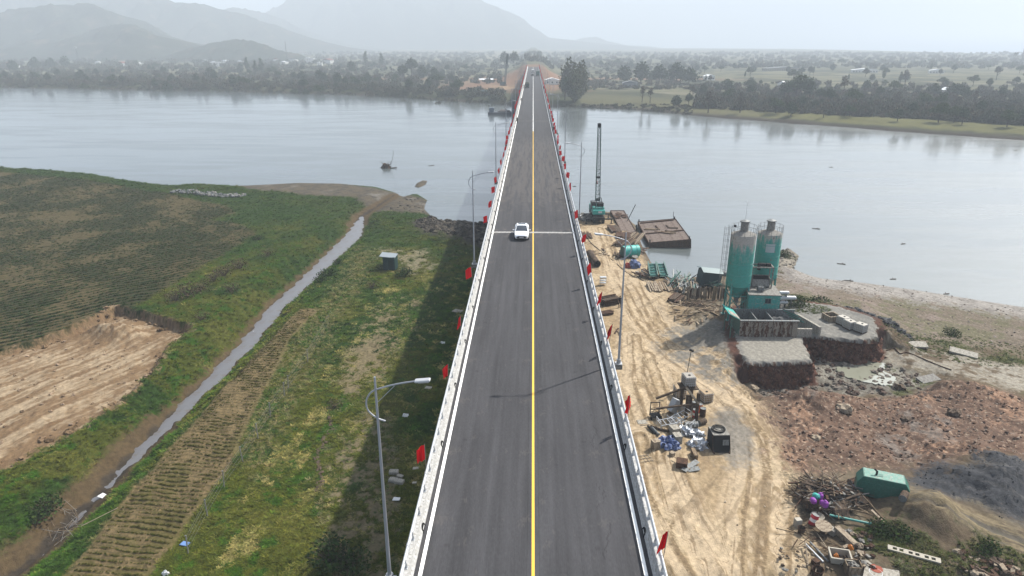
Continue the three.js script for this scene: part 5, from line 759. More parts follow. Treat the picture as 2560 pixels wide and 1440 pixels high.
// ---------- concrete batching plant ----------
{
  // silo paint: teal, caked with grey cement dust that ends in a ragged line
  const siloTex = (s, lv) => tex(512, 512, (u, v, c) => { const n = nz(T1, u * 2 + s, v * 1.2) + 0.5 * nz(T2, u * 6, v * 3 + s), run = nz(T2, u * 9 + s, v * 0.5), m = clamp(sst(lv, lv + 0.12, v + 0.05 * n + 0.06 * run) + 0.45 * sst(lv - 0.2, lv + 0.1, v + 0.12 * n + 0.08 * run)), k = 0.75 * (1 + 0.12 * nz(T3, u * 2, v * 2)), r = sst(1.0, 1.3, nz(T2, u * 3 + s, v * 2)); c[0] = k * mix(mix(0.022, 0.36, m), 0.16, r); c[1] = k * mix(mix(0.27, 0.345, m), 0.11, r); c[2] = k * mix(mix(0.225, 0.315, m), 0.08, r); });
  const silo = (label, p, tall, t, withLadder) => {
    const o = thing('cement_silo', label, 'silo', p), r = 1.55, y0 = 4.6, y1 = tall, sm = matOf(t, 0.6);
    part('shell', C(r, y1 - y0, 0, (y0 + y1) / 2, 0, 0, 2.2, 0, 36, r, true), sm, o);
    part('cone', C(0.35, 1.9, 0, y0 - 0.95, 0, 0, 0, 0, 36, r, true), M.teal, o); part('outlet', C(0.3, 0.6, 0, y0 - 2.2, 0), M.steelGrey, o);
    const top = part('roof', C(r, 0.35, 0, y1 + 0.17, 0, 0, 0, 0, 36, 0.7), M.dustGrey, o);
    part('filter', [C(0.48, 1.35, 0, y1 + 0.9, 0, 0, 0, 0, 24)], M.dustGrey, o); part('filter_cap', [C(0.62, 0.12, 0, y1 + 1.62, 0, 0, 0, 0, 24), C(0.6, 0.16, 0, y1 + 1.75, 0, 0, 0, 0, 24, 0.12)], M.steelGrey, o);
    for (const y of [y0, y0 + 1.5, y0 + 3, y0 + 4.5]) part('weld_band', place(new THREE.TorusGeometry(r + 0.005, 0.03, 5, 40).toNonIndexed(), 0, y, 0, Math.PI / 2), M.teal, o);
    for (let k = 0; k < 14; k++) { const a = k / 14 * 6.283; part('rail_post', rod(V(Math.cos(a) * r, y1, Math.sin(a) * r), V(Math.cos(a) * r, y1 + 1.05, Math.sin(a) * r), 0.022, 5), M.steelGrey, o); }
    for (const y of [0.55, 1.05]) part('guard_rail', place(new THREE.TorusGeometry(r, 0.022, 5, 40).toNonIndexed(), 0, y1 + y, 0, Math.PI / 2), M.steelGrey, o);
    for (const [sx, sz] of [[-1, 1], [1, 1], [1, -1], [-1, -1]]) { const l = part('leg', [bar(V(sx * 1.15, -0.2, sz * 1.15), V(sx * 1.08, y0 + 0.5, sz * 1.08), 0.2)], M.teal, o); part('foot_plate', B(0.5, 0.05, 0.5, sx * 1.15, 0.03, sz * 1.15), M.teal, l); }
    part('brace', [[-1, 1, 1, 1], [1, 1, 1, -1], [1, -1, -1, -1], [-1, -1, -1, 1]].flatMap(([a, b, c, d]) => [bar(V(a * 1.13, 0.3, b * 1.13), V(c * 1.1, 3.2, d * 1.1), 0.08), bar(V(c * 1.13, 0.3, d * 1.13), V(a * 1.1, 3.2, b * 1.1), 0.08), bar(V(a * 1.1, 3.3, b * 1.1), V(c * 1.1, 3.3, d * 1.1), 0.1)]), M.teal, o);
    if (withLadder) { const x = -r - 0.35; for (const z of [-0.25, 0.25]) part('ladder_rail', rod(V(x, 0, z), V(x, y1 + 1.1, z), 0.025, 5), M.steelGrey, o); const rg = []; for (let y = 0.3; y < y1 + 1; y += 0.33) rg.push(rod(V(x, y, -0.25), V(x, y, 0.25), 0.014, 4)); part('ladder_rungs', rg, M.steelGrey, o); const hp = []; for (let y = 2.4; y < y1 + 1; y += 0.8) hp.push(place(new THREE.TorusGeometry(0.38, 0.016, 4, 16).toNonIndexed(), x - 0.2, y, 0, Math.PI / 2)); for (const a of [2.2, 3.14, 4.1]) hp.push(rod(V(x - 0.2 + Math.cos(a) * 0.38, 2.4, Math.sin(a) * 0.38), V(x - 0.2 + Math.cos(a) * 0.38, y1 + 0.9, Math.sin(a) * 0.38), 0.014, 4)); part('ladder_cage', hp, M.steelGrey, o); part('lamp', RB(0.3, 0.25, 0.25, -r + 0.2, y1 + 1.15, 0.5, 0.03), M.black, o); part('lightning_rod', rod(V(0, y1 + 1.8, 0), V(0, y1 + 4.2, 0), 0.018, 4), M.galv, o); }
    else { const pl = part('sign_panel', place(new THREE.CylinderGeometry(r + 0.012, r + 0.012, 1.15, 10, 1, true, 2.35 + Math.PI + 0.25, 0.75).toNonIndexed(), 0, y0 + 4.2, 0), std(0.7, 0.78, 0.80, 0.7), o); }
    return o;
  };
  silo('teal cement silo with caged ladder and grey dust-caked top', on(1835, 792), 11.3, siloTex(0.1, 0.74), true);
  silo('teal cement silo with a faded pale sign panel near its top', on(1901, 768), 10.5, siloTex(0.55, 0.88), false);
  const c = at(1918, 842, 4), bz = c.z;
  // mixing house
  const h = thing('mixing_house', 'teal mixing house with grey skip and motor on top, in front of the silos', 'mixing plant', V(at(1908, 785, 5.4).x, 4, bz - 5.6), -0.06);
  const hull = prism([[-1.75, 1.3], [1.75, 1.3], [1.95, 1.9], [1.95, 4.0], [-1.95, 4.0], [-1.95, 1.9]], 3.2); part('housing', hull, M.teal, h); part('roof', B(4.05, 0.1, 3.4, 0, 4.06, 0, 0.05), M.dustGrey, h); part('roof_box', RB(0.75, 0.6, 0.6, -0.35, 4.45, 0.5, 0.03), M.steelGrey, h);
  const win = part('window', B(0.7, 0.6, 0.05, 0.45, 3.2, 1.62), M.glassDark, h); part('frame', [B(0.82, 0.06, 0.07, 0.45, 3.52, 1.63), B(0.82, 0.06, 0.07, 0.45, 2.88, 1.63), B(0.05, 0.6, 0.07, 0.45, 3.2, 1.64)], M.steelGrey, win);
  part('louvre', [0, 1, 2].map(k => B(0.05, 0.1, 0.5, -1.97, 3.5 - k * 0.2, 0.4)), M.black, h);
  for (const [x, z] of [[-1.7, 1.4], [1.7, 1.4], [1.7, -1.4], [-1.7, -1.4]]) part('leg', B(0.22, 1.6, 0.22, x, 0.6, z), M.teal, h);
  const sk = part('skip', [B(2.2, 0.9, 0.06, 0, 4.75, -0.9, -0.35), B(2.2, 0.06, 1.0, 0, 4.35, -1.4), B(0.06, 1.2, 1.1, -1.1, 4.8, -1.3), B(0.06, 1.2, 1.1, 1.1, 4.8, -1.3), B(2.2, 1.1, 0.06, 0, 5.0, -1.85)], M.dustGrey, h); part('opening', B(1.9, 0.5, 0.05, 0, 5.4, -1.2), M.black, sk);
  part('skip_frame', [[-1.3, -0.7], [1.3, -0.7], [1.3, -2.1], [-1.3, -2.1]].map(([x, z]) => B(0.14, 3.0, 0.14, x, 5.4, z)).concat([B(2.75, 0.14, 0.14, 0, 6.9, -0.7), B(2.75, 0.14, 0.14, 0, 6.9, -2.1), B(0.14, 0.14, 1.5, -1.3, 6.9, -1.4), B(0.14, 0.14, 1.5, 1.3, 6.9, -1.4)]), M.dustGrey, h);
  part('motor', [C(0.28, 0.9, -0.1, 7.1, -1.2, 0, 0, Math.PI / 2, 14), RB(0.6, 0.45, 0.5, 0.75, 7.1, -1.2, 0.05), RB(0.4, 0.5, 0.4, -0.5, 6.8, -0.9, 0.05)], M.black, h);
  const st = []; for (let k = 0; k < 9; k++) st.push(B(0.9, 0.05, 0.25, -2.6, 0.3 + k * 0.42, 2.2 - k * 0.42)); st.push(bar(V(-2.15, 0, 2.5), V(-2.15, 4.1, -1.6), 0.1), bar(V(-3.05, 0, 2.5), V(-3.05, 4.1, -1.6), 0.1), bar(V(-3.05, 1, 2.5), V(-3.05, 5.1, -1.6), 0.05), bar(V(-2.15, 1, 2.5), V(-2.15, 5.1, -1.6), 0.05)); part('staircase', st, M.steelGrey, h);
  part('screw_conveyor', [rod(V(-3.4, 2.6, -1.4), V(-0.9, 5.2, -1.3), 0.16, 10), rod(V(-0.3, 2.6, -3.0), V(0.2, 4.6, -1.6), 0.16, 10)], M.steelGrey, h);
  // aggregate bins
  const b = thing('aggregate_bin', 'open gravel bins behind a wall of rust-streaked sheet piles', 'bin', V(c.x, 4, bz)), wid = 6.9;
  for (let k = 0; k < 12; k++) { const x = -wid / 2 + (k + 0.5) * wid / 12, o = k % 2 ? 0.1 : -0.06; part('sheet_pile', [B(wid / 12 + 0.02, 2.1 + rr(-0.04, 0.04), 0.08, x, 1.02, o), B(0.06, 2.05, 0.18, x + wid / 24, 1.02, 0.02)], M.rustPale, b); }
  part('cap_beam', B(wid + 0.3, 0.12, 0.34, 0, 2.13, 0.02), M.steelGrey, b); part('back_wall', B(wid + 1.2, 2.2, 0.15, 0.3, 1.1, -3.7), M.steelGrey, b);
  for (const [x, m] of [[-wid / 2, M.greenDark], [-wid / 2 + 2.2, M.steelGrey], [0.7, M.steelGrey]]) part('divider', B(0.1, 1.9, 3.6, x, 1.05, -1.85), m, b);
  const gr = part('gravel', lump(1.9, 1.5, 1.6, 0.25).translate(2.1, 0.3, -1.9), M.dustGrey.clone(), b); gr.material.color.setRGB(0.42, 0.44, 0.48); part('sand_fill', lump(1.1, 0.9, 1.6, 0.2).translate(-2.3, 0.1, -1.9), M.concreteLight, b);
  const w1 = part('wing_plate', B(1.7, 0.05, 3.4, -wid / 2 - 0.7, 2.5, -1.8, 0, 0, -0.5), M.tealClean, b); part('dust', B(1.4, 0.03, 1.6, -wid / 2 - 0.62, 2.53, -1.0, 0, 0, -0.5), M.concreteLight, w1);
  for (let k = 0; k < 7; k++) part('corrugated_sheet', B(0.27, 0.05, 2.2, wid / 2 - 0.5 + k * 0.26 * 0.8, 2.62 - k * 0.2, -1.9, 0, 0.5, -0.7), k % 2 ? M.tealClean : M.dustGrey, b);
  for (const [x, z] of [[-wid / 2 - 1.2, 0.3], [-wid / 2 - 1.2, -2.4]]) part('prop', [bar(V(x, -1.2, z), V(x, 2.3, z), 0.12), bar(V(x, -0.9, z), V(x + 1.0, 1.2, z), 0.07)], M.greenDark, b);
  const cb = thing('concrete_wall', 'L-shaped low concrete retaining wall at the end of the gravel bins', 'wall', V(c.x + wid / 2, 4, bz)); part('side', B(0.3, 1.3, 4.4, 2.35, 0.6, -2.4, 0, 0.28), M.concreteLight, cb); part('front', B(1.9, 1.1, 0.3, 1.0, 0.5, -0.25), M.concreteLight, cb);
  const at3 = on(1962, 768); for (const [k, dx, dy, r, l, lab] of [[0, 0, 1.35, 0.3, 2.2, 'longest pale air tank beside the mixing house'], [1, -0.4, 2.1, 0.25, 1.0, 'upper short pale air tank beside the mixing house'], [2, -0.4, 0.7, 0.28, 1.0, 'lowest short pale air tank beside the mixing house']]) { const t = thing('air_tank', lab, 'tank', V(at3.x + dx, at3.y, at3.z)); part('shell', [C(r, l, 0, dy, 0, 0, 0, Math.PI / 2, 18), place(new THREE.SphereGeometry(r, 14, 8).toNonIndexed(), l / 2, dy, 0), place(new THREE.SphereGeometry(r, 14, 8).toNonIndexed(), -l / 2, dy, 0)], M.galvDull, t); part('stand', [B(0.1, dy - r + 0.06, 0.4, -l / 3, (dy - r) / 2, 0), B(0.1, dy - r + 0.06, 0.4, l / 3, (dy - r) / 2, 0)], M.steelGrey, t); }
  const pit = thing('concrete_tank', 'small square open-topped concrete tank on the platform edge', 'concrete tank', on(2077, 800), 0.25); for (const s of [-1, 1]) part('wall', [B(1.7, 0.8, 0.14, 0, 0.4, s * 0.75), B(0.14, 0.8, 1.36, s * 0.78, 0.4, 0)], M.tan, pit); part('floor', B(1.4, 0.06, 1.36, 0, 0.2, 0), M.woodDark, pit);
}
// liquid totes in wire cages
function tote(label, p, turn, m, stand) {
  const o = thing('caged_tote', label, 'liquid tote', p, turn); const b = part('bottle', RB(1.0, 1.0, 1.18, 0, 0.66, 0, 0.08), m, o); part('cap', C(0.12, 0.06, 0, 1.18, 0.1), M.black, b);
  part('pallet', [B(1.04, 0.06, 1.22, 0, 0.12, 0), B(0.14, 0.1, 1.2, -0.4, 0.05, 0), B(0.14, 0.1, 1.2, 0.4, 0.05, 0), B(0.14, 0.1, 1.2, 0, 0.05, 0)], M.woodDark, o); const g = [];
  for (const y of [0.3, 0.55, 0.8, 1.05]) for (const s of [-1, 1]) g.push(B(1.08, 0.025, 0.025, 0, y, s * 0.62), B(0.025, 0.025, 1.24, s * 0.53, y, 0)); for (let k = 0; k < 6; k++) for (const s of [-1, 1]) g.push(B(0.025, 1.0, 0.025, -0.5 + k * 0.2, 0.66, s * 0.615), B(0.025, 1.0, 0.025, s * 0.525, 0.66, -0.58 + k * 0.232)); part('cage', g, M.galvDull, o); return o;
}
{
  const toteM = std(0.66, 0.61, 0.52, 0.6), toteBrown = std(0.52, 0.36, 0.19, 0.6), toteGrey = std(0.50, 0.46, 0.40, 0.6);
  tote('off-white caged tote on the platform edge, nearest the concrete tank', on(2106, 812), 0.5, toteM); tote('off-white caged tote at the middle of three on the platform edge', on(2122, 822), 0.35, toteM); tote('off-white caged tote at the outer end of three on the platform', on(2150, 830), 0.6, toteM);
  // --- junk corner beside the bridge ---
  const fr = thing('water_stand', 'rough dark timber stand with posts and slanting beams in the junk corner', 'stand', on(1722, 1045), 0.1);
  for (const [x, z, h] of [[0.55, 0.5, 3.1], [-0.5, -1.2, 2.9], [0.5, -1.3, 2.9], [-0.35, 0.1, 2.7]]) part('post', B(0.26, h, 0.26, x, h / 2 - 0.1, z), M.woodDark, fr); part('platform', B(1.7, 0.12, 1.5, 0, 2.95, -1.1), M.woodDark, fr); part('beam', [bar(V(-3.4, 2.2, -0.2), V(-0.2, 3.3, -0.4), 0.18)], M.woodDark, fr); part('beam', [bar(V(-3.6, 1.6, 0.7), V(0.5, 1.9, 0.6), 0.16)], M.woodDark, fr); part('beam', [bar(V(-0.5, 3.3, -0.3), V(0.6, 1.9, 0.7), 0.2)], M.tan, fr);
  const tp = on(1722, 1045); tote('grey-brown caged tote standing high on the timber stand', V(tp.x - 0.1, tp.y + 3.02, tp.z - 1.1), 0.15, toteGrey); tote('brown caged tote standing alone on the sand beside the stand', on(1763, 1003), 0.3, toteBrown); tote('orange-brown caged tote half hidden behind the timber stand', on(1698, 992), 0.1, toteBrown);
  const lm = thing('yard_lamp', 'thin leaning lamp mast rising from the timber stand', 'lamp mast', on(1710, 975)); part('mast', rod(V(0, 0, 0), V(0.35, 4.6, 0), 0.035, 6), M.black, lm); part('lamp_head', [RB(0.24, 0.22, 0.2, 0.28, 4.7, 0, 0.03), RB(0.2, 0.2, 0.2, 0.5, 4.62, 0.05, 0.03)], M.black, lm);
}
const drumM = (a, b) => { const t = tex(64, 128, (u, v, c) => { const k = 1 + 0.15 * nz(T2, u, v), q = b && v > 0.32 && v < 0.68 ? b : a; c[0] = q[0] * k; c[1] = q[1] * k; c[2] = q[2] * k; }); return matOf(t, 0.5); };
function drum(label, p, m, lie, turn = 0, tilt = 0) {
  const o = thing('oil_drum', label, 'drum', p, turn), g = new THREE.Group(), r = 0.29, h = 0.88;
  part('barrel', lathe([[0.001, 0], [r, 0], [r, h * 0.32], [r + 0.015, h * 0.34], [r, h * 0.36], [r, h * 0.64], [r + 0.015, h * 0.66], [r, h * 0.68], [r, h]], 20), m, o); part('lid', [C(r - 0.01, 0.02, 0, h - 0.03, 0, 0, 0, 0, 20), place(new THREE.TorusGeometry(r, 0.012, 5, 20).toNonIndexed(), 0, h, 0, Math.PI / 2), C(0.03, 0.03, 0.15, h - 0.01, 0)], lie === 2 ? M.rust : M.steelGrey, o);
  if (lie) { o.rotation.z = Math.PI / 2; o.position.y += r; } else o.rotation.z = tilt; return o;
}
drum('red and white oil drum beside the timber stand post', on(1738, 1043), drumM([0.42, 0.02, 0.02], [0.7, 0.68, 0.66]), 0); drum('rust-brown oil drum at the outer side of the drum group by the stand', on(1756, 1040), M.rust, 0); drum('orange-topped oil drum behind the red and white one', on(1748, 1029), drumM([0.45, 0.13, 0.03]), 0); drum('grey oil drum at the back of the drum group by the stand', on(1736, 1024), M.steelGrey, 0);
drum('brown oil drum lying on its side beside the drum group', on(1762, 1058), M.woodDark, 1, 0.6); drum('red oil drum with a white band leaning by the purple cans', on(2030, 1310), drumM([0.50, 0.025, 0.045], [0.72, 0.70, 0.68]), 0, 0.2, -0.22); drum('dark blue oil drum lying beside the green generator housing', on(2158, 1232), std(0.012, 0.025, 0.20, 0.45), 1, -0.25); drum('rusty oil drum lying at the end of the green generator housing', on(2143, 1208), M.rust, 1, 0.4);
{
  const tk = thing('grey_tank', 'grey metal tank lying by the silver foil heap', 'tank', on(1727, 1070), 0.12); part('shell', [C(0.32, 1.25, 0, 0.34, 0, 0, 0, Math.PI / 2, 20)], M.steelGrey, tk); part('rim', [place(new THREE.TorusGeometry(0.32, 0.02, 5, 20).toNonIndexed(), 0.6, 0.34, 0, 0, Math.PI / 2), place(new THREE.TorusGeometry(0.32, 0.02, 5, 20).toNonIndexed(), -0.6, 0.34, 0, 0, Math.PI / 2)], M.galvDull, tk);
  const rack = (lab, px, py, turn, tilt) => { const o = thing('bed_frame', lab, 'metal frame', on(px, py, 0.35), turn); o.rotation.z = tilt; for (const s of [-1, 1]) part('side_rail', [B(2.1, 0.06, 0.06, 0, 0.3, s * 0.5)], M.galv, o); for (let k = 0; k < 5; k++) part('cross_bar', B(0.05, 0.05, 1.0, -0.95 + k * 0.475, 0.3, 0), M.galv, o); for (const x of [-1.05, 1.05]) part('end_post', [B(0.06, 0.8, 0.06, x, 0.35, 0.5), B(0.06, 0.8, 0.06, x, 0.35, -0.5), B(0.05, 0.05, 1, x, 0.7, 0)], M.galv, o); };
  rack('white metal bed frame lying flat in the junk corner', 1672, 1068, 0.25, 0.06); rack('white metal bed frame propped over the other in the junk corner', 1698, 1056, 0.5, 0.2); rack('bluish metal frame leaning toward the silver foil', 1705, 1072, -0.7, 0.1);
  const box = (name, lab, px, py, w, h, d, m, turn, rx = 0, rz = 0, lift = 0) => { const o = thing(name, lab, 'box', on(px, py, lift), turn); o.rotation.x = rx; o.rotation.z = rz; part('body', RB(w, h, d, 0, h / 2, 0, 0.03), m, o); part('lid', RB(w + 0.03, 0.05, d + 0.03, 0, h + 0.03, 0, 0.015), m, o); return o; };
  box('metal_cabinet', 'grey metal cabinet tipped over behind the bed frames', 1678, 1032, 0.8, 1.3, 0.7, M.galvDull, 0.5, 0, -0.5, 0.15); box('carton', 'pale carton between the bed frames and the stand', 1706, 1032, 0.7, 0.8, 0.6, M.cream, 0.3); box('carton', 'tan carton at the end of the blue tarpaulin', 1638, 1120, 0.7, 0.75, 0.6, M.tan, 0.4); box('block_stack', 'upper grey block of the pair beside the blue tarpaulin', 1685, 1084, 0.75, 0.7, 0.9, M.concreteLight, 0.35); box('block_stack', 'lower grey block of the pair beside the blue tarpaulin', 1692, 1106, 0.7, 0.8, 0.8, M.concreteLight, 0.2); box('small_box', 'small pinkish box standing alone on the sand below the tarpaulin', 1680, 1140, 0.42, 0.35, 0.4, M.tan, 0.4); box('rusty_box', 'flat rust-brown box above the loose metal sheets', 1704, 1165, 0.95, 0.5, 0.9, M.rust, -0.25); box('timber_block', 'short timber post end below the silver foil', 1735, 1142, 0.34, 0.5, 1.2, M.wood, 0.05);
  const sheets = thing('metal_sheets', 'loose grey metal sheets lying below the rusty box', 'metal sheets', on(1724, 1172)); for (const [x, z, a, t] of [[0, 0, 0.5, 0.05], [0.25, 0.3, 0.2, 0.1], [-0.3, 0.15, 0.9, 0.16], [0.4, -0.4, 0.7, 0.2]]) part('sheet', B(1.1, 0.015, 0.5, x, 0.08 + t, z, 0.1, a, 0.08), M.steelGrey, sheets); part('lath', B(0.12, 0.04, 2.0, -0.6, 0.3, -0.5, 0.1, 0.6), M.wood, sheets);
  const cart = thing('tool_cart', 'dark wheeled frame cart wound with wire in the junk corner', 'cart', on(1638, 1045), 0.1); for (const s of [-1, 1]) { part('upright', [B(0.07, 1.5, 0.07, s * 0.45, 0.85, -0.35)], M.black, cart); part('wheel', C(0.2, 0.08, s * 0.5, 0.2, 0.3, 0, 0, Math.PI / 2, 14), M.tyre, cart); } part('frame', [B(1, 0.07, 0.07, 0, 1.55, -0.35), B(1, 0.07, 0.07, 0, 0.8, -0.35), B(1, 0.06, 0.9, 0, 0.35, 0)], M.black, cart); for (let k = 0; k < 7; k++) part('wire_coil', place(new THREE.TorusGeometry(rr(0.3, 0.5), 0.02, 5, 22).toNonIndexed(), rr(-0.2, 0.6), 0.5 + k * 0.06, rr(-0.1, 0.3), 1.3 + rr(-0.5, 0.5), rr(0, 3)), M.black, cart);
  for (const [k, lab] of [[0, 'silver foil sheeting heaped by the grey tank'], [1, 'silver foil sheeting trailing down from the heap by the tank']]) single('foil_heap', lab, 'foil', [0, 1, 2, 3, 4, 5].map(q => { const g = lump(rr(0.35, 0.6), rr(0.3, 0.55), rr(0.35, 0.55), 1.3, 3, 2.4); g.translate(rr(-0.4, 0.4), 0.1, rr(-0.7, 0.7)); return g; }), M.foil, on(k ? 1737 : 1726, k ? 1110 : 1088), k ? 0.1 : 1.2).material.flatShading = true;
  single('blue_tarpaulin', 'crumpled blue and white tarpaulin draped over goods near the bridge', 'tarpaulin', [lump(1.05, 0.75, 0.75, 0.7, 4, 1.8), lump(0.5, 0.6, 0.5, 0.6, 3, 2).translate(0.7, 0, 0.3)], M.tarpBlue, on(1664, 1114));
  single('gas_cylinder', 'dark gas cylinder lying on the sand, nearer the bridge', 'cylinder', [C(0.13, 1.3, 0, 0.14, 0, Math.PI / 2, 0, 0, 14), C(0.06, 0.18, 0, 0.14, -0.72, Math.PI / 2)], M.black, on(1629, 1078), 0.35); single('gas_cylinder', 'grey gas cylinder lying beside the dark one on the sand', 'cylinder', [C(0.13, 1.3, 0, 0.14, 0, Math.PI / 2, 0, 0, 14), C(0.06, 0.18, 0, 0.14, -0.72, Math.PI / 2)], M.steelGrey, on(1638, 1081), 0.35);
  single('board', 'flat pale board lying beside the tool cart', 'board', [B(1.15, 0.06, 0.75, 0, 0.05, 0)], M.concreteLight, on(1608, 1056), 0.1); single('culvert_pipe', 'curved dark pipe lying below the bed frames', 'pipe', [tube([V(-1.2, 0.16, -0.5), V(-0.3, 0.15, 0.1), V(0.8, 0.14, 0.35), V(1.6, 0.14, 0.4)], 0.13, 20, 9)], M.woodDark, on(1660, 1076));
  const pw = thing('slat_frame', 'thin pale slat frame lying on the sand beside the parapet', 'frame', on(1612, 1148), 0.3); for (let k = 0; k < 4; k++) part('slat', B(0.05, 0.04, 1.2, -0.5 + k * 0.34, 0.05, 0), M.tan, pw); for (let k = 0; k < 3; k++) part('slat', B(1.3, 0.04, 0.05, 0, 0.09, -0.45 + k * 0.45), M.tan, pw);
  // welding set on a sledge
  const g = thing('welding_set', 'dark steel welding set with a coiled black cable on top', 'machine', on(1795, 1118), 0.06); part('body', prism([[-0.95, 0.1], [0.95, 0.1], [0.6, 1.55], [-0.95, 1.55]], 1.5).rotateY(-Math.PI / 2), M.black, g); part('top', B(1.5, 0.05, 1.5, 0, 1.59, -0.2), M.dustGrey, g); for (const s of [-1, 1]) part('skid', [B(0.12, 0.14, 2.3, s * 0.7, 0.07, 0), bar(V(s * 0.78, 0.1, 1.0), V(s * 0.78, 1.6, 0.4), 0.05)], M.rust, g); part('panel', B(0.55, 0.5, 0.03, 0.35, 1.0, 0.82, -0.24), M.steelGrey, g); for (let k = 0; k < 6; k++) part('cable_coil', place(new THREE.TorusGeometry(0.52 + rr(-0.09, 0.09), 0.028, 6, 30).toNonIndexed(), rr(-0.06, 0.06), 1.66 + k * 0.04, -0.35 + rr(-0.06, 0.06), Math.PI / 2 + rr(-0.06, 0.06)), M.tyre, g);
}

{
  const face = (marks, y0, out) => {
    const L = marks.map(([a, b, h]) => at(a, b, h ?? 4.05)), crv = new THREE.CatmullRomCurve3(L, false, 'catmullrom', 0.2), n = 70, m = 22, pos = [], uv = [], idx = [], len = crv.getLength();
    for (let j = 0; j <= m; j++) for (let i = 0; i <= n; i++) {
      const p = crv.getPointAt(i / n), t = crv.getTangentAt(i / n), nx = -t.z, nzz = t.x, v = j / m, s = i / n * len, foot = y0 + 0.3 * nz(T2, s / 9, 0.4);
      const q = 0.34 * nz(T2, s / 7, v * 0.45) + 0.16 * nz(T3, s / 6, v * 0.6), k = out * (0.10 + 0.55 * v * v + q * sst(0, 0.12, v) + 0.1 * sst(0.1, 0, v)), y = mix(p.y, foot, v) - 0.06 * (j === 0) ;
      pos.push(p.x + nx * k, y, p.z + nzz * k); uv.push(s / 3, v * 0.9);
    }
    for (let j = 0; j < m; j++) for (let i = 0; i < n; i++) { const a = j * (n + 1) + i; idx.push(a, a + n + 1, a + 1, a + 1, a + n + 1, a + n + 2); }
    const g = new THREE.BufferGeometry(); g.setAttribute('position', new THREE.Float32BufferAttribute(pos, 3)); g.setAttribute('uv', new THREE.Float32BufferAttribute(uv, 2)); g.setIndex(idx); g.computeVertexNormals(); return g;
  };
  const earth = matOf(mottle([0.27, 0.115, 0.072], [[[0.15, 0.065, 0.045], 0.2, 0.4, 2, 2], [[0.36, 0.20, 0.13], 0.6, 0.25, 3, 3, T1], [[0.42, 0.36, 0.29], 1.0, 0.2, 3, 4]], { size: 512 }), 0.95, 0, { bumpMap: bumpAt(2), bumpScale: 0.12 });
  structure('earth_bank', face([[1862, 900], [1872, 910], [1900, 914], [1960, 912], [2020, 908], [2034, 900], [2022, 880], [2012, 858]], 1.2, 1), earth);
  structure('earth_bank', face([[2008, 842], [2050, 846], [2110, 852], [2165, 858], [2195, 852], [2200, 838]], 1.5, 1), earth);
}

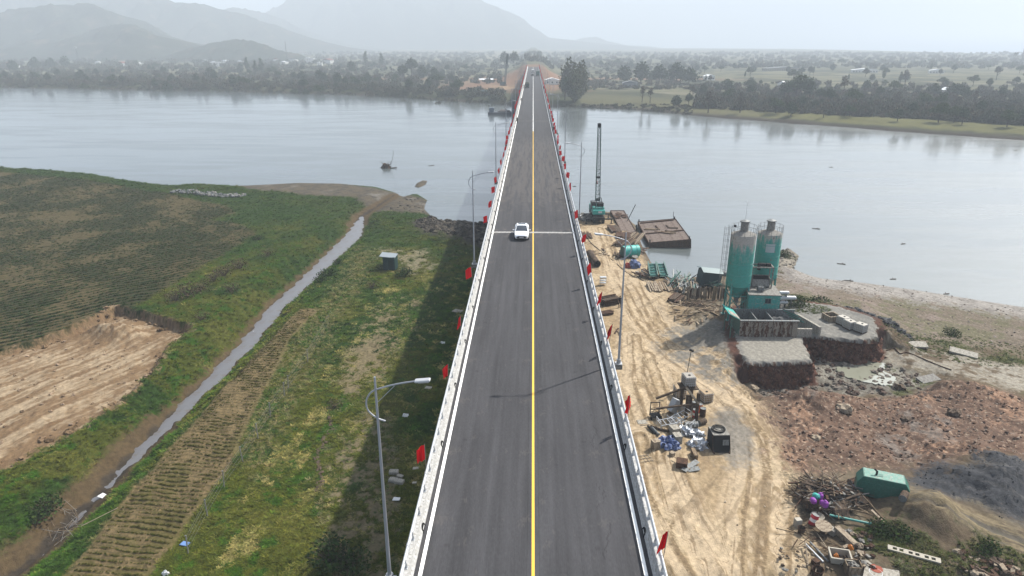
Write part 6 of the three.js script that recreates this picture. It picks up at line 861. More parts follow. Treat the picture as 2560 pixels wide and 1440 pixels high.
// ---------- corner with the generator and the scrap heap ----------
{
  const g = thing('generator_housing', 'long green generator housing with slanted ends and an exhaust stub', 'generator', on(2200, 1236), -0.36);
  const L = 3.7, w = 1.35, h = 1.75; part('body', prism([[-L / 2, 0.12], [-L / 2, 1.15], [-L / 2 + 0.38, h], [L / 2 - 0.38, h], [L / 2, 1.15], [L / 2, 0.12], [L / 2 - 0.5, 0.02], [-L / 2 + 0.3, 0.02]], w, 0.03), M.genset, g);
  part('roof_panel', RB(L - 0.85, 0.05, w - 0.05, 0, h + 0.02, 0, 0.02), matOf(mottle([0.14, 0.38, 0.29], [[[0.30, 0.36, 0.30], 0.5, 0.4, 2, 2]], { alb: 0.45 }), 0.6), g); const ex = part('exhaust', [C(0.08, 0.35, -0.55, h + 0.2, 0.1), rod(V(-0.55, h + 0.35, 0.1), V(-0.75, h + 0.5, 0.05), 0.07, 8)], M.black, g); part('hatch', B(0.5, 0.03, 0.4, -0.35, h + 0.055, 0.1), M.genset, g);
  for (const x of [-1.15, 0, 1.15]) part('door', B(1.08, 1.15, 0.03, x, 0.72, w / 2 + 0.012), M.genset, g); part('skid', [B(L - 0.6, 0.12, 0.14, 0, 0.06, 0.5), B(L - 0.6, 0.12, 0.14, 0, 0.06, -0.5)], M.black, g);
  drum('dark open oil drum at the far end of the green generator housing', on(2262, 1238), M.woodDark, 1, 0.9);
  // heap of branches, bars and wire
  const sp = on(2074, 1250), hp = thing('scrap_heap', 'dark heap of branches, bars and wire beside the sand track', 'scrap heap', sp);
  part('core', lump(2.4, 1.0, 2.0, 0.45, 4, 2).translate(0, 0.1, 0), M.woodDark, hp);
  for (let k = 0; k < 150; k++) { const a = rr(0, 6.28), r = Math.sqrt(rnd()), x = Math.cos(a) * r * 2.5, z = Math.sin(a) * r * 2.1, y = 0.25 + 1.15 * (1 - r) + rr(0, 0.25), t = rr(0, 6.28), l = rr(0.5, 1.7), tilt = rr(-0.35, 0.45); const d = V(Math.cos(t) * l, tilt * l, Math.sin(t) * l); part(k % 3 ? 'stick' : 'bar', k % 4 ? rod(V(x, y, z).sub(d), V(x, y, z).add(d), rr(0.018, 0.05), 5) : B(rr(0.1, 0.2), rr(0.06, 0.12), l * 1.5, x, y, z, tilt * 0.5, t), pick([M.woodDark, M.woodDark, M.rust, M.black, M.wood, M.dustGrey]), hp); }
  for (let k = 0; k < 14; k++) part('wire_coil', place(new THREE.TorusGeometry(rr(0.3, 0.75), 0.02, 5, 26).toNonIndexed(), rr(-1.2, 1.5), rr(0.8, 1.3), rr(-0.2, 1.4), 1.57 + rr(-0.6, 0.6), rr(0, 3)), M.black, hp);
  for (let k = 0; k < 4; k++) part('pale_branch', tube([V(rr(-1, 1), 1.0, rr(-1, 0.5)), V(rr(-0.6, 0.8), 1.5, rr(-1, 0)), V(rr(-1, 1), 2.2, rr(-1.4, -0.4))], 0.035, 14, 5), M.tan, hp);
  part('trailing_branch', tube([V(1.9, 1.1, 0.2), V(2.4, 0.8, 1.2), V(2.9, 0.35, 2.4), V(3.5, 0.2, 3.4), V(4.1, 0.1, 4.1)], 0.05, 26, 5), M.wood, hp); part('trailing_branch', tube([V(1.6, 1.2, -0.6), V(2.5, 0.8, 0.6), V(2.7, 0.4, 1.8), V(2.8, 0.2, 2.8)], 0.04, 26, 5), M.rust, hp);
  const can = (lab, px, py, m, lie, lift = 0) => { const o = thing('plastic_can', lab, 'can', on(px, py, lift), rr(0, 3)); part('body', lathe([[0.001, 0], [0.2, 0.02], [0.23, 0.1], [0.23, 0.42], [0.16, 0.5], [0.07, 0.53], [0.07, 0.6], [0.001, 0.6]], 16), m, o); part('handle', place(new THREE.TorusGeometry(0.1, 0.025, 5, 12, Math.PI).toNonIndexed(), 0.12, 0.5, 0), m, o); if (lie) { o.rotation.z = 1.3; o.position.y += 0.2; } };
  can('purple plastic can lying by the red drum, nearer the track', 2025, 1282, M.purple, 1, 1.05); can('purple plastic can standing behind the red drum', 2044, 1276, M.purple, 0, 1.05); can('purple plastic can lying beyond the red drum', 2046, 1288, M.purple, 1, 1.00); can('purple plastic can at the outer end of the purple group', 2057, 1293, M.purple, 0, 0.95); can('turquoise plastic can beside the purple cans', 2028, 1272, M.tealClean, 1, 1.10);
  const jerry = (lab, p, turn) => { const o = thing('jerrycan', lab, 'jerrycan', p, turn); part('body', RB(0.3, 0.4, 0.2, 0, 0.2, 0, 0.06), M.orange, o); part('spout', C(0.035, 0.07, 0.09, 0.43, 0), M.orange, o); part('grip', B(0.14, 0.03, 0.04, -0.05, 0.43, 0), M.orange, o); o.rotation.z = 0.5; };
  const tb = on(2098, 1400), tub = thing('washing_tub', 'big white plastic tub holding a yellow jerrycan', 'tub', tb, -0.2); for (const s of [-1, 1]) part('side', [B(1.3, 0.5, 0.07, 0, 0.27, s * 0.5, s * 0.12), B(0.07, 0.5, 1.0, s * 0.63, 0.27, 0, 0, 0, -s * 0.12)], M.cream, tub); part('bottom', B(1.2, 0.05, 0.95, 0, 0.05, 0), M.woodDark, tub); part('rim', [B(1.42, 0.06, 0.1, 0, 0.52, 0.54), B(1.42, 0.06, 0.1, 0, 0.52, -0.54), B(0.1, 0.06, 1.0, 0.68, 0.52, 0), B(0.1, 0.06, 1.0, -0.68, 0.52, 0)], M.cream, tub);
  jerry('yellow jerrycan lying inside the white tub', tb.clone().add(V(-0.15, 0.14, -0.05)), 0.3); jerry('yellow jerrycan standing on the rubble beside the white tub', on(2128, 1382, 0.25), -0.3);
  const bx = (name, lab, px, py, w, h, d, m, turn, tilt = 0, cat = 'block') => { const o = thing(name, lab, cat, on(px, py), turn); o.rotation.x = tilt; part('body', RB(w, h, d, 0, h / 2, 0, 0.025), m, o); part('face', B(w * 0.96, 0.02, d * 0.96, 0, h + 0.008, 0), m, o); };
  bx('white_crate', 'cream box standing at the sand edge of the scrap heap', 1993, 1314, 0.48, 0.6, 0.4, M.cream, 0.2, 0, 'box'); bx('concrete_cube', 'pale concrete cube beside the round table top', 2080, 1336, 0.5, 0.5, 0.5, M.concreteLight, 0.6); bx('concrete_beam', 'long tan concrete beam lying across the rubble', 2112, 1350, 0.45, 0.5, 1.9, M.tan, 0.35, 0.05, 'beam'); bx('brown_box', 'small brown box below the grey pipes', 2038, 1412, 0.45, 0.4, 0.45, M.rust, 0.4, 0, 'box');
  const bk = thing('black_bucket', 'dark bucket behind the cream box', 'bucket', on(2002, 1334)); part('body', lathe([[0.001, 0.02], [0.22, 0.02], [0.29, 0.55], [0.27, 0.55], [0.2, 0.06]], 20), M.woodDark, bk); part('rim', place(new THREE.TorusGeometry(0.285, 0.018, 5, 20).toNonIndexed(), 0, 0.55, 0, Math.PI / 2), M.rust, bk);
  const tbp = thing('round_table_top', 'round tan table top resting on a short stump', 'table', on(2056, 1332), 0.2); part('top', C(0.6, 0.06, 0, 0.62, 0, 0.12, 0, 0.05, 28), M.tan, tbp); part('stump', C(0.2, 0.6, 0, 0.3, 0), M.woodDark, tbp);
  const bas = thing('basin', 'pale shallow basin behind the red drum', 'basin', on(2042, 1298), 0); part('bowl', lathe([[0.001, 0.1], [0.3, 0.1], [0.48, 0.32], [0.52, 0.32], [0.34, 0.05], [0.001, 0.05]], 24), M.cream, bas); part('rim', place(new THREE.TorusGeometry(0.5, 0.02, 5, 24).toNonIndexed(), 0, 0.32, 0, Math.PI / 2), M.cream, bas);
  single('green_pole', 'green painted pole lying below the scrap heap', 'pole', [rod(V(-1.3, 0.3, -0.35), V(1.4, 0.25, 0.5), 0.09, 10), C(0.12, 0.12, 1.4, 0.25, 0.5, 0, 0, 1.4)], M.teal, on(2120, 1304)); single('grey_pipe', 'grey pipe lying among the bottom rubble, nearer the track', 'pipe', [rod(V(-0.3, 0.14, -1.0), V(0.3, 0.1, 0.8), 0.08, 10), place(new THREE.RingGeometry(0.05, 0.08, 12).toNonIndexed(), 0.3, 0.1, 0.81)], M.galvDull, on(2036, 1388)); single('grey_pipe', 'grey pipe lying beside the other among the bottom rubble', 'pipe', [rod(V(-0.2, 0.14, -1.1), V(0.35, 0.1, 0.8), 0.08, 10), place(new THREE.RingGeometry(0.05, 0.08, 12).toNonIndexed(), 0.35, 0.1, 0.81)], M.steelGrey, on(2046, 1386));
  single('plank', 'pale plank standing askew on the grey gravel', 'plank', [B(0.18, 0.07, 1.9, 0, 0.3, 0, 0.16, 0.35), B(0.1, 0.3, 0.1, 0.2, 0.15, 0.4)], M.tan, on(2200, 1306));
  const cr = thing('wooden_crate', 'open wooden crate at the bottom of the rubble', 'crate', on(2130, 1430), -0.1); for (const s of [-1, 1]) part('side', [B(1.0, 0.75, 0.05, 0, 0.38, s * 0.42), B(0.05, 0.75, 0.8, s * 0.48, 0.38, 0)], M.wood, cr); part('corner_post', [[-1, -1], [1, -1], [1, 1], [-1, 1]].map(([a, b]) => B(0.09, 0.95, 0.09, a * 0.49, 0.46, b * 0.44)), M.woodDark, cr); part('contents', lump(0.42, 0.5, 0.36, 0.6).translate(0, 0.35, 0), M.dustGrey, cr);
  const bw = thing('basin', 'dark blue bowl at the bottom edge of the pale slab', 'basin', on(2188, 1438)); part('bowl', lathe([[0.001, 0.05], [0.25, 0.05], [0.4, 0.25], [0.43, 0.25], [0.28, 0.01], [0.001, 0.01]], 24), M.blue, bw); part('rim', place(new THREE.TorusGeometry(0.42, 0.02, 5, 24).toNonIndexed(), 0, 0.25, 0, Math.PI / 2), M.white, bw); const od = thing('clay_lid', 'round orange-red clay lid on the pale slab', 'lid', on(2190, 1424)); part('disc', C(0.42, 0.1, 0, 0.06, 0, 0, 0, 0, 24), std(0.5, 0.14, 0.09, 0.8), od); part('knob', C(0.07, 0.08, 0, 0.14, 0), std(0.45, 0.12, 0.08, 0.8), od);
  const ck = thing('bucket', 'rusty open bucket at the bottom of the rubble beside the crate', 'bucket', on(2042, 1440)); part('body', lathe([[0.001, 0.02], [0.3, 0.02], [0.4, 0.6], [0.37, 0.6], [0.27, 0.06]], 20), M.rust, ck); part('rim', place(new THREE.TorusGeometry(0.39, 0.02, 5, 20).toNonIndexed(), 0, 0.6, 0, Math.PI / 2), M.rust, ck);
  const pn = thing('pallet_section', 'long white pallet section with square holes lying in the weeds', 'pallet', on(2284, 1388), -0.42); part('rail', B(3.3, 0.1, 0.12, 0, 0.1, 0.2), M.cream, pn); part('rail', B(3.3, 0.1, 0.12, 0, 0.1, -0.2), M.cream, pn); for (let k = 0; k < 7; k++) part('web', B(k % 2 ? 0.16 : 0.32, 0.1, 0.3, -1.5 + k * 0.5, 0.1, 0), M.cream, pn);
  single('concrete_slab', 'pale broken concrete slab at the bottom edge', 'slab', [prism([[-1.6, -0.8], [1.4, -1.0], [1.9, 0.2], [0.6, 1.1], [-1.4, 0.9]], 0.16, 0.02).rotateX(-Math.PI / 2).translate(0, 0.1, 0)], M.concreteLight, on(2180, 1432));
  for (const [px, py, n, sx, sz, sz0, sz1, mats, lab] of [[2145, 1372, 60, 1.0, 2.0, 0.08, 0.24, [M.tan, M.rust, M.dustGrey, M.woodDark], 'strip of broken brick and stone beside the weeds'], [2490, 1424, 80, 2.4, 1.1, 0.1, 0.3, [M.rust, M.rust, M.woodDark, M.tan], 'heap of broken red-brown boards at the bottom corner'], [2010, 1400, 30, 1.8, 1.6, 0.05, 0.14, [M.dustGrey, M.woodDark, M.tan], 'scattered rubble along the edge of the sand track']])
    pileOf('rubble_heap', lab, 'rubble', on(px, py), -0.3, n, (k, o) => { const x = rr(-sx, sx), z = rr(-sz, sz), s = rr(sz0, sz1), r = part('fragment', k % 2 ? rocks[k % 3] : B(2.2, 0.5, 1.1, 0, 0, 0), pick(mats), o); r.position.set(x, s * 0.5 + rr(0, 0.25) * (1 - Math.hypot(x / sx, z / sz) * 0.6), z); r.scale.setScalar(s); r.rotation.set(rr(-0.5, 0.5), rr(0, 3), rr(-0.4, 0.4)); });
  pileOf('loose_sticks', 'sticks and bars strewn around the white tub', 'sticks', on(2060, 1380), 0, 34, (k, o) => { const x = rr(-2, 2.4), z = rr(-2.2, 2.2), t = rr(0, 6.28), l = rr(0.3, 1.1); part('stick', rod(V(x - Math.cos(t) * l, 0.1, z - Math.sin(t) * l), V(x + Math.cos(t) * l, 0.1 + rr(0, 0.35), z + Math.sin(t) * l), rr(0.02, 0.045), 5), pick([M.woodDark, M.rust, M.wood, M.tan]), o); });
  // slabs, hose and stones on the mud flat
  single('concrete_slab', 'flat pale concrete slab lying tilted on the grass by the flat', 'slab', [B(2.4, 0.2, 1.4, 0, 0.2, 0, 0.12, 0, 0.06)], M.concreteLight, on(2290, 866), -0.2); single('concrete_slab', 'larger pale slab lying further along the grass strip', 'slab', [B(3.0, 0.22, 1.2, 0, 0.22, 0, 0.18, 0, -0.08)], M.concreteLight, on(2408, 886), -0.55); single('concrete_slab', 'broken pale slab beside the milky puddle', 'slab', [B(2.2, 0.25, 1.3, 0, 0.25, 0, 0.1, 0, 0.15)], M.dustGrey, on(2320, 952), 0.2);
  single('hose', 'long brown hose winding over the pale crust', 'hose', [tube([[2215, 878], [2235, 872], [2250, 886], [2265, 882], [2300, 895], [2325, 906], [2355, 918], [2378, 926]].map(([a, b]) => on(a, b, 0.08)), 0.07, 60, 6)], M.rust, V(0, 0, 0));
  for (const [a, b, s, lab] of [[1888, 945, 0.55, 'pale boulder below the cut edge of the platform'], [1905, 962, 0.4, 'small boulder below the cut edge of the platform'], [2112, 1025, 0.8, 'large pinkish boulder on the red rubble'], [2100, 1018, 0.45, 'small boulder beside the pinkish one on the rubble'], [2385, 1036, 0.7, 'lone boulder far out on the red rubble'], [2040, 1095, 0.5, 'grey boulder at the edge of the red rubble'], [2248, 970, 0.6, 'dark clod at the rim of the pit'], [2262, 1052, 0.5, 'dark clod lying alone on the red rubble']]) { const r = single('boulder', lab, 'rock', rocks[Math.round(a) % 3], b > 960 && a > 2200 ? M.woodDark : M.tan, on(a, b, 0.1), rr(0, 3)); r.scale.setScalar(s); }
}
// puddles in the pit
{
  const pm = new THREE.MeshPhysicalMaterial({ color: lin(0.20, 0.20, 0.155), roughness: 0.12, clearcoat: 1, clearcoatRoughness: 0.05, side: THREE.DoubleSide });
  const puddle = (marks) => { let y = 1e9; const P0 = marks.map(([a, b]) => at(a, b, 1.5)); for (const p of P0) y = Math.min(y, hAt(p.x, p.z)); y = 1.50; const cv = new THREE.SplineCurve([...marks, marks[0]].map(([a, b]) => { const p = at(a, b, y); return new THREE.Vector2(p.x, -p.z); })), s = new THREE.Shape(cv.getPoints(90).map(q => new THREE.Vector2(q.x + 0.35 * nz(T2, q.x / 6, q.y / 6), q.y + 0.3 * nz(T3, q.x / 6, q.y / 6)))); const g = new THREE.ShapeGeometry(s, 8); g.rotateX(-Math.PI / 2); g.translate(0, y, 0); structure('puddle_water', g, pm); };
  puddle([[2092, 925], [2110, 915], [2150, 910], [2200, 925], [2240, 945], [2225, 962], [2180, 958], [2130, 945]]); puddle([[2165, 898], [2200, 905], [2218, 918], [2190, 920], [2160, 908]]);
}

// ---------- meadow side ----------
{
  const s = thing('field_shed', 'small dark green shed with a tilted tin roof on the meadow', 'shed', on(977, 672), -0.12); const w = 2.0, h = 2.2;
  part('wall', B(w, h, 1.7, 0, h / 2, 0), std(0.025, 0.075, 0.07, 0.7), s); for (let k = 0; k < 9; k++) part('rib', B(0.03, h, 0.02, -w / 2 + 0.12 + k * 0.22, h / 2, 0.86), std(0.035, 0.10, 0.09, 0.7), s); part('roof', [B(2.7, 0.06, 1.75, -0.3, h + 0.12, -0.12, 0.14, 0, -0.06)], std(0.5, 0.57, 0.62, 0.55, 0.2), s); for (let k = 0; k < 12; k++) part('roof_ridge', B(0.05, 0.04, 1.75, -1.58 + k * 0.23, h + 0.17 - (-1.28 + k * 0.23) * 0.06, -0.12, 0.14), std(0.42, 0.48, 0.54, 0.55, 0.2), s); part('door', B(0.8, 1.7, 0.03, 0.35, 0.9, 0.88), std(0.018, 0.055, 0.05, 0.7), s);
  // fence beside the crop strip
  const ord = ['first', 'second', 'third', 'fourth', 'fifth', 'sixth', 'seventh', 'eighth', 'ninth'], fp = [[472, 1384], [519, 1292], [562, 1218], [606, 1155], [645, 1096], [677, 1042], [712, 990], [722, 972], [770, 905], [830, 800]].map(([a, b]) => on(a, b));
  fp.forEach((p, k) => { if (k < 9) { const o = thing('fence_post', `thin fence post beside the crop strip, ${ord[k]} counted from the bottom edge`, 'post', p, 0, 'fence posts beside the crop strip'); part('stake', C(0.045, 1.7, 0, 0.75, 0, rr(-0.05, 0.05), 0, rr(-0.06, 0.06), 7), M.dustGrey, o); part('cap', C(0.055, 0.05, 0, 1.6, 0), M.steelGrey, o); } });
  const wires = []; for (const y of [0.4, 0.8, 1.2, 1.45]) for (let k = 0; k < 9; k++) wires.push(rod(fp[k].clone().add(V(0, y, 0)), fp[k + 1].clone().add(V(0, y, 0)), 0.008, 3)); single('fence_wire', 'thin wires strung between the posts beside the crop strip', 'wire', wires, M.steelGrey, V(0, 0, 0));
  // litter, stones, slabs in the bridge shade
  const bits = [['white_sheet', 'white plastic sheet lying in the muddy ditch', 258, 1241, 0.45, 0.3, M.white], ['plastic_bag', 'white plastic bag on the ditch bank, halfway along', 634, 828, 0.3, 0.25, M.white], ['blue_sheet', 'blue and white plastic sheet hung near the first fence post', 463, 1362, 0.35, 0.22, std(0.25, 0.45, 0.9, 0.6)], ['plastic_bag', 'white plastic bag at the very bottom edge of the meadow', 414, 1437, 0.25, 0.3, M.white], ['plastic_bag', 'bluish white bag in the bridge shade near the lamp arm', 1014, 1040, 0.3, 0.22, M.white], ['white_scrap', 'bent white pipe scrap in the bridge shade', 991, 1250, 0.32, 0.1, M.white], ['white_scrap', 'short white board in the bridge shade above the stones', 1039, 1173, 0.28, 0.08, M.cream], ['white_scrap', 'pair of white tiles in the bridge shade', 1036, 1209, 0.2, 0.08, M.cream], ['pale_board', 'pale board lying near the meadow-side parapet', 1144, 779, 0.75, 0.12, M.concreteLight], ['pale_board', 'white board flat on the grass under the lamp arm', 1071, 971, 0.4, 0.08, M.cream], ['plastic_bag', 'crumpled white bag far up the meadow edge by the clods', 1107, 858, 0.28, 0.2, M.white]];
  for (const [n, lab, a, b, sx, sy, m] of bits) single(n, lab, 'litter', [n.includes('bag') ? lump(sx, sy, sx * 0.7, 0.7, 2, 2) : prism([[-sx, -sx * 0.5], [sx * 0.8, -sx * 0.6], [sx, sx * 0.4], [-sx * 0.7, sx * 0.6]], 0.05).rotateX(-Math.PI / 2 + 0.15).translate(0, 0.08, 0)], m, on(a, b, 0.03), rr(-0.4, 0.4));
  for (const [a, b, sx, lab] of [[985, 1183, 0.42, 'upper flat stone of the group beside the lamp post'], [1000, 1193, 0.3, 'small upright stone of the group beside the lamp post'], [984, 1203, 0.4, 'lower flat stone of the group beside the lamp post'], [998, 1207, 0.42, 'outermost flat stone of the group beside the lamp post']]) { const r = single('stone', lab, 'stone', [RB(2, 0.8, 1.3, 0, 0.3, 0, 0.25)], M.concreteLight, on(a, b), rr(-0.6, 0.6)); r.scale.setScalar(sx); }
  // rubble bank, driftwood and snag
  pileOf('rubble_bank', 'pale heap of rubble along the far edge of the ploughed field', 'rubble', on(520, 487), 0, 130, (k, o) => { const x = rr(-9, 9), z = rr(-1.6, 1.6), r = part('stone', rocks[k % 3], pick([M.dustGrey, M.steelGrey, M.steelGrey]), o); const s = rr(0.15, 0.45); r.position.set(x, hAt(o.position.x + x, o.position.z + z) - o.position.y + s * 0.4 + 0.3 * rnd(), z); r.scale.setScalar(s); r.rotation.set(rr(0, 3), rr(0, 3), 0); });
  const sn = thing('driftwood_snag', 'tangled driftwood snag with an upright branch stranded in the river', 'driftwood', at(965, 420, 0)); part('root_mass', lump(1.6, 1.3, 1.0, 0.6, 3, 1.6), M.woodDark, sn); for (let k = 0; k < 40; k++) { const t = rr(0, 6.28), l = rr(0.8, 2.4); part('branch', rod(V(rr(-0.9, 0.9), 0.3, rr(-0.5, 0.5)), V(Math.cos(t) * l, rr(0.4, 2.4), Math.sin(t) * l * 0.6), 0.05, 4, 0.02), M.woodDark, sn); } part('upright_branch', tube([V(0.9, 0.3, 0), V(1.9, 2.0, 0), V(2.5, 3.8, 0), V(2.7, 5.6, 0)], 0.06, 16, 5), M.woodDark, sn); part('floating_log', rod(V(1.6, 0.1, 0.4), V(3.6, 0.25, 0.3), 0.16, 6), M.woodDark, sn);
  for (const [a, b, l] of [[1078, 414, 1.0], [1062, 455, 0.6], [2103, 660, 0.7], [2040, 572, 0.8], [2122, 702, 0.7], [2232, 698, 0.5], [2365, 735, 0.5], [2077, 418, 0.6], [2538, 376, 0.8], [1436, 466, 0.5], [2257, 610, 0.5]]) single('floating_debris', `dark scrap of driftwood floating ${a < 1300 ? 'on the bridge-side reach' : a > 2300 ? 'far out by the other bank' : b > 640 ? 'close to the mud flat' : 'on the open river off the silos'}, ${l > 0.75 ? 'longer' : l > 0.55 ? 'medium' : 'tiny'} piece by row ${Math.round(b / 10)}`.replace(/ by row \d+/, b < 430 ? ' seen highest' : b < 580 ? ' seen midway' : b < 690 ? ' seen low' : ' seen lowest'), 'driftwood', [rod(V(-l, 0.02, 0), V(l, 0.06, 0.1), 0.09, 5), rod(V(0, 0.03, 0), V(l * 0.5, 0.12, -0.4), 0.05, 5)], M.woodDark, at(a, b, 0), rr(-0.5, 0.5), 'driftwood on the river');
  pileOf('driftwood_twigs', 'dry twigs strewn over the far end of the muddy ditch', 'twigs', on(160, 1330), 0.7, 60, (k, o) => { const x = rr(-1.2, 1.2), z = rr(-3.2, 3.2), t = rr(0, 6.28), l = rr(0.3, 1.0), y = hAt(o.position.x + x * 0.76 + z * 0.64, o.position.z + z * 0.76 - x * 0.64) - o.position.y + 0.05; part('twig', rod(V(x - Math.cos(t) * l, y, z - Math.sin(t) * l), V(x + Math.cos(t) * l, y + rr(0.1, 0.5), z + Math.sin(t) * l), 0.015, 4), pick([M.wood, M.dustGrey, M.woodDark]), o); });
  single('long_stick', 'long pale stick leaning over the ditch edge by the crop strip', 'stick', [rod(V(-1.0, 0.1, 0.9), V(1.0, 0.55, -0.8), 0.03, 5)], M.tan, on(252, 1300));
  // shrubs standing apart
  const shrubGeo = [crown([[0, 0.55, 0, 0.9, 0.5], [0.5, 0.5, 0.2, 0.6, 0.45], [-0.5, 0.45, -0.2, 0.6, 0.4]], 420, 0.085), crown([[0, 0.5, 0, 1.0, 0.5], [0.8, 0.4, 0, 0.6, 0.4]], 260, 0.07)];
  const twigs = [0, 1, 2].map(() => { const g = []; for (let k = 0; k < 26; k++) { const t = rr(0, 6.28); g.push(rod(V(0, 0, 0), V(Math.cos(t) * rr(0.3, 0.9), rr(0.5, 1.2), Math.sin(t) * rr(0.3, 0.9)), 0.015, 4, 0.006)); } return merge(g); });
  const shrubM = { green: new THREE.MeshPhysicalMaterial({ color: lin(0.026, 0.045, 0.012), roughness: 1, specularIntensity: 0.15, side: THREE.DoubleSide, vertexColors: true }), dry: new THREE.MeshPhysicalMaterial({ color: lin(0.066, 0.052, 0.03), roughness: 1, specularIntensity: 0.15, side: THREE.DoubleSide, vertexColors: true }) };
  const shrub = (a, b, s, dry, lab) => { const o = thing('shrub', lab, 'shrub', on(a, b, -0.1), rr(0, 6)); part('stems', pick(twigs), M.woodDark, o); part('leaves', shrubGeo[dry ? 1 : 0], dry ? shrubM.dry : shrubM.green, o); o.scale.set(s, s * (dry ? 1 : 0.8), s); };
  for (const [a, b, s, d, lab] of [[600, 672, 1.9, 1, 'brown dry shrub at the top of a row on the ditch bank'], [560, 690, 1.7, 1, 'brown dry shrub in the middle of the ditch bank row'], [535, 702, 1.5, 1, 'brown dry shrub at the end of the ditch bank row'], [578, 728, 1.5, 1, 'brown shrub standing apart below the ditch bank row'], [470, 742, 2.2, 1, 'wide brown shrub on the grass above the dug earth'], [440, 752, 1.6, 1, 'brown shrub beside the wide one above the dug earth'], [500, 728, 1.4, 1, 'brown shrub between the wide one and the ditch bank'], [645, 600, 1.3, 0, 'small green shrub beside the upper field corner'], [672, 640, 1.4, 1, 'dry shrub on the ditch bank below the field corner'], [115, 1278, 1.6, 0, 'dark green shrub on the bank of the muddy ditch'], [505, 800, 1.2, 1, 'brown shrub beside the end of the dug wall'], [955, 672, 1.2, 0, 'dark shrub at the foot of the green shed'], [1010, 690, 1.8, 0, 'wide low shrub in front of the green shed'], [930, 720, 1.2, 1, 'thin bare shrub by the meadow path'], [818, 690, 1.6, 0, 'dark shrub on the far edge of the ditch water'], [800, 705, 1.3, 0, 'dark shrub below the one at the ditch edge'], [845, 660, 1.1, 0, 'small dark shrub at the upper ditch edge'], [20, 412, 2.0, 1, 'bare shrub on the field edge against the river'], [838, 1018, 1.0, 1, 'brown shrub on the meadow right of the lamp arm'], [830, 1402, 2.0, 0, 'large dark shrub at the bottom edge of the bridge shade'], [880, 1420, 1.7, 0, 'dark shrub next to the large one in the bridge shade'], [2050, 800 - 40, 1.6, 0, 'dark shrub behind the concrete tank on the platform'], [1988, 764, 1.8, 0, 'dark bushy shrub beside the mixing house'], [2378, 838, 1.3, 0, 'lone round shrub on the mud flat'], [1958, 640, 1.5, 0, 'green shrub on the little spit behind the silos'], [2240, 1340, 1.3, 0, 'green shrub on the brown mound by the weeds'], [2200, 1330, 1.2, 0, 'green shrub between plank and weeds'], [2470, 1376, 1.0, 0, 'small green shrub behind the heap of broken boards']]) shrub(a, b, s, d, lab);
  // low, crumbling crack along the meadow
  pileOf('earth_crack', 'dark crumbling crack running through the meadow turf', 'earth crack', on(810, 1120), 0, 46, (k, o) => { const t = k / 46, p = at(mix(822, 786, t) + 9 * Math.sin(t * 9), mix(1040, 1230, t), 2.75), r = part('clod', rocks[k % 3], M.woodDark, o); r.position.set(p.x - o.position.x + rr(-0.25, 0.25), hAt(p.x, p.z) - o.position.y, p.z - o.position.z); r.scale.set(rr(0.1, 0.25), rr(0.06, 0.2), rr(0.12, 0.3)); r.rotation.y = rr(0, 3); });
}

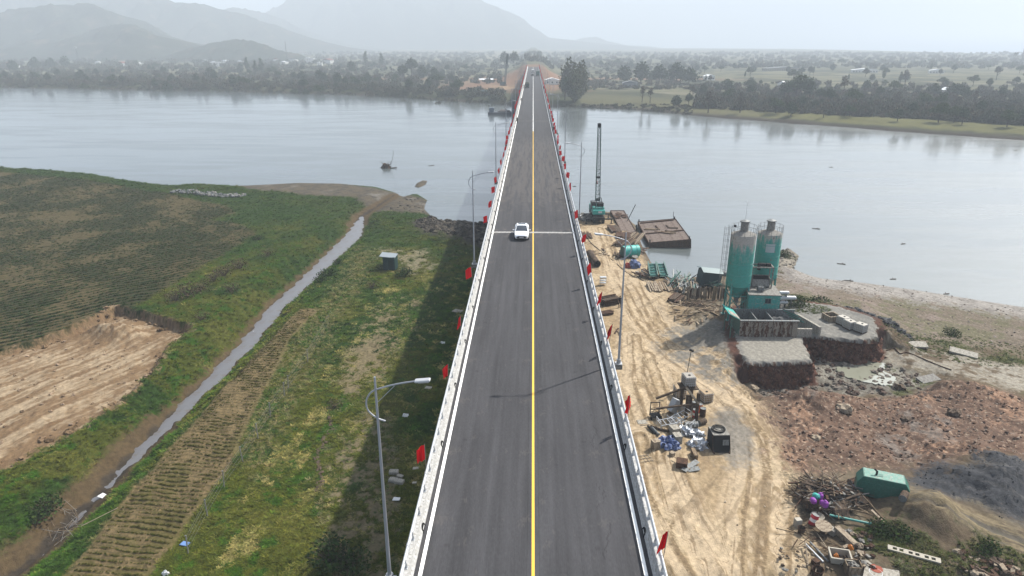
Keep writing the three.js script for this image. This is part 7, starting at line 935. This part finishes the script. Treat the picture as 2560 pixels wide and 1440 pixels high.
// ---------- turf, crops, stones: too many to count ----------
{
  const all = {}; for (const k in Z) all[k] = true;
  const blades = (n, w, h, lean) => { const pos = []; for (let k = 0; k < n; k++) { const a = rr(0, 6.28), r = rr(0, 0.5), x = Math.cos(a) * r, z = Math.sin(a) * r, t = rr(0, 6.28), l = rr(0.2, lean), hh = h * rr(0.6, 1.2), dx = Math.cos(t), dz = Math.sin(t); pos.push(x - dz * w, 0, z + dx * w, x + dz * w, 0, z - dx * w, x + dx * l, hh, z + dz * l); } const g = new THREE.BufferGeometry(); g.setAttribute('position', new THREE.Float32BufferAttribute(pos, 3)); g.computeVertexNormals(); return g; };
  const turf = [], c = [0, 0, 0], lp = (v) => v;
  const grassM = new THREE.MeshPhysicalMaterial({ color: lin(0.95, 0.95, 0.95), roughness: 1, specularIntensity: 0.1, side: THREE.DoubleSide });
  for (let k = 0; k < 260000 && turf.length < 120000; k++) {
    const d = 30 * Math.pow(7.2, rnd()), x = rr(-1, 1) * (d * 0.8 + 18) - d * 0.03, z = -d; if (x < -190 || x > 100) continue;
    const y = hAt(x, z); if (y < 0.35) continue; const cd = gs(canalD, x, z); if (cd < 1.0) continue;
    if (inZ(Z.strip, x, z) > 0 || inZ(Z.bigField, x, z) > 0.2) continue;
    groundColour(x, z, c, all); if (c[0] > c[1] * 1.16 || c[2] > c[1] * 0.5) continue; if (c[0] > c[1] * 1.0 && rnd() < 0.35) continue;
    const s = (0.13 + d * 0.0018) * rr(0.6, 1.35), v = rr(1.3, 2.6), wm = rr(0.9, 1.15); turf.push({ x, y: y - 0.02, z, s: s * 1.7, sy: s * rr(0.25, 0.75), ry: rr(0, 6.28), c: lin(c[0] * v * wm, c[1] * v, c[2] * v) });
  }
  stuff('grass', instanced(blades(11, 0.09, 1, 0.7), grassM, turf), 'uneven green and straw-coloured grass over the meadow and banks', 'grass');
  // crops in rows
  const crop = [], leafy = blades(14, 0.12, 0.9, 0.9);
  const sb = Z.strip, bb = Z.bigField;
  for (let k = 0; k < 90000; k++) { const x = rr(sb.x0, sb.x1); let z = rr(sb.z0, sb.z1); const q = stripRow(x, z), e = (Math.floor(q) + 0.27 - q) * 0.56; z -= e; if (inZ(sb, x, z) < 0.3 || x < -60) continue; const dens = nz(T2, x / 8, z / 8) + nz(T1, x / 31, z / 31); if (dens < rr(-1.1, 0.5)) continue; const v = rr(0.9, 1.6), s = rr(0.06, 0.13); crop.push({ x: x, y: hAt(x, z) - 0.02, z: z + rr(-0.05, 0.05), s, sy: s * rr(0.8, 1.4), ry: rr(0, 6.28), c: pick([lin(0.066 * v, 0.066 * v, 0.012 * v), lin(0.05 * v, 0.062 * v, 0.012 * v), lin(0.085 * v, 0.07 * v, 0.02 * v)]) }); }
  stuff('crop_rows', instanced(leafy, grassM, crop), 'young green plants in close rows on the straw-coloured crop strip', 'crops');
  const fld = []; for (let k = 0; k < 120000 && fld.length < 80000; k++) { const d = rr(60, 205), x = rr(-1.0, -0.16) * (d * 0.84 + 14), z0 = -d; let z = z0; const q = fieldRow(x, z), e = (Math.floor(q) + 0.25 - q) * 1.12; const xx = x + e * 0.7071 + rr(-0.12, 0.12), zz = z + e * 0.7071 + rr(-0.12, 0.12); if (inZ(bb, xx, zz) < 0.3 || inZ(Z.dig, xx, zz) > -0.3) continue; const dry = nz(T1, xx / 60 + 0.1, zz / 60) + 0.5 * nz(T2, xx / 8, zz / 8); if (dry > rr(-0.3, 1.2)) continue; const v = rr(0.6, 1.4), s = rr(0.16, 0.34); fld.push({ x: xx, y: hAt(xx, zz) - 0.02, z: zz, s: s * 1.2, sy: s * rr(0.4, 0.9), ry: rr(0, 6.28), c: rnd() < 0.75 ? lin(0.024 * v, 0.044 * v, 0.012 * v) : lin(0.06 * v, 0.054 * v, 0.02 * v) }); }
  stuff('crop_rows', instanced(leafy, grassM, fld), 'dark green plants in long slanting rows on the ploughed field', 'crops');
  // stones
  const stM = new THREE.MeshPhysicalMaterial({ color: lin(0.95, 0.95, 0.95), roughness: 1, specularIntensity: 0.15 });
  const scatter = (Zn, n, s0, s1, cols, keep = () => true) => { const out = []; for (let k = 0; k < n * 4 && out.length < n; k++) { const x = rr(Zn.x0, Math.min(Zn.x1, 90)), z = rr(Zn.z0, Zn.z1); if (inZ(Zn, x, z) + 0.8 * nz(T2, x / 8, z / 8) < 0.2 || z > -28 || !keep(x, z)) continue; const s = mix(s0, s1, Math.pow(rnd(), 3)), v = rr(0.6, 1.3), q = pick(cols); out.push({ x, y: hAt(x, z) + s * 0.2, z, s, sy: s * rr(0.6, 1), ry: rr(0, 6.28), rx: rr(-0.4, 0.4), c: lin(q[0] * v, q[1] * v, q[2] * v) }); } return out; };
  stuff('loose_stones', instanced(rocks[0], stM, scatter(Z.rubble, 4600, 0.02, 0.17, [[0.15, 0.095, 0.066], [0.12, 0.074, 0.054], [0.2, 0.145, 0.11], [0.10, 0.066, 0.05], [0.17, 0.135, 0.11]])), 'countless reddish clods and stones over the dug ground', 'stones');
  stuff('loose_stones', instanced(rocks[1], stM, [...scatter(Z.greyRocks, 900, 0.1, 0.4, [[0.055, 0.056, 0.058], [0.08, 0.08, 0.08], [0.04, 0.04, 0.042]]), ...scatter(Z.clods, 2600, 0.1, 0.6, [[0.06, 0.05, 0.04], [0.085, 0.072, 0.056], [0.042, 0.036, 0.03]]), ...scatter(Z.pit, 700, 0.05, 0.4, [[0.07, 0.05, 0.04], [0.14, 0.12, 0.10]], (x, z) => inZ(Z.platform, x, z) < -0.8), ...scatter(Z.mud, 500, 0.08, 0.35, [[0.05, 0.045, 0.038]], (x) => x > -34)]), 'dark and grey broken stones heaped over the banks', 'stones');
  stuff('loose_stones', instanced(rocks[2], stM, [...scatter(Z.sand, 600, 0.02, 0.10, [[0.24, 0.19, 0.13], [0.17, 0.13, 0.09], [0.28, 0.23, 0.17]]), ...scatter(Z.dig, 1100, 0.06, 0.4, [[0.11, 0.072, 0.04], [0.15, 0.10, 0.06], [0.085, 0.055, 0.03]], (x, z) => inZ(Z.dig, x, z) < 1.6 && x > -64), ...scatter(Z.dig, 420, 0.03, 0.22, [[0.16, 0.11, 0.07], [0.22, 0.16, 0.11]]), ...scatter(Z.flat, 1200, 0.04, 0.16, [[0.16, 0.13, 0.11], [0.24, 0.21, 0.18]]), ...scatter(Z.spit, 200, 0.08, 0.4, [[0.2, 0.18, 0.15], [0.1, 0.09, 0.075]]), ...scatter(Z.asphaltHeap, 2500, 0.02, 0.08, [[0.035, 0.036, 0.04], [0.06, 0.06, 0.062]])]), 'pebbles and crumbs scattered over sand, mud and gravel', 'stones');
  // weeds
  const wd = []; for (let k = 0; k < 9000; k++) { const x = rr(Z.weeds.x0, Z.weeds.x1), z = rr(Z.weeds.z0, Z.weeds.z1); if (inZ(Z.weeds, x, z) + 1.0 * nz(T2, x / 8, z / 8) < 0 || x > 60) continue; const v = rr(0.5, 1.5), s = rr(0.08, 0.3); wd.push({ x, y: hAt(x, z), z, s: s * 1.2, sy: s * 0.6, ry: rr(0, 6.28), c: pick([lin(0.055 * v, 0.068 * v, 0.016 * v), lin(0.065 * v, 0.075 * v, 0.022 * v), lin(0.1 * v, 0.085 * v, 0.04 * v)]) }); }
  for (const [a, b, r, n] of [[1968, 745, 4, 500], [1995, 752, 3, 300], [2020, 772, 3, 300], [1962, 642, 2.5, 200], [2200, 1345, 2.2, 600], [2440, 872, 9, 900], [2300, 858, 5, 400]]) { const p = on(a, b); for (let k = 0; k < n; k++) { const t = rr(0, 6.28), q = r * Math.sqrt(rnd()), x = p.x + Math.cos(t) * q, z = p.z + Math.sin(t) * q * 0.6, v = rr(0.5, 1.4), s = rr(0.08, 0.24); wd.push({ x, y: hAt(x, z), z, s: s * 1.4, sy: s * 0.5, ry: rr(0, 6.28), c: lin(0.06 * v, 0.072 * v, 0.022 * v) }); } }
  stuff('weeds', instanced(leafy, grassM, wd), 'green weeds growing along the yard edges and platform', 'weeds');
}

// ---------- vehicles ----------
function loft(secs) {   // sections: {z, pts:[[x,y]...]} half outlines from bottom centre to top centre, mirrored
  const rings = secs.map(s => { const R = s.pts, L = s.pts.slice(1, -1).reverse().map(([x, y]) => [-x, y]); return [...R, ...L].map(([x, y]) => [x, y, s.z]); }), n = rings[0].length, pos = [], idx = [];
  rings.forEach(r => r.forEach(p => pos.push(...p))); for (let j = 0; j < rings.length - 1; j++) for (let i = 0; i < n; i++) { const a = j * n + i, b = j * n + (i + 1) % n; idx.push(a, b, a + n, b, b + n, a + n); }
  for (const [j, f] of [[0, 1], [rings.length - 1, 0]]) for (let i = 1; i < n - 1; i++) f ? idx.push(j * n, j * n + i + 1, j * n + i) : idx.push(j * n, j * n + i, j * n + i + 1);
  const g = new THREE.BufferGeometry(); g.setAttribute('position', new THREE.Float32BufferAttribute(pos, 3)); g.setIndex(idx); const ni = g.toNonIndexed(); const c = toCreasedNormals(ni, 0.6); c.setAttribute('uv', new THREE.Float32BufferAttribute(new Float32Array(c.attributes.position.count * 2), 2)); return c;
}
{
  const paint = new THREE.MeshPhysicalMaterial({ color: lin(0.74, 0.75, 0.76), roughness: 0.35, clearcoat: 1, clearcoatRoughness: 0.06, side: THREE.DoubleSide }), glass = new THREE.MeshPhysicalMaterial({ color: lin(0.012, 0.02, 0.032), roughness: 0.06, side: THREE.DoubleSide }), trim = std(0.03, 0.03, 0.033, 0.4), chrome = std(1.2, 1.2, 1.2, 0.25, 0.8);
  const o = thing('white_sedan', 'white sedan driving toward the camera on the bridge', 'car', V(at(1304, 597, DECK).x, DECK + 0.01, at(1304, 603, DECK).z - 2.2));
  const S = (z, w, y0, yb, yt, wt = w * 0.94) => ({ z, pts: [[0, y0], [w * 0.9, y0], [w, y0 + 0.16], [w, yb - 0.1], [wt, yb], [wt * 0.55, yt], [0, yt]] });
  part('body', loft([S(-2.2, 0.70, 0.42, 0.86, 0.90), S(-2.12, 0.80, 0.30, 0.95, 0.99), S(-1.7, 0.85, 0.24, 1.0, 1.04), S(-1.2, 0.865, 0.22, 0.98, 1.0), S(0, 0.865, 0.2, 0.94, 0.96), S(0.9, 0.865, 0.2, 0.92, 0.96), S(1.5, 0.85, 0.22, 0.84, 0.90), S(1.95, 0.80, 0.24, 0.74, 0.80), S(2.14, 0.70, 0.28, 0.66, 0.70), S(2.2, 0.6, 0.34, 0.58, 0.60)]), paint, o);
  const Cb = (z, wb, yb, wt, yt) => ({ z, pts: [[0, yb], [wb, yb], [mix(wb, wt, 0.5), mix(yb, yt, 0.55)], [wt, yt], [wt * 0.6, yt + 0.02], [0, yt + 0.025]] });
  part('cabin_glass', loft([Cb(-1.75, 0.62, 0.98, 0.6, 1.0), Cb(-0.95, 0.76, 0.96, 0.56, 1.36), Cb(-0.3, 0.78, 0.94, 0.6, 1.42), Cb(0.25, 0.78, 0.93, 0.58, 1.38), Cb(1.08, 0.7, 0.92, 0.68, 0.94)]), glass, o);
  const roof = part('roof', loft([Cb(-1.0, 0.58, 1.34, 0.56, 1.37), Cb(-0.3, 0.62, 1.39, 0.6, 1.445), Cb(0.24, 0.6, 1.36, 0.58, 1.40)]), paint, o); part('sunroof', [RB(0.86, 0.02, 0.52, 0, 1.462, -0.35, 0.008, 0.0)], glass, roof);
  for (const s of [-1, 1]) {
    part('pillar', [bar(V(s * 0.585, 1.38, 0.24), V(s * 0.74, 0.94, 1.02), 0.055), bar(V(s * 0.6, 1.40, -0.35), V(s * 0.79, 0.95, -0.3), 0.06), bar(V(s * 0.57, 1.35, -1.0), V(s * 0.7, 0.97, -1.6), 0.09)], paint, o);
    const hl = part('headlight', prism([[0, 0], [0.36, 0.05], [0.34, 0.15], [0.06, 0.12]], 0.14).rotateY(s > 0 ? 0.45 : Math.PI - 0.45).translate(s * 0.36, 0.58, 2.06), chrome, o); part('mirror', [RB(0.2, 0.13, 0.1, s * 0.98, 0.98, 0.72, 0.04)], paint, o); part('tail_light', RB(0.28, 0.12, 0.05, s * 0.58, 0.82, -2.19, 0.02), M.red, o); part('fog_light', RB(0.16, 0.08, 0.06, s * 0.58, 0.38, 2.13, 0.02), trim, o);
    for (const z of [1.36, -1.25]) { const w = part('wheel', C(0.31, 0.2, s * 0.77, 0.31, z, 0, 0, Math.PI / 2, 22), M.tyre, o); part('rim', C(0.2, 0.21, s * 0.775, 0.31, z, 0, 0, Math.PI / 2, 16), chrome, w); }
  }
  part('grille', prism([[-0.5, 0], [0.5, 0], [0.62, 0.14], [0.4, 0.26], [-0.4, 0.26], [-0.62, 0.14]], 0.06).translate(0, 0.34, 2.18), trim, o); part('number_plate', B(0.5, 0.11, 0.02, 0, 0.44, 2.225), M.white, o); part('bumper_lip', B(1.2, 0.06, 0.1, 0, 0.26, 2.1), trim, o); part('wiper', [bar(V(-0.4, 0.96, 1.02), V(0.05, 1.05, 0.86), 0.02)], trim, o); part('antenna', prism([[0, 0], [0.16, 0], [0, 0.08]], 0.03).rotateY(Math.PI / 2).translate(0, 1.42, -0.85), paint, o);
  // far traffic
  const truck = (label, cat, p, turn, body, cab, w, h, L, load) => {
    const t = thing(cat.replace(/ /g, '_'), label, cat, p, turn); part('chassis', B(w * 0.8, 0.3, L, 0, 0.75, 0), M.black, t); const c = part('cab', RB(w, h * 0.62, 1.7, 0, 0.6 + h * 0.31, L / 2 - 0.9, 0.12), cab, t); part('windshield', B(w * 0.86, h * 0.24, 0.04, 0, 0.6 + h * 0.42, L / 2 - 0.03), M.glassDark, c);
    part(load ? 'canopy' : 'cargo_box', load ? prism([[-w / 2, 0.9], [w / 2, 0.9], [w / 2, h * 0.86], [w * 0.3, h], [-w * 0.3, h], [-w / 2, h * 0.86]], L - 2).translate(0, 0.1, -0.9) : RB(w, h - 0.8, L - 2, 0, 0.9 + (h - 0.8) / 2, -0.9, 0.05), body, t);
    for (const s of [-1, 1]) { part('headlight', RB(0.3, 0.2, 0.06, s * w * 0.36, 0.85, L / 2 + 0.0, 0.03), chrome, t); for (const z of [L / 2 - 1.1, -L / 2 + 1.0]) part('wheel', C(0.45, 0.3, s * (w / 2 - 0.18), 0.45, z, 0, 0, Math.PI / 2, 16), M.tyre, t); } part('bumper', B(w, 0.3, 0.15, 0, 0.55, L / 2 + 0.02), M.black, t);
  };
  const olive = std(0.10, 0.12, 0.08, 0.7), grey = std(0.3, 0.31, 0.32, 0.6), tg = std(0.09, 0.2, 0.15, 0.6);
  const d1 = at(1318, 220, DECK), d2 = at(1343, 190, DECK), d3 = at(1331, 190, DECK), d4 = at(1332, 182, DECK);
  truck('dark olive canvas-topped truck coming along the far bridge deck', 'truck', V(d1.x, DECK, d1.z), 0, olive, olive, 2.1, 2.7, 5.4, true); truck('green high-sided lorry driving away near the far end of the bridge', 'truck', V(d2.x + 0.4, DECK, d2.z), Math.PI, tg, grey, 2.5, 3.3, 7, false); truck('small grey pickup ahead of the white van at the far end of the bridge', 'pickup', V(d3.x, DECK, d3.z), 0, grey, grey, 1.8, 1.7, 4.8, false); truck('white van behind the small grey pickup at the far end of the bridge', 'van', V(d4.x, DECK, d4.z), 0, M.white, M.white, 1.9, 2.4, 5, false);
}
// ---------- people ----------
import { MarchingCubes } from 'three/addons/objects/MarchingCubes.js';
{
  const figure = (pose, shirt, legs, hair) => {
    const skin = [0.28, 0.16, 0.10], bones = pose, N = 72, S = 1.0, mc = new MarchingCubes(N, new THREE.MeshBasicMaterial(), false, false, 400000); mc.isolation = 0;
    const dist = p => { let d = 1e9, best = 0; for (let k = 0; k < bones.length; k++) { const [a, b, r0, r1] = bones[k], ax = p[0] - a[0], ay = p[1] - a[1], az = p[2] - a[2], bx = b[0] - a[0], by = b[1] - a[1], bz = b[2] - a[2], t = clamp((ax * bx + ay * by + az * bz) / (bx * bx + by * by + bz * bz + 1e-9)), q = Math.hypot(ax - bx * t, ay - by * t, az - bz * t) - mix(r0, r1, t); const h = clamp(0.5 + 0.5 * (q - d) / 0.03, 0, 1); if (q < d) best = k; d = k ? mix(q, d, h) - 0.03 * h * (1 - h) : q; } return [d, best]; };
    for (let z = 0; z < N; z++) for (let y = 0; y < N; y++) for (let x = 0; x < N; x++) mc.field[x + y * N + z * N * N] = -dist([(x - N / 2) / (N / 2) * S, (y - N / 2) / (N / 2) * S + 0.9, (z - N / 2) / (N / 2) * S])[0];
    mc.update(); const n = mc.count, pos = new Float32Array(n * 3), col = new Float32Array(n * 3), nor = mc.normalArray.slice(0, n * 3);
    for (let i = 0; i < n; i++) { const p = [mc.positionArray[3 * i] * S, mc.positionArray[3 * i + 1] * S + 0.9, mc.positionArray[3 * i + 2] * S]; pos.set(p, 3 * i); const t = bones[dist(p)[1]][4], c = t === 'head' ? (p[1] > 1.62 || (p[2] < -0.02 && p[1] > 1.52) ? hair : skin) : t === 'skin' ? skin : t === 'shirt' ? shirt : t === 'shoe' ? [0.02, 0.02, 0.02] : legs; col.set(c, 3 * i); }
    const g = new THREE.BufferGeometry(); g.setAttribute('position', new THREE.BufferAttribute(pos, 3)); g.setAttribute('normal', new THREE.BufferAttribute(nor, 3)); g.setAttribute('color', new THREE.BufferAttribute(col, 3)); return g;
  };
  const standing = (w) => [[[0, 1.0, 0], [0, 1.38, 0], 0.135, 0.15, 'shirt'], [[-0.13, 1.40, 0], [0.13, 1.40, 0], 0.075, 0.075, 'shirt'], [[0, 1.42, 0], [0, 1.53, 0.01], 0.055, 0.05, 'skin'], [[0, 1.58, 0.015], [0, 1.66, 0.0], 0.085, 0.095, 'head'], [[0, 1.57, 0.1], [0, 1.6, 0.1], 0.012, 0.008, 'skin'], [[-0.09, 1.61, 0], [0.09, 1.61, 0], 0.02, 0.02, 'skin'],
    ...[-1, 1].flatMap(s => [[[s * 0.1, 0.95, 0], [s * 0.11, 0.5, s * w], 0.095, 0.065, 'legs'], [[s * 0.11, 0.5, s * w], [s * 0.11, 0.09, s * w * 1.5 - 0.02], 0.062, 0.042, 'legs'], [[s * 0.11, 0.05, s * w * 1.5 - 0.04], [s * 0.12, 0.04, s * w * 1.5 + 0.15], 0.045, 0.035, 'shoe'], [[s * 0.2, 1.38, 0], [s * 0.25, 1.1, -s * w * 0.6], 0.055, 0.045, 'shirt'], [[s * 0.25, 1.1, -s * w * 0.6], [s * 0.26, 0.86, -s * w + 0.08], 0.042, 0.03, 'skin'], [[s * 0.26, 0.84, -s * w + 0.09], [s * 0.26, 0.76, -s * w + 0.11], 0.032, 0.022, 'skin'], [[s * 0.25, 0.84, -s * w + 0.11], [s * 0.24, 0.79, -s * w + 0.14], 0.014, 0.01, 'skin']])];
  const m = new THREE.MeshPhysicalMaterial({ color: lin(1, 1, 1), vertexColors: true, roughness: 0.9, specularIntensity: 0.2, side: THREE.DoubleSide });
  const dark = [0.018, 0.018, 0.022], gA = figure(standing(0.02), [0.025, 0.022, 0.02], dark, [0.012, 0.011, 0.01]), gB = figure(standing(0.16), [0.02, 0.045, 0.06], dark, [0.012, 0.011, 0.01]), gC = figure(standing(0.1), [0.03, 0.028, 0.035], dark, [0.1, 0.09, 0.06]);
  const put = (g, p, turn, label) => single('person', label, 'person', g.clone(), m, p, turn);
  put(gA, on(1549, 768), 0.4, 'person in dark clothes standing on the sand beside the rusty sheet piles');
  const deckAt = (a, b) => at(a, b, DECK).setY(DECK + 0.01);
  put(gB, deckAt(1384, 331), 0.2, 'person in teal and dark clothes walking by the yard-side parapet'); put(gA, deckAt(1293, 309), 2.8, 'person in dark clothes beside the meadow-side parapet, nearer the camera'); put(gC, deckAt(1304, 256), 0, 'person in dark clothes by the meadow-side parapet, further along'); put(gB, deckAt(1359, 224), 0.3, 'person far along the yard-side parapet opposite the olive truck'); put(gC, deckAt(1310, 219), 0.1, 'person beside the olive truck at the meadow-side parapet');
}

renderer.render(scene, camera);
